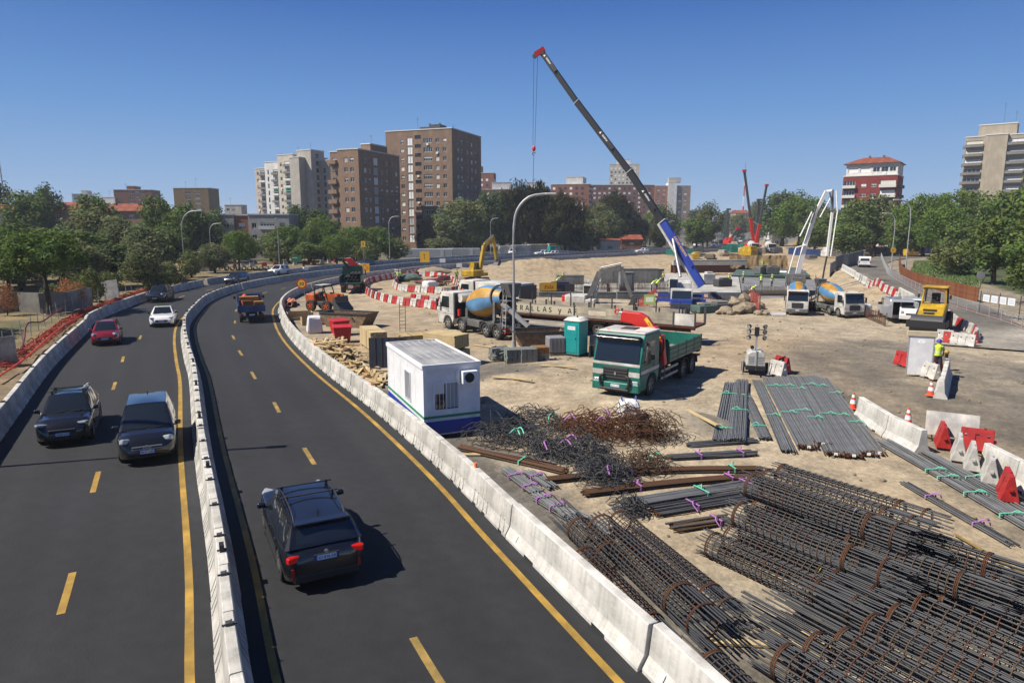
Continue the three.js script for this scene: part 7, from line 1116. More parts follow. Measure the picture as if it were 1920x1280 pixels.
{ const p = [-7.71,-38.39], m = mat(.055,.065,.095,.5, { t: T.dusty, m: 1.5 }); for (let i = 0; i < 6; i++) { const g = thing('formwork_shutter', `dark blue formwork panel standing behind the cabin, ${['first', 'second', 'third', 'fourth', 'fifth', 'sixth'][i]} from the left`, 'formwork', [p[0] + i * .36 - .3, groundY(...p), p[1] - i * .05],.1); part(g, 'sheet', box(.34,1.75,.08,0,.88,0,-.08), m); part(g, 'edge_rib', box(.05,1.75,.14,.17,.88,-.02,-.08), M.darkSteel); } }
{ const p = [-8.47,-41.28], g = thing('formwork_stack', 'black topped stack of formwork sheets behind the dark blue panels', 'panel', [p[0] + .9, groundY(...p), p[1]],.2); for (let i = 0; i < 6; i++) part(g, 'sheet', box(1.9,.16,1.3,0,.1 + i * .17,0), i > 2 ? M.darkSteel : mat(.2,.2,.2,.8)); }
{ // heap of loose planks along the barrier
const g = thing('plank_heap', 'long heap of loose broken planks behind the barrier left of the cabin', 'timber'), A = [-13.58,-47.63], Bq = [-7.02,-34.11], geos = [1.1,1.6,2.1,2.6].map(l => geoFor(box(.14,.04, l), WD.pine)), dx = Bq[0] - A[0], dz = Bq[1] - A[1], th = heading(A, Bq);
for (let i = 0; i < 190; i++) { const t = rnd(), o = rnd(-.85,.85), q = part(g, 'plank', pick(geos), rnd() < .55 ? WD.pale : rnd() < .6 ? WD.pine : rnd() < .6 ? WD.brown : WD.grey); const nx = -dz / Math.hypot(dx, dz), nz = dx / Math.hypot(dx, dz); const k = Math.sin(Math.min(1, t * 1.3) * PI) * (1 - o * o * .8); q.position.set(A[0] + dx * t - nx * o, .06 + k * .75 * rnd(), A[1] + dz * t - nz * o); q.rotation.set(rnd(-.22,.22), th + rnd(-.75,.75) + (rnd() < .15 ? 1.4 : 0), rnd(-.3,.3)); }
}
for (const [p, t, l, nm] of [[[0,-34.11],1.2,2.2, 'pale plank lying flat on the sand in front of the pallets'],[[2.53,-37.22],1.35,2.0, 'pale plank lying on the sand right of the pallets'],[[-1.98,-45.45],.9,1.6, 'pale plank beside the grey pallets'],[[7.68,-26.73],.25,2.4, 'pale plank propped under the upright rebar'],[[6.1,-13.18],.45,.9, 'short plank end beside the big cage heap'],[[5.39,-12.38],1.45,1.3, 'wooden bearer between the cage rows, upper'],[[4.95,-12.03],1.5,2.4, 'wooden bearer between the cage rows, lower'],[[-1.51,-23.14],1.6,.8, 'brown plank end by the barrier in front of the cabin']]) solo('plank', nm, 'plank', geoFor(rbox(.17,.06, l, .008,0,.03,0), WD.pale), WD.pale, [p[0], groundY(...p) + .03, p[1]], t);
function sack(label, p, w, h) { const g = thing('bulk_bag', label, 'sack', [p[0], groundY(...p) + .02, p[1]], rnd(1)); const s = new RoundedBoxGeometry(w, h, w, 5,.22), q = s.attributes.position; for (let i = 0; i < q.count; i++) { const n = fbm(q.getX(i) * 5 + 3, q.getY(i) * 5 + q.getZ(i) * 4,3,0,33) - .5; q.setXYZ(i, q.getX(i) * (1 + n * .2 - (q.getY(i) > h * .3 ? .12 : 0)), q.getY(i) + n * .12, q.getZ(i) * (1 + n * .22)); } s.computeVertexNormals(); part(g, 'bag', s.translate(0, h / 2,0), mat(.72,.72,.72,.8, { t: T.fine, m: .6 })); for (const s2 of [-1,1]) part(g, 'loop', tube([[s2 * w * .3, h * .95,-.2],[s2 * w * .32, h + .16,0],[s2 * w * .3, h * .95,.2]],.025,10,5), mat(.05,.08,.3,.7)); }
sack('white bulk bag with blue loops in front of the green lorry', [4.94,-28.07],.95,.75); sack('white bulk bag beside the plank heap', [-15.08,-51.57],1.2,1.3); sack('small white sack on the pit edge right of the askew mixer', [31.96,-61.7],1.2,1.0); sack('white sack on the green formwork deck', [51.71,-130.1],1.8,1.2);
{ const m = mat(.5,.02,.018,.45, { t: T.fine, m: 1 }); for (const [p, t, l] of [[[-11.94,-47.4],.3, 'red wheeled waste bin in front of the beige skip'],[[-12.91,-50.52],.6, 'red waste bin lid up behind the first red bin']]) { const g = thing('waste_bin', l, 'bin', [p[0], groundY(...p) + .02, p[1]], t); part(g, 'bin_body', frontPrism([[-.5,.12],[.5,.12],[.62,1.05],[-.62,1.05]],.95,.03), m); part(g, 'lid', rbox(1.32,.09,1.05,.04,0,1.1,0,.08), m); for (let i = 0; i < 4; i++) part(g, 'rib', box(.04,.85,.03,-.36 + i * .24,.58,.49), m); for (const s of [-1,1]) part(g, 'wheel', cyl(.09,.09,.06,12, s * .4,.09,.35, 'x'), M.black); } }
{ const m = mat(.55,.2,.1,.6); [[[-23.44,-71.27],.25],[[-22.54,-69.32],.2],[[-22.72,-70.77],.35]].forEach(([p, t], i) => solo('clay_pipe', `orange drain pipe beside the speed sign, ${['left', 'middle', 'right'][i]} of three`, 'pipe', lathe([[.2,-1.4],[.25,-1.4],[.25,1.4],[.2,1.4],[.2,-1.4]],16, 'z'), m, [p[0],.28 + (i === 1 ? .1 : 0), p[1]], t)); }
for (const [p, l, s] of [[[-18.66,-59.52], 'open wooden box beside the orange drain pipes', 1.5],[[-16.62,-56.19], 'wooden crate of scrap beside the bulk bag', 1.2]]) { const g = thing('wooden_crate', l, 'crate', [p[0], groundY(...p) + .02, p[1]],.4); for (const [x, z, w, d] of [[0, s / 2, s * 1.4,.05],[0,-s / 2, s * 1.4,.05],[s * .7,0,.05, s],[-s * .7,0,.05, s]]) for (let k = 0; k < 3; k++) part(g, 'board', box(w, .18, d, x, .12 + k * .2, z), WD.pine); part(g, 'base', box(s * 1.35,.05, s * .95,0,.03,0), WD.grey); }
// pallets of kerb blocks and tied formwork by the central lamp post
{ const gm = mat(.25,.26,.25,.9, { t: T.conc, m: .8 }); [[[-0.78,-40.6],.3, 'pallet of tangled scaffold clamps left of the lamp post', 1],[[0.06,-39.95],.25, 'pallet of grey blocks tied with green straps at the lamp post', 0],[[0.95,-39.95],.2, 'pallet of grey blocks right of the lamp post', 0],[[1.67,-40.44],.2, 'pallet of brown and grey boards right of the lamp post', 2]].forEach(([p, t, l, k]) => { const g = thing('block_pallet', l, 'pallet', [p[0], groundY(...p) + .02, p[1]], t); for (let i = 0; i < 3; i++) part(g, 'pallet_board', box(1.0,.1,.14,0,.05,-.4 + i * .4), WD.grey); for (let y = 0; y < 4; y++) for (let x = 0; x < 3; x++) for (let z = 0; z < 2; z++) { const q = part(g, 'block', box(.30,.17,.46), k === 2 && y > 1 ? WD.brown : gm); q.position.set(-.32 + x * .32 + rnd(-.02,.02), .19 + y * .18,-.24 + z * .48); if (k === 1) q.rotation.set(rnd(-.5,.5), rnd(3), rnd(-.5,.5)); } if (k !== 1) part(g, 'strap', [box(1.02,.012,.04,0,.83,0), box(.012,.75,.04,.5,.45,0), box(.012,.75,.04,-.5,.45,0)], R.mint); }); }
for (const [x, z] of [[2.75,-42.6],[5.6,-42.9]]) { const g = thing('water_tank', x < 4 ? 'grey plastic water tank left of the toilet cabin' : 'grey plastic water tank right of the toilet cabin', 'tank', [x, .03, z],.2), m = mat(.2,.2,.215,.5); part(g, 'tank', rbox(1.1,1.0,1.0,.08,0,.65,0), m); for (let i = 0; i < 4; i++) part(g, 'rib', box(.05,.8,.03,-.38 + i * .25,.65,.51), m); part(g, 'pallet', box(1.1,.12,1,0,.06,0), WD.grey); }
{ const p = [-8.44,-52.1], g = thing('ladder', 'slim metal ladder standing upright behind the timber stacks', 'ladder', [p[0],.03, p[1]],.1); for (const s of [-1,1]) part(g, 'rail', rod([s * .22,0,0],[s * .22,2.35,-.25],.025,6), M.darkSteel); for (let i = 0; i < 8; i++) part(g, 'rung', rod([-.22,.25 + i * .28,-.027 - i * .03],[.22,.25 + i * .28,-.027 - i * .03],.016,5), M.darkSteel); }
{ const p = [16.4,-24.53], g = thing('white_board', 'white board leaning over the red barrier in the right foreground', 'board', [p[0], groundY(...p) + .08, p[1]],-.5); part(g, 'sheet', rbox(1.7,.9,.04,.01,0,.62,-.1,-.25), M.whitePlastic); part(g, 'support', box(.06,.8,.06,.6,.4,-.25,.2), WD.grey); part(g, 'support', box(.06,.8,.06,-.6,.4,-.25,.2), WD.grey); }

// ---------- street lamps ----------
function lamp(label, p, h, arm, dirX, dirZ = 0) {
const g = thing('street_lamp', label, 'street lamp', [p[0], groundY(...p), p[1]]); const r = arm;
const c = [[0,0,0],[0, h * .5,0],[0, h - r * 1.15,0],[dirX * r * .12, h - r * .5, dirZ * r * .12],[dirX * r * .5, h - r * .1, dirZ * r * .5],[dirX * r * 1.05, h, dirZ * r * 1.05]];
const t = tube(c, .085,30,8), q = t.attributes.position; for (let i = 0; i < q.count; i++) { const y = q.getY(i); const k = 1.1 - .55 * clamp(y / h, 0,1); if (y < h - r * 1.15) { q.setX(i, q.getX(i) * k); q.setZ(i, q.getZ(i) * k); } } part(g, 'pole', t, M.galv);
part(g, 'lamp_head', rbox(.3,.12,.7,.05,0,0,0).rotateY(Math.atan2(dirX, dirZ)).translate(dirX * (r * 1.05 + .3), h + .0, dirZ * (r * 1.05 + .3)), mat(.5,.52,.52,.5)); part(g, 'base', cyl(.16,.2,.5,10,0,.25,0), M.galv); return g;
}
lamp('tall curved street lamp in the centre of the site beside the mixer', [0.11,-45.04],10.1,2.0,1); lamp('tall curved street lamp by the left carriageway in front of the wood', [-52.34,-109.49],10.5,2.6,1);
lamp('curved street lamp over the dirt track, left of two', [-71.31,-155.8],9.4,1.8,1); lamp('curved street lamp over the dirt track, right of two', [-64.33,-146.95],8.7,1.8,1); lamp('straight lamp post on the far bend below the low terrace', [-45.93,-135.4],9.6,.3,0,1); lamp('curved street lamp in front of the tall brown tower', [-27.73,-155.8],10.3,1.6,1); lamp('curved street lamp in front of the dark trees right of the tower', [-5.9,-190.09],10.3,1.4,1); lamp('street lamp right of the purple containers', [26.1,-227.55],10.4,1.2,1); lamp('tall street lamp behind the brown fence on the right', [53.93,-93.8],10.6,1.8,-1); lamp('smaller street lamp with a yellow sign by the service road', [61.42,-110.95],9.0,1.5,-1);
for (let i = 0; i < 10; i++) { const s = 300 + i * 42, q = medianPath.off(s, i % 2 ? 11 : -11); lamp('street lamp along the road near the horizon', [q.x, q.z],10,2, i % 2 ? -1 : 1).userData.group = 'street lamps near the horizon'; }
lamp('street lamp standing outside the left edge of the photograph', [-19.4,-21.5],10,2.2,1,-.2);
{ const p = [-143.57,-197.31], g = thing('aerial_mast', 'thin aerial mast rising above the far left trees', 'mast', [p[0],0, p[1]]); part(g, 'mast', rod([0,0,0],[-.6,31,0],.16,6), M.galv); part(g, 'aerial', [rod([-3.2,30.6,0],[-.6,30.2,0],.1,5), rod([-1.8,22,0],[.4,22.2,0],.08,5)], M.galv).userData.kind = 'stuff'; }
// ---------- signs ----------
function signPost(label, p, h, w, hh, draw, o = {}) { const g = thing('road_sign', label, 'sign', [p[0], (o.y || 0) + groundY(...p), p[1]], o.t || 0); for (const x of o.two ? [-w * .4, w * .4] : [0]) part(g, 'post', rod([x, 0,0],[x + (o.lean || 0), h + hh / 2,0],.035,6), M.galv); part(g, 'back_plate', o.disc ? cyl(w / 2, w / 2,.03,28, o.lean || 0, h, .05, 'z') : box(w, hh, .03, o.lean || 0, h, .05), M.galv); if (draw) { const q = panel(g, 'sign_face', w, hh, draw, [o.lean || 0, h, .068],[0,0,0],128); if (o.disc) { const cg = new THREE.CircleGeometry(w / 2,28); cg.userData.keepUV = true; q.geometry = cg; } } return g; }
signPost('round yellow thirty speed limit sign with red rim beside the loader', [-20.77,-68.85],2.35,1.05,1.05, (x, w, h) => { x.fillStyle = '#b51f1b'; x.fillRect(0,0, w, h); x.fillStyle = '#e0b02c'; x.beginPath(); x.arc(w / 2, h / 2, w * .36,0,7); x.fill(); x.fillStyle = '#1a1712'; x.font = `bold ${h * .46}px sans-serif`; x.textAlign = 'center'; x.textBaseline = 'middle'; x.fillText('30', w / 2, h * .53); }, { disc: 1, lean: -.45 });
const yel = (sym) => (x, w, h) => { x.fillStyle = '#d9a722'; x.fillRect(0,0, w, h); x.fillStyle = '#3a2a12'; sym(x, w, h); };
signPost('yellow works sign with red rim on the far site barrier', [-21.05,-97.99],2.2,1.3,1.3, yel((x, w, h) => { x.fillStyle = '#b51f1b'; x.beginPath(); x.moveTo(w / 2,4); x.lineTo(w - 6, h * .6); x.lineTo(6, h * .6); x.fill(); x.fillStyle = '#d9a722'; x.beginPath(); x.moveTo(w / 2,18); x.lineTo(w - 24, h * .54); x.lineTo(24, h * .54); x.fill(); x.fillStyle = '#3a2a12'; x.fillRect(w * .2, h * .72, w * .6,8); }));
signPost('square yellow road panel above the far bend', [-15.93,-125.51],2.6,1.7,2.0, yel((x, w, h) => { x.fillRect(w * .45, h * .25,6, h * .5); x.fillRect(w * .3, h * .3, w * .3,5); })); signPost('small grey white sign on two posts, left of two on the far bend', [-12.12,-119.68],2.2,1.0,.7, (x, w, h) => { x.fillStyle = '#c9cccf'; x.fillRect(0,0, w, h); }, { two: 1 }); signPost('small grey white sign on two posts, right of two on the far bend', [-9.45,-122.53],2.3,1.0,.7, (x, w, h) => { x.fillStyle = '#c9cccf'; x.fillRect(0,0, w, h); }, { two: 1 });
signPost('yellow warning sign high on the far left bend', [-31.76,-146.95],4.4,.9,1.2, yel((x, w, h) => x.fillRect(w * .4, h * .2, w * .2, h * .6))); signPost('yellow diamond sign on the service road lamp', [60.75,-109.59],3.2,.9,.9, yel((x, w, h) => x.fillRect(w * .3, h * .45, w * .4,10)), { disc: 1 }); signPost('grey back of a road sign by the mesh fence', [48.18,-70.28],2.6,.85,.85, null, { disc: 1 }); signPost('green sign board among the far left barriers', [-43.7,-139.04],1.6,2.0,1.3, (x, w, h) => { x.fillStyle = '#1d5c3c'; x.fillRect(0,0, w, h); x.fillStyle = '#cfd6cf'; x.fillRect(w * .1, h * .3, w * .5,6); }); signPost('yellow machine sign board on a post behind the trailer', [3.34,-62.47],2.6,1.5,.75, yel((x, w, h) => { x.fillStyle = '#8c1f12'; x.font = `bold italic ${h * .6}px sans-serif`; x.textAlign = 'center'; x.textBaseline = 'middle'; x.fillText('Esla', w / 2, h * .55); }), { t: .15 }); signPost('pale green notice board in front of the mobile crane', [12.48,-61.7],1.5,1.0,.9, (x, w, h) => { x.fillStyle = '#9fbf6a'; x.fillRect(0,0, w, h); x.fillStyle = '#e6ecd8'; x.fillRect(w * .15, h * .25, w * .7, h * .5); });
{ const p = [22,-36.13], g = thing('site_sign', 'tall white site sign panel with a boxed beam on top near the roller', 'sign', [p[0],.06, p[1]],-.35); g.scale.setScalar(.84); part(g, 'sheet', box(1.35,2.5,.05,0,1.3,0), mat(.74,.74,.76,.6, { t: T.fine, m: 2 })); for (const s of [-1,1]) part(g, 'post', box(.07,2.55,.07, s * .7,1.27,0), M.galv); part(g, 'top_beam', rbox(1.7,.34,.26,.03,0,2.72,-.04), mat(.62,.56,.45,.85, { t: T.wood, m: .8 })); panel(g, 'logo', .46,.28, (x, w, h) => { x.fillStyle = '#d5d7dd'; x.fillRect(0,0, w, h); x.fillStyle = '#f2f2f2'; x.beginPath(); x.ellipse(w / 2, h * .55, w * .45, h * .36,0,0,7); x.fill(); x.strokeStyle = '#3a3f48'; x.lineWidth = 5; x.strokeRect(w * .32, h * .48, w * .24, h * .2); x.beginPath(); x.moveTo(w * .6, h * .62); x.lineTo(w * .78, h * .36); x.lineTo(w * .9, h * .36); x.stroke(); }, [0,2.25,.03]); }
{ const p = [24.13,-37.22], q = groundY(...p); const g = thing('warning_lamp', 'yellow warning lamp on the concrete barrier seen end on', 'lamp', [p[0], q + .9, p[1]]); part(g, 'lamp_body', rbox(.16,.2,.14,.03,0,.12,0), M.black); part(g, 'lens', sph(.13,0,.32,0), K.yellow); }
// ---------- right-hand fences and park ----------
function fenceLine(pts) { return new Path(pts); }
{ // rust brown slat fence round the lawn, three panels long
const P = fenceLine([[69.58,-123.24],[53.81,-94.11],[50.36,-85.74],[48.33,-77.22],[47.46,-72.11],[47.03,-68.75]]), g = thing('slat_fence', 'rust brown steel slat fence around the lawn on the right', 'fence'), sg = geoFor(box(.26,1.55,.05,0,.8,0), R.rust), m1 = mat(.20,.075,.03,.85, { t: T.rust, m: 1.2 }), m2 = mat(.25,.11,.045,.85, { t: T.rust, m: 1.2 });
for (let s = 0; s < P.length; s += .34) { const q = P.at(s), o = part(g, 'slat', sg, rnd() < .5 ? m1 : m2); o.position.set(q.x, groundY(q.x, q.z), q.z); o.rotation.y = ang(q) + PI / 2 + .25; }
for (const y of [.3,1.3]) part(g, 'rail', tube(P.p.filter((_, i) => i % 8 === 0).map(q => [q.x, groundY(q.x, q.z) + y, q.z]), .03,80,5), m1);
}
{ // grey pedestrian railing
const P = fenceLine([[80.87,-150.55],[62.34,-114.43],[53.23,-96.14],[46.45,-78.55],[43.38,-68.25],[42.02,-61.67],[41.23,-56.83],[38.81,-49.03]]), g = thing('railing', 'grey pedestrian railing along the right side of the service road', 'railing'), post = rod([0,0,0],[0,1.1,0],.035,6), rl = [], inf = [];
for (let s = 0; s < P.length; s += 2) { const q = P.at(s), o = part(g, 'post', post, M.galv); o.position.set(q.x, groundY(q.x, q.z), q.z); const e = P.at(s + 2), a = [q.x, groundY(q.x, q.z), q.z], b = [e.x, groundY(e.x, e.z), e.z]; if (s + 2 < P.length) { for (const y of [.18,1.05]) part(g, 'rail', rod([a[0], a[1] + y, a[2]],[b[0], b[1] + y, b[2]],.025,5), M.galv); for (let k = 1; k < 12; k++) { const t = k / 12; inf.push(rod([a[0] + (b[0] - a[0]) * t, a[1] + (b[1] - a[1]) * t + .18, a[2] + (b[2] - a[2]) * t],[a[0] + (b[0] - a[0]) * t, a[1] + (b[1] - a[1]) * t + 1.05, a[2] + (b[2] - a[2]) * t],.008,4)); } } }
part(g, 'balusters', inf, M.galv).userData.kind = 'stuff';
// kerb in dull red along the foot of the railing
const kp = []; for (let s = 0; s < P.length; s += 1) { const q = P.off(s, -.45); kp.push(q); } const kg = []; for (let i = 22; i < kp.length - 1; i++) kg.push(beam([kp[i].x, groundY(kp[i].x, kp[i].z) + .07, kp[i].z],[kp[i + 1].x, groundY(kp[i + 1].x, kp[i + 1].z) + .07, kp[i + 1].z],.25,.16)); structure('kerb', kg, mat(.30,.10,.075,.9, { t: T.dusty, m: 1.2 }));
}
{ // mesh fence with four white notices
const A = [42.51,-61.67], Bq = [42.66,-53.21], L = Math.hypot(Bq[0] - A[0], Bq[1] - A[1]), g = thing('mesh_fence', 'dark wire mesh fence with four white notices at the right edge', 'fence', [A[0], groundY(...A), A[1]], Math.atan2(-(Bq[1] - A[1]), Bq[0] - A[0])), wires = []; for (let x = 0; x <= L; x += .12) wires.push(rod([x, .1,0],[x, 2.0,0],.006,4)); for (let y = .1; y <= 2; y += .2) wires.push(rod([0, y, 0],[L, y, 0],.006,4)); part(g, 'mesh', wires, M.darkSteel).userData.kind = 'stuff'; for (let x = 0; x <= L; x += 2.4) part(g, 'post', rod([x, 0,0],[x, 2.1,0],.04,6), M.darkSteel); for (let i = 0; i < 4; i++) panel(g, 'notice', .8,.62, (x, w, h) => { x.fillStyle = '#d6dadf'; x.fillRect(0,0, w, h); x.fillStyle = '#9aa3ad'; for (let k = 0; k < 5; k++) x.fillRect(w * .12, h * (.2 + k * .14), w * .76,3); }, [.75 + i * 1.02,1.5,.02],[0,0,0],64); for (let i = 0; i < 4; i++) part(g, 'notice_back', box(.8,.62,.01,.75 + i * 1.02,1.5,.008), M.whitePlastic);
}
{ // lawn: short grass blades over the green ground
const bl = new THREE.BufferGeometry(); bl.setAttribute('position', new THREE.Float32BufferAttribute([-.03,0,0,.03,0,0,.01,.16,.03],3)); bl.computeVertexNormals(); const poly = [[55.66,-95.8],[48.36,-70.9],[68.4,-98.54],[91.73,-140.56],[79.99,-136.33]], im = new THREE.InstancedMesh(bl, new THREE.MeshStandardMaterial({ color: lin(.075,.125,.028), roughness: .9, side: THREE.DoubleSide }), 9000), mm = new THREE.Matrix4(), q = new THREE.Quaternion(); reseed(9); let n = 0, guard = 0;
while (n < 9000 && guard++ < 60000) { const x = rnd(50,90), z = -rnd(62,135); if (polyDist(x, z, poly) > 0) continue; q.setFromEuler(new THREE.Euler(rnd(-.3,.3), rnd(6.28), rnd(-.3,.3))); const s = rnd(.8,2.2); mm.compose(V(x, groundY(x, z) - .01, z), q, V(s * 1.6, s, s)); im.setMatrixAt(n++, mm); } im.count = n; im.name = 'grass'; im.userData = { kind: 'stuff', label: 'short green lawn grass behind the brown fence', category: 'grass' }; scene.add(im);
}
function hoarding(name, label, pts, h, w, m, cat = 'hoarding', o = {}) { const P = new Path(pts), g = thing(name, label, cat), pg = geoFor(box(w - .03, h, .05,0, h / 2,0), m); let i = 0; for (let s = w / 2; s < P.length; s += w) { const q = P.at(s), e = part(g, 'panel', pg, m); e.position.set(q.x, groundY(q.x, q.z) + .02, q.z); e.rotation.y = ang(q) + PI / 2; e.rotation.x = rnd(-.04,.04); if (i++ % 2 === 0) { const f = part(g, 'post', rod([0,0,0],[0, h + .15,0],.04,6), M.galv); const r = P.at(s - w / 2); f.position.set(r.x, groundY(r.x, r.z), r.z); } } return g; }
reseed(19);
hoarding('site_hoarding', 'blue site hoarding under the trees behind the concrete pump', [[79.28,-197.31],[82.57,-186.67],[96.14,-193.64],[113.88,-201.14],[129.79,-209.23]],2.0,2.5, mat(.012,.05,.22,.6, { t: T.dusty, m: 3 })); hoarding('site_hoarding', 'grey corrugated hoarding along the pit beside the service road', [[50.25,-108.19],[57.78,-118.61],[68.74,-134.46]],2.2,1.2, mat(.30,.30,.29,.8, { t: T.conc, m: 1.5 })); hoarding('site_hoarding', 'grey sheet hoarding behind the leaning pine on the left', [[-48.77,-63.25],[-47.36,-64.05],[-42.83,-64.05],[-42.99,-68.85]],1.9,2.4, mat(.33,.32,.30,.85, { t: T.conc, m: 3 }));
hoarding('concrete_wall', 'pale low concrete wall at the end of the dirt track on the left', [[-71.85,-165.78],[-66.92,-163.17]],1.8,2.2, M.conc, 'wall');
{ const p = [-44.53,-75.51], g = thing('concrete_slab', 'leaning pale concrete slab beside the left carriageway', 'slab', [p[0],0, p[1]],.3); part(g, 'slab', rbox(1.6,2.2,.2,.03,0,1.05,0,-.25,0,.12), M.conc); part(g, 'prop', rod([.4,0,-1.1],[.3,1.5,-.35],.05,6), M.darkSteel); }
{ // left verge: wire fence posts, dropped orange netting, red hoses
const P = new Path([[-28.1,-36.26],[-31.74,-44.43],[-35.21,-52.1],[-39.35,-61.7],[-42.86,-73.33],[-46.31,-86.4],[-49.62,-100.88],[-52.68,-119.68]]), g = thing('wire_fence', 'thin wire fence with leaning posts beside the left barrier', 'fence'), w = []; for (let s = 0; s < P.length; s += 2.6) { const q = P.off(s, -1.3), t = part(g, 'post', rod([0,0,0],[rnd(-.15,.15), 1.5, rnd(-.15,.15)],.03,5), M.galv); t.position.set(q.x, groundY(q.x, q.z), q.z); const e = P.off(s + 2.6,-1.3); if (s + 2.6 < P.length) for (const y of [.4,.9,1.35]) w.push(rod([q.x, groundY(q.x, q.z) + y, q.z],[e.x, groundY(e.x, e.z) + y - .05, e.z],.006,4)); } part(g, 'wires', w, M.galv).userData.kind = 'stuff';
const net = mat(.30,.035,.016,.8, { side: THREE.DoubleSide }), ng = thing('safety_netting', 'crumpled orange red safety netting lying along the left barrier', 'netting'), th = []; reseed(23);
for (let s = .5; s < P.length - 14; s += .36) { const a = P.off(s, rnd(-.6,.3)), b = P.off(s + rnd(.3,1.2), rnd(-.5,.6)), ya = groundY(a.x, a.z), yb = groundY(b.x, b.z); th.push(tube([[a.x, ya + rnd(.05,.3), a.z],[(a.x + b.x) / 2, ya + rnd(.2,.55), (a.z + b.z) / 2],[b.x, yb + rnd(.03,.2), b.z]], rnd(.015,.05), 5,4)); }
for (let s = .3; s < P.length - 14; s += .3) { const k = P.off(s, -.7), l = P.off(s + .35,.6), m2 = P.off(s + .1,.0); th.push(tube([[k.x, .08, k.z],[m2.x, .25 + rnd(-.1,.1), m2.z],[l.x, .15, l.z]],.02,6,4)); } part(ng, 'mesh', th, net).userData.kind = 'stuff';
solo('red_hose', 'thick red corrugated hose snaking along the left barrier', 'hose', tube([[-26.49,-34.11],[-28.16,-38.39],[-29.98,-41.99],[-32.64,-47.63],[-36.39,-55.57],[-39.55,-64.46]].map((q, i) => [q[0],.3 + .1 * (i % 2), q[1]]), .05,60,8), mat(.5,.03,.015,.6)); solo('drain_hose', 'dark red drain hose looping over the fence posts on the left', 'hose', tube([[[-31.49,-43.08][0],.2,[-31.49,-43.08][1]],[[-32.95,-45.45][0],.5,[-32.95,-45.45][1]],[[-35.13,-49.03][0],1.1,[-35.13,-49.03][1]],[[-36.24,-52.1][0],.8,[-36.24,-52.1][1]],[[-37.31,-54.96][0],1.0,[-37.31,-54.96][1]],[[-38.37,-57.81][0],1.1,[-38.37,-57.81][1]]],.06,50,8), mat(.12,.02,.03,.6)); hoarding('site_hoarding', 'short grey sheeted fence panel at the left edge', [[-29.82,-38.39],[-29.1,-39.62]],1.7,1.3, mat(.38,.37,.35,.85, { t: T.conc, m: 2 }));
}
// ---------- pit: decks, walls, starter bars, netting ----------
function deck(name, label, pts, top, th, m) { const s = new THREE.Shape(pts.map(p => new THREE.Vector2(p[0],-p[1]))), g = new THREE.ExtrudeGeometry(s, { depth: th, bevelEnabled: false }).rotateX(-PI / 2).translate(0, top - th, 0); return solo(name, label, 'slab', g, m); }
const pitM = { pale: mat(.58,.56,.52,.85, { t: T.conc, m: 5 }), grey: mat(.26,.265,.265,.9, { t: T.conc, m: 4 }), blue: mat(.15,.165,.19,.85, { t: T.conc, m: 4 }), green: mat(.10,.17,.155,.8, { t: T.dusty, m: 4 }), wall: mat(.24,.235,.22,.92, { t: T.conc, m: 3, bump: T.concBump, bs: .03 }) };
deck('concrete_deck', 'pale finished concrete deck in the middle of the pit', [[13.63,-91.63],[30.84,-91.63],[39.89,-120.35],[30.62,-130.15],[16.37,-116.58]],-.7,.5, pitM.pale); deck('concrete_deck', 'grey concrete deck with workers right of the pale deck', [[31.87,-94.5],[42.88,-94.5],[52.88,-113.69],[40.3,-121.04]],-.75,.45, pitM.grey); deck('formwork_deck', 'dark green formwork deck at the back of the pit', [[39.02,-121.51],[53.04,-121.51],[61.24,-145.77],[48.2,-145.77]],-.5,.35, pitM.green); deck('rebar_deck', 'dark steel mat deck in front of the pale deck', [[13.01,-75.3],[26.03,-75.3],[31.48,-91.4],[15.38,-91.4]],-.75,.35, pitM.blue); deck('concrete_deck', 'blue grey concrete deck behind the white excavator', [[1.55,-79.07],[13,-75.91],[15.23,-91.76],[3.65,-93.25]],-1.0,.3, pitM.blue); deck('concrete_deck', 'pale concrete strip left of the pit wall', [[7.37,-94.24],[13.13,-94.24],[16.04,-115.51],[8.74,-117.92]],-.8,.4, pitM.pale); deck('concrete_deck', 'grey sloping concrete deck left of the striped mixers', [[24.61,-67.31],[27.42,-67.31],[33.82,-83.97],[30.13,-83.97]],-.4,.5, pitM.grey); deck('concrete_deck', 'pale concrete apron in front of the mixers', [[23.37,-61.86],[25.03,-61.86],[26.06,-64.21],[24.04,-64.21]],.06,.3, pitM.pale);
reseed(61);
function starters(label, a, b, y, h, n, m = R.hoop, hor = 1) { const g = thing('starter_bars', label, 'rebar'), r = []; for (let i = 0; i <= n; i++) { const t = i / n, x = a[0] + (b[0] - a[0]) * t, z = a[1] + (b[1] - a[1]) * t; r.push(rod([x, y, z],[x + rnd(-.03,.03), y + h * rnd(.85,1.1), z],.03,4)); } if (hor) for (const k of [.25,.6]) r.push(rod([a[0], y + h * k, a[1]],[b[0], y + h * k, b[1]],.025,4)); part(g, 'bars', r, m).userData.kind = 'stuff'; }
starters('row of upright starter bars in front of the pale deck', [7.05,-90.02],[20.8,-90.02],-1.0,1.6,90); starters('second row of upright bars behind the white excavator', [8.65,-96.12],[22.56,-96.12],-.9,1.5,80); starters('upright starter bars along the grey workers deck', [30.33,-89],[35.9,-89],-.9,1.2,40); starters('upright bars in front of the dark steel deck', [15.99,-68.93],[24.47,-70.75],-.8,1.5,80); starters('rusty upright bars along the foot of the right bank', [31.67,-61.7],[30.37,-54.96],0,1.0,26, R.rust); starters('dark upright bars left of the white excavator', [2.67,-85.27],[6.34,-87.92],-1,1.3,26); starters('tall bars on the back wall of the pit', [14.62,-108.82],[22.95,-108.82],-.9,2.2,46);
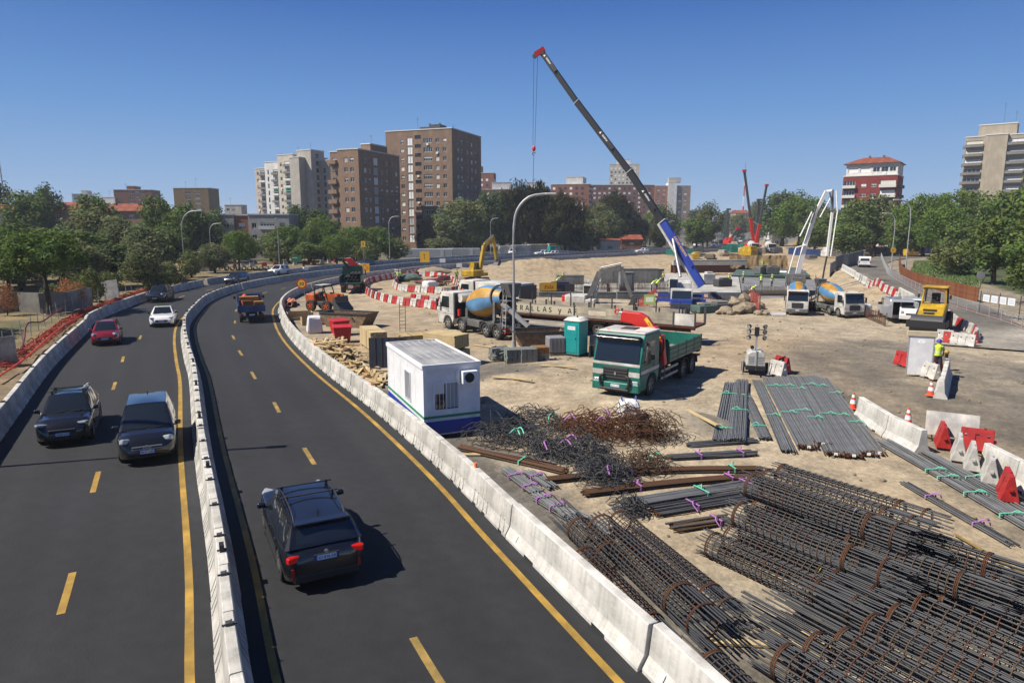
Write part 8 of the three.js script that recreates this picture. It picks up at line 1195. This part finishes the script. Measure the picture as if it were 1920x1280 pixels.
{ const mats = []; for (let i = 0; i < 34; i++) { const t = i / 33, a = [13.17,-75.56], b = [25.99,-75.56], c = [15.42,-90.35], d = [30.98,-90.35]; mats.push(rod([a[0] + (b[0] - a[0]) * t, -.70, a[1]],[c[0] + (d[0] - c[0]) * t, -.70, c[1]],.025,4)); if (i < 20) { const s = i / 19; mats.push(rod([a[0] + (c[0] - a[0]) * s, -.67, a[1] + (c[1] - a[1]) * s],[b[0] + (d[0] - b[0]) * s, -.67, b[1] + (d[1] - b[1]) * s],.025,4)); } } const g = thing('steel_mat', 'dark steel reinforcement mat lying on the front deck', 'rebar'); part(g, 'mat_rods', mats, R.bar).userData.kind = 'stuff'; }
const pitBox = (label, p, w, h, d, y, m, t = 0, name = 'concrete_wall', cat = 'wall') => solo(name, label, cat, geoFor([rbox(w, h, d, .03,0, h / 2,0), box(w + .02,.08, d + .06,0, h + .03,0), box(.12, h - .1, d + .05,-w * .3, h / 2,0), box(.12, h - .1, d + .05, w * .3, h / 2,0)], m), m, [p[0], y, p[1]], t);
pitBox('grey concrete wall with stepped top in the middle of the pit', [18.38,-106.96],9,2.4,.6,-.9, pitM.wall, .02); pitBox('second concrete wall section right of the stepped one', [21.71,-109.01],5,2.2,.6,-.9, pitM.wall, .1); pitBox('square concrete pillar in the middle of the pit', [15.21,-90.74],1.9,3.0,1.2,-1.0, pitM.grey, .05, 'concrete_pillar', 'pillar'); pitBox('low concrete block wall with formwork left of the pit wall', [9.02,-106.96],4.2,1.4,2.2,-.9, pitM.wall, .05); pitBox('low concrete wall in front of the upright bars', [9.33,-84.95],12,1.0,.5,-1.1, pitM.wall, .0); pitBox('low concrete upstand behind the white excavator', [16.18,-82.5],7,1.2,.6,-1.0, pitM.wall, .02);
pitBox('portal beam over the dark underpass opening at the pit end', [39.78,-138.06],15,1.0,1.0,.4, pitM.pale, .05, 'portal_beam', 'beam'); solo('underpass_wall', 'dark rusty wall of the underpass opening below the portal beam', 'wall', geoFor([box(15,1.6,.4,0,.8,0), box(.3,1.6,1.6,-7,.8,.8), box(.3,1.6,1.6,7,.8,.8)], K.brown), K.brown, [[39.78,-138.06][0],-1.2,[39.78,-138.06][1] - 1.4],.05);
{ const A = [44.36,-138.29], Bq = [56.2,-138.29], n = 40, pos = [], idx = []; for (let j = 0; j <= 6; j++) for (let i = 0; i <= n; i++) { const t = i / n, k = j / 6; pos.push(A[0] + (Bq[0] - A[0]) * t, -1.2 + k * 3.4 + .15 * fbm(t * 20, k * 3,2,0,3), A[1] - 1 - k * 1.5 + .9 * fbm(t * 24, k * 4,4,0,6)); } for (let j = 0; j < 6; j++) for (let i = 0; i < n; i++) { const a = j * (n + 1) + i; idx.push(a, a + 1, a + n + 2, a, a + n + 2, a + n + 1); } const g = new THREE.BufferGeometry(); g.setAttribute('position', new THREE.Float32BufferAttribute(pos, 3)); g.setIndex(idx); g.computeVertexNormals(); structure('earth_bank', g.toNonIndexed(), mat(.36,.25,.13,.97, { t: T.dirt, m: 3, bump: T.dirtBump, bs: .1, side: THREE.DoubleSide })); }
const rockMat = mat(.42,.35,.26,.95, { t: T.dirt, m: 1.2, bump: T.dirtBump, bs: .04 });
function rock(w, h, d) { const g = new THREE.IcosahedronGeometry(.5,1), p = g.attributes.position; const s = rnd(50); for (let i = 0; i < p.count; i++) { const k = .5 + 1.05 * fbm(p.getX(i) * 2.2 + s, p.getY(i) * 2.2 + p.getZ(i) * 1.9,3,0,5); p.setXYZ(i, p.getX(i) * w * k, p.getY(i) * h * k, p.getZ(i) * d * k); } g.computeVertexNormals(); return g; }
{ const g = thing('rubble_heap', 'heap of broken concrete slabs and stones in front of the pit', 'rubble'); for (const [p, w, h, d] of [[[20.13,-63.65],2.0,.8,1.2],[[21.28,-63.65],2.4,1.0,1.6],[[22.27,-64.05],2.6,1.3,1.6],[[21.74,-66.15],1.6,1.4,1.2],[[22.91,-67.03],1.8,1.8,1.2],[[23.51,-65.72],1.6,1.0,1.2],[[22.66,-62.47],.9,.6,.8],[[23.31,-62.08],.8,.5,.7],[[24.23,-68.85],1.5,1.6,1.2],[[20.16,-62.47],.9,.5,.8],[[19.41,-63.25],1.0,.5,.8],[[24.6,-67.03],1.0,.7,.9]]) { const r = part(g, 'rock', rock(w, h, d), rockMat); r.position.set(p[0], groundY(...p) + h * .3, p[1]); r.rotation.y = rnd(6); } }
{ reseed(29); const spots = []; for (let i = 0; i < 900; i++) { const x = rnd(-8,45), z = -rnd(9,84); if (rightPath.near(x, z).side > .6 && polyDist(x, z, pit) > 1 && fbm(x * .3, z * .3,2,0,4) > .4) spots.push([x, z]); } const st = [rock(.12,.08,.1), rock(.2,.12,.16), rock(.08,.06,.08)].map(g => geoFor(g, rockMat)); st.forEach((g, k) => { const im = new THREE.InstancedMesh(g, rockMat, Math.ceil(spots.length / 3)), mm = new THREE.Matrix4(); let n = 0; spots.forEach(([x, z], i) => { if (i % 3 !== k) return; mm.makeRotationY(i); mm.setPosition(x, groundY(x, z) + .02, z); im.setMatrixAt(n++, mm); }); im.count = n; im.name = numbered('loose_stones'); im.userData = { kind: 'stuff', label: 'loose stones scattered over the dirt yard', category: 'stones' }; scene.add(im); }); }
function netPanel(label, a, b, h) { const g = thing('safety_netting', label, 'netting', [a[0], groundY(...a), a[1]], Math.atan2(-(b[1] - a[1]), b[0] - a[0])), L = Math.hypot(b[0] - a[0], b[1] - a[1]), r = []; for (let i = 0; i <= L / .16; i++) r.push(rod([i * .16,0, rnd(-.05,.05)],[i * .16 + .2, h, rnd(-.05,.05)],.011,4)); for (let y = .05; y < h; y += .16) r.push(rod([0, y, 0],[L, y + rnd(-.05,.05), 0],.011,4)); part(g, 'mesh', r, mat(.42,.06,.05,.7)).userData.kind = 'stuff'; for (const x of [0, L]) part(g, 'post', rod([x, 0,0],[x, h + .3,0],.04,6), M.darkSteel); }
netPanel('red safety netting left of the mobile crane', [11.6,-62.47],[16.22,-76.65],1.3); netPanel('red safety netting behind the rubble heap', [24.07,-68.85],[22.81,-62.47],1.7); netPanel('red netting beside the pit edge above the right bank', [48.67,-109.49],[45.43,-98.93],1.4);
// generator, compressor, pallets on the decks
for (const [p, y, w, h, d, m, l] of [[[29.9,-104.56],-.7,2.0,1.8,1.4, K.white, 'white generator box on the pale deck behind the crane'],[[31.11,-100.77],-.7,2.4,1.2,1.4, M.darkSteel, 'dark compressor on the pale deck'],[[45.32,-124.27],-.5,2.4,1.5,1.5, K.grey, 'grey wrapped pallet on the green deck, left of two'],[[47.16,-124.27],-.5,2.4,1.5,1.5, K.grey, 'grey wrapped pallet on the green deck, right of two'],[[15.68,-63.25],0,1.6,.6,1.2, K.navy, 'blue work trestle in front of the mobile crane'],[[18.14,-64.05],0,2.2,.8,1.4, pitM.green, 'sheeted pile of material right of the mobile crane'],[[19.64,-64.88],0,2.4,.9,1.6, K.grey, 'grey sheeted heap left of the rubble'],[[4.18,-61.7],-.2,2.0,1.2,1.6, K.grey, 'grey machine block behind the trailer'],[[6.11,-92.97],-.9,4.5,1.4,2, K.navy, 'dark tarpaulined heap of steel beside the white excavator']]) solo('site_unit', l, 'equipment', geoFor([rbox(w, h * .85, d, .1,0, h * .5,0), box(w * .9,.1, d * .9,0,.05,0), rbox(w * .5, h * .2, d * .6,.05, w * .1, h * .98,0)], m), m, [p[0], y, p[1]], rnd(.6));
// pipe heap inside the barrier ring
{ const p = [-11.12,-96.15]; for (let i = 0; i < 5; i++) solo('steel_pipe', `dark red curved pipe coil inside the barrier ring, ${['lowest', 'second', 'third', 'fourth', 'topmost'][i]}`, 'pipe', new THREE.TorusGeometry(2.6 - i * .18,.1,6,28,4.2).rotateX(PI / 2 - .08), mat(.12,.03,.03,.6), [p[0] + i * .1,.35 + i * .16, p[1]], i * .5); for (let i = 0; i < 8; i++) solo('timber_beam', 'loose timber beam inside the barrier ring', 'timber', geoFor(box(.25,.2,4.5), WD.grey), WD.grey, [[-13.13,-94.37][0] + i * .42,.12 + (i % 3) * .16,[-13.13,-94.37][1] - i * .2],.9 + rnd(-.2,.2), 'beams in the barrier ring'); sack('pale sack heap inside the barrier ring', [-10.96,-91.02],1.6,.9); solo('sheeted_heap', 'green sheeted heap inside the barrier ring', 'equipment', rock(4,1.6,2.6), pitM.green, [[-15.12,-100.88][0],.5,[-15.12,-100.88][1]]); solo('rubble_mound', 'pale rubble mound behind the barrier ring', 'rubble', rock(6,2,3), rockMat, [[-13.49,-116.96][0],.4,[-13.49,-116.96][1]]); }
// ---------- containers and sheds beyond the road ----------
function container(label, p, L, h, m, turn = .3, o = {}) { const g = thing('container', label, 'container', [p[0],.05, p[1]], turn); part(g, 'box', rbox(L, h, 2.4,.03,0, h / 2,0), m); const rb = geoFor(box(.1, h - .3,.05), m); for (let x = -L / 2 + .3; x < L / 2; x += .5) { const q = part(g, 'rib', rb, m); q.position.set(x, h / 2,1.22); } if (o.band) part(g, 'band', box(L + .02,.5,.03,0, h - .35,1.26), o.band); part(g, 'door', box(.9,1.9,.05, L * .3,1.0,1.26), o.dm || B.alu); }
const cwh = mat(.66,.66,.65,.6, { t: T.dusty, m: 3 }), purple = mat(.09,.025,.20,.5, { t: T.dusty, m: 3 }), tealC = mat(.01,.22,.22,.5);
container('white container left of the yellow banded cabins', [2.54,-205.11],6,2.6, cwh); container('plain white container at the left end of the yard', [-1.56,-201.14],5,2.5, cwh); container('white cabin with yellow band, left of two', [7.79,-209.23],6,2.7, cwh, .25, { band: K.yellow }); container('white cabin with yellow band, right of two', [14.24,-213.53],6.5,2.8, cwh, .25, { band: K.yellow, dm: M.black }); container('purple container, left of two beside the willow shrub', [20.2,-213.53],5,2.5, purple, .2); container('purple container, right of two beside the willow shrub', [23.49,-218.01],4,2.7, purple, .2); container('teal cabin between the white cabins', [11.86,-201.14],2.4,2.4, tealC, .3); container('long grey white roofed container under the trees right of the tower', [-22.77,-183.37],14,2.2, mat(.34,.36,.38,.6), .05); container('low grey container row behind the far barrier', [-15.02,-193.64],12,2.0, mat(.30,.31,.32,.6), .05);
gableHouse('low beige shed right of the purple containers', [28.05,-218.01],[34.14,-218.01],0,3.6, B.cream, 8,0,.5); gableHouse('red roofed shed left of the crane boom', [38.67,-243.51],[46.03,-243.51],0,3.4, B.brick, 10,0,1.6); gableHouse('pale shed beside the far mixers under the trees', [106.99,-283.22],[110.5,-283.22],0,6, B.white, 8,0,.8);
// far clutter along the road works
reseed(71); const clutter = [K.white, K.grey, K.mud, M.darkSteel, K.yellow, K.beige, K.teal]; for (let i = 0; i < 84; i++) { const t = rnd() ** 1.5, z = -168 - t * 340, x = -z * .30 + rnd(-24,40) * (1 - t * .4) + 8, m = pick(clutter), w = rnd(1.5,5), h = rnd(1,2.8); solo(i % 3 ? 'far_plant_unit' : 'far_van', i % 3 ? 'small machine or stack among the far roadworks' : 'small vehicle among the far roadworks', i % 3 ? 'equipment' : 'vehicle', geoFor([rbox(w, h * .6,2.2,.1,0, h * .35 + .2,0), rbox(w * .6, h * .45,2,.15,-w * .12, h * .8,0)], m), m, [x, groundY(x, z), z], rnd(3), i % 3 ? 'far roadworks equipment' : 'far roadworks vehicles'); }
{ const pm = mat(.36,.35,.33,.9, { t: T.conc, m: 1 }); for (let i = 0; i < 5; i++) solo('slab_pallet', `grey stack of paving slabs behind the far left barrier, ${['first', 'second', 'third', 'fourth', 'fifth'][i]} layer up`, 'pallet', geoFor([box(2.4,.62,2.0,0,.31,0), box(2.3,.08,1.9,0,.66,0)], pm), pm, [[-56.3,-125.51][0],.02 + i * .71,[-56.3,-125.51][1]],.1 * i); const dm = M.darkSteel; for (let i = 0; i < 9; i++) solo('drain_pipe', 'short dark pipe in the row behind the far left barrier', 'pipe', lathe([[.3,-.9],[.42,-.9],[.42,.9],[.3,.9],[.3,-.9]],14, 'z'), mat(.06,.06,.065,.6), [[-52.93,-127.06][0] + i * 1.1,.45,[-52.93,-127.06][1] + i * .1],.3, 'dark pipes on the far left'); }
// ---------- people ----------
function personGeo(bend) {
const N = 56, S = 1.0, mc = new MarchingCubes(N, new THREE.MeshBasicMaterial(), false, false, 60000); mc.isolation = 0;
const hip = [0,.93,0], ch = bend ? [0,1.25,.3] : [0,1.38,0], nk = bend ? [0,1.38,.5] : [0,1.5,.02], hd = bend ? [0,1.45,.62] : [0,1.66,.03]; const bones = [[hip, ch, .15,.17],[ch, nk, .12,.06],[nk, hd, .06,.10],[hd, [hd[0], hd[1] + .04, hd[2]],.105,.10]];
for (const s of [-1,1]) { const sh = [s * .19, ch[1] + .04, ch[2]], el = bend ? [s * .24,1.0,.42] : [s * .27,1.13,.06], wr = bend ? [s * .16,.75,.55] : [s * .24,.92,.2]; bones.push([sh, el, .065,.05],[el, wr, .05,.036],[wr, [wr[0], wr[1] - .09, wr[2] + .03],.04,.025],[[s * .1,.9,0],[s * .12,.5,.04],.095,.065],[[s * .12,.5,.04],[s * .13,.09,-.02],.062,.045],[[s * .13,.06,-.04],[s * .14,.04,.15],.05,.04]); }
const f = mc.field, A = V(), Bv = V(), P = V(); for (let k = 0; k < N; k++) for (let j = 0; j < N; j++) for (let i = 0; i < N; i++) { P.set((i / N - .5) * 2 * S, (j / N - .5) * 2 * S + .92, (k / N - .5) * 2 * S + (bend ? .25 : 0)); let d = 9; for (const [a, b, r1, r2] of bones) { A.set(...a); Bv.set(...b).sub(A); const t = clamp(P.clone().sub(A).dot(Bv) / Bv.lengthSq(), 0,1), e = P.distanceTo(A.clone().addScaledVector(Bv, t)) - (r1 + (r2 - r1) * t), h = Math.max(.05 - Math.abs(d - e), 0) / .05; d = Math.min(d, e) - h * h * .05 * .25; } f[i + j * N + k * N * N] = -d; }
mc.update(); const n = mc.count, pos = new Float32Array(mc.positionArray.slice(0, n * 3)), nor = new Float32Array(mc.normalArray.slice(0, n * 3)), col = new Float32Array(n * 3); for (let i = 0; i < n; i++) { const x = pos[3 * i] * S, y = pos[3 * i + 1] * S + .92, z = pos[3 * i + 2] * S + (bend ? .25 : 0); pos[3 * i] = x; pos[3 * i + 1] = y; pos[3 * i + 2] = z; const arm = Math.abs(x) > .19; let c; if (Math.hypot(x, y - hd[1], z - hd[2]) < .15) c = [.35,.2,.13]; else if (y < .1) c = [.03,.025,.02]; else if (y < (bend ? .9 : .92) && !(arm && y > .72)) c = [.035,.04,.06]; else if (arm && y < 1.0 && y > .6) c = [.35,.2,.13]; else if (arm) c = [.1,.12,.2]; else c = Math.abs(y - 1.12) < .04 ? [.6,.6,.58] : [.50,.68,.06]; col[3 * i] = c[0]; col[3 * i + 1] = c[1]; col[3 * i + 2] = c[2]; }
const g = new THREE.BufferGeometry(); g.setAttribute('position', new THREE.BufferAttribute(pos, 3)); g.setAttribute('normal', new THREE.BufferAttribute(nor, 3)); g.setAttribute('color', new THREE.BufferAttribute(col, 3)); return [g, hd];
}
const PG = [personGeo(0), personGeo(1)], skinM = new THREE.MeshStandardMaterial({ vertexColors: true, roughness: .85 }), helmets = { w: K.white, y: K.yellow, b: mat(.02,.05,.3,.4), g: mat(.2,.5,.05,.4) };
function person(label, p, y, turn, pose, hc) { const o = thing('person', label, 'person', [p[0], y ?? groundY(...p) + .02, p[1]], turn), [g, hd] = PG[pose]; part(o, 'body', g, skinM); part(o, 'helmet', [new THREE.SphereGeometry(.135,16,8,0, PI * 2,0, PI * .5).scale(1,.95,1.1), cyl(.16,.165,.025,18,0,.0,.03)].map(q => q.translate(hd[0], hd[1] + .05, hd[2])), helmets[hc]); for (const s of [-1,1]) { part(o, 'eye', sph(.014, s * .04, hd[1] + .0, hd[2] + .1,1,1,1,6), M.black); } part(o, 'nose', sph(.02,0, hd[1] - .03, hd[2] + .11,.8,1.2,1,6), skinFlat); return o; }
const skinFlat = mat(.35,.2,.13,.8);
[[[23.55,-106.56],-.7,.4,0, 'y', 'person in a yellow vest standing on the pale deck left of the crane boom'],[[19.26,-93.96],-.7,1.2,1, 'g', 'person in a yellow vest bending over the deck, left of two'],[[20.26,-95.57],-.7,2,1, 'w', 'person in a yellow vest bending over the deck, right of two'],[[21.98,-93.96],-.7,-1,1, 'y', 'person bending just left of the crane cab'],[[32.27,-101.69],-.7,0,0, 'w', 'person with white helmet right of the crane boom foot'],[[36.04,-106.56],-.7,.5,0, 'w', 'person standing between the generator and the grey deck'],[[36.78,-100.77],-.7,-.4,0, 'g', 'person in yellow vest on the grey deck, left of two'],[[38.36,-100.77],-.7,.7,0, 'w', 'person in yellow vest on the grey deck, right of two'],[[40.93,-101.69],-.7,.2,0, 'w', 'person in yellow vest beside the striped drum'],[[29.65,-84.63],-.7,.9,1, 'w', 'person in yellow vest behind the rubble heap'],[[50.53,-138.41],-.5,0,0, 'g', 'person far back on the green formwork deck'],[[7.92,-106.76],-.8,.4,0, 'w', 'person on the left end of the pit wall, upper'],[[6.77,-103.09],-.9,1,1, 'y', 'person on the left end of the pit, lower'],[[-17.17,-100.88], null, .8,0, 'w', 'person in yellow vest, left of three by the curved barriers'],[[-16.69,-99.9], null, -.6,0, 'w', 'person in yellow vest, middle of three by the curved barriers'],[[-16.3,-99.9], null, .3,0, 'w', 'person in yellow vest, right of three by the curved barriers'],[[-54.15,-130.27], null, 0,0, 'y', 'person in yellow on the dirt track far left'],[[24.03,-37.8], null, 2.6,0, 'b', 'person with blue helmet and green vest behind the tall white sign'],[[0.7,-58.82], null, 2.4,0, 'g', 'person with green helmet standing at the mixer hopper'],[[-8.52,-105.01], null, .5,0, 'y', 'person in orange by the yellow excavator']].forEach(([p, y, t, k, h, l]) => person(l, p, y, t, k, h));


renderer.render(scene, camera);
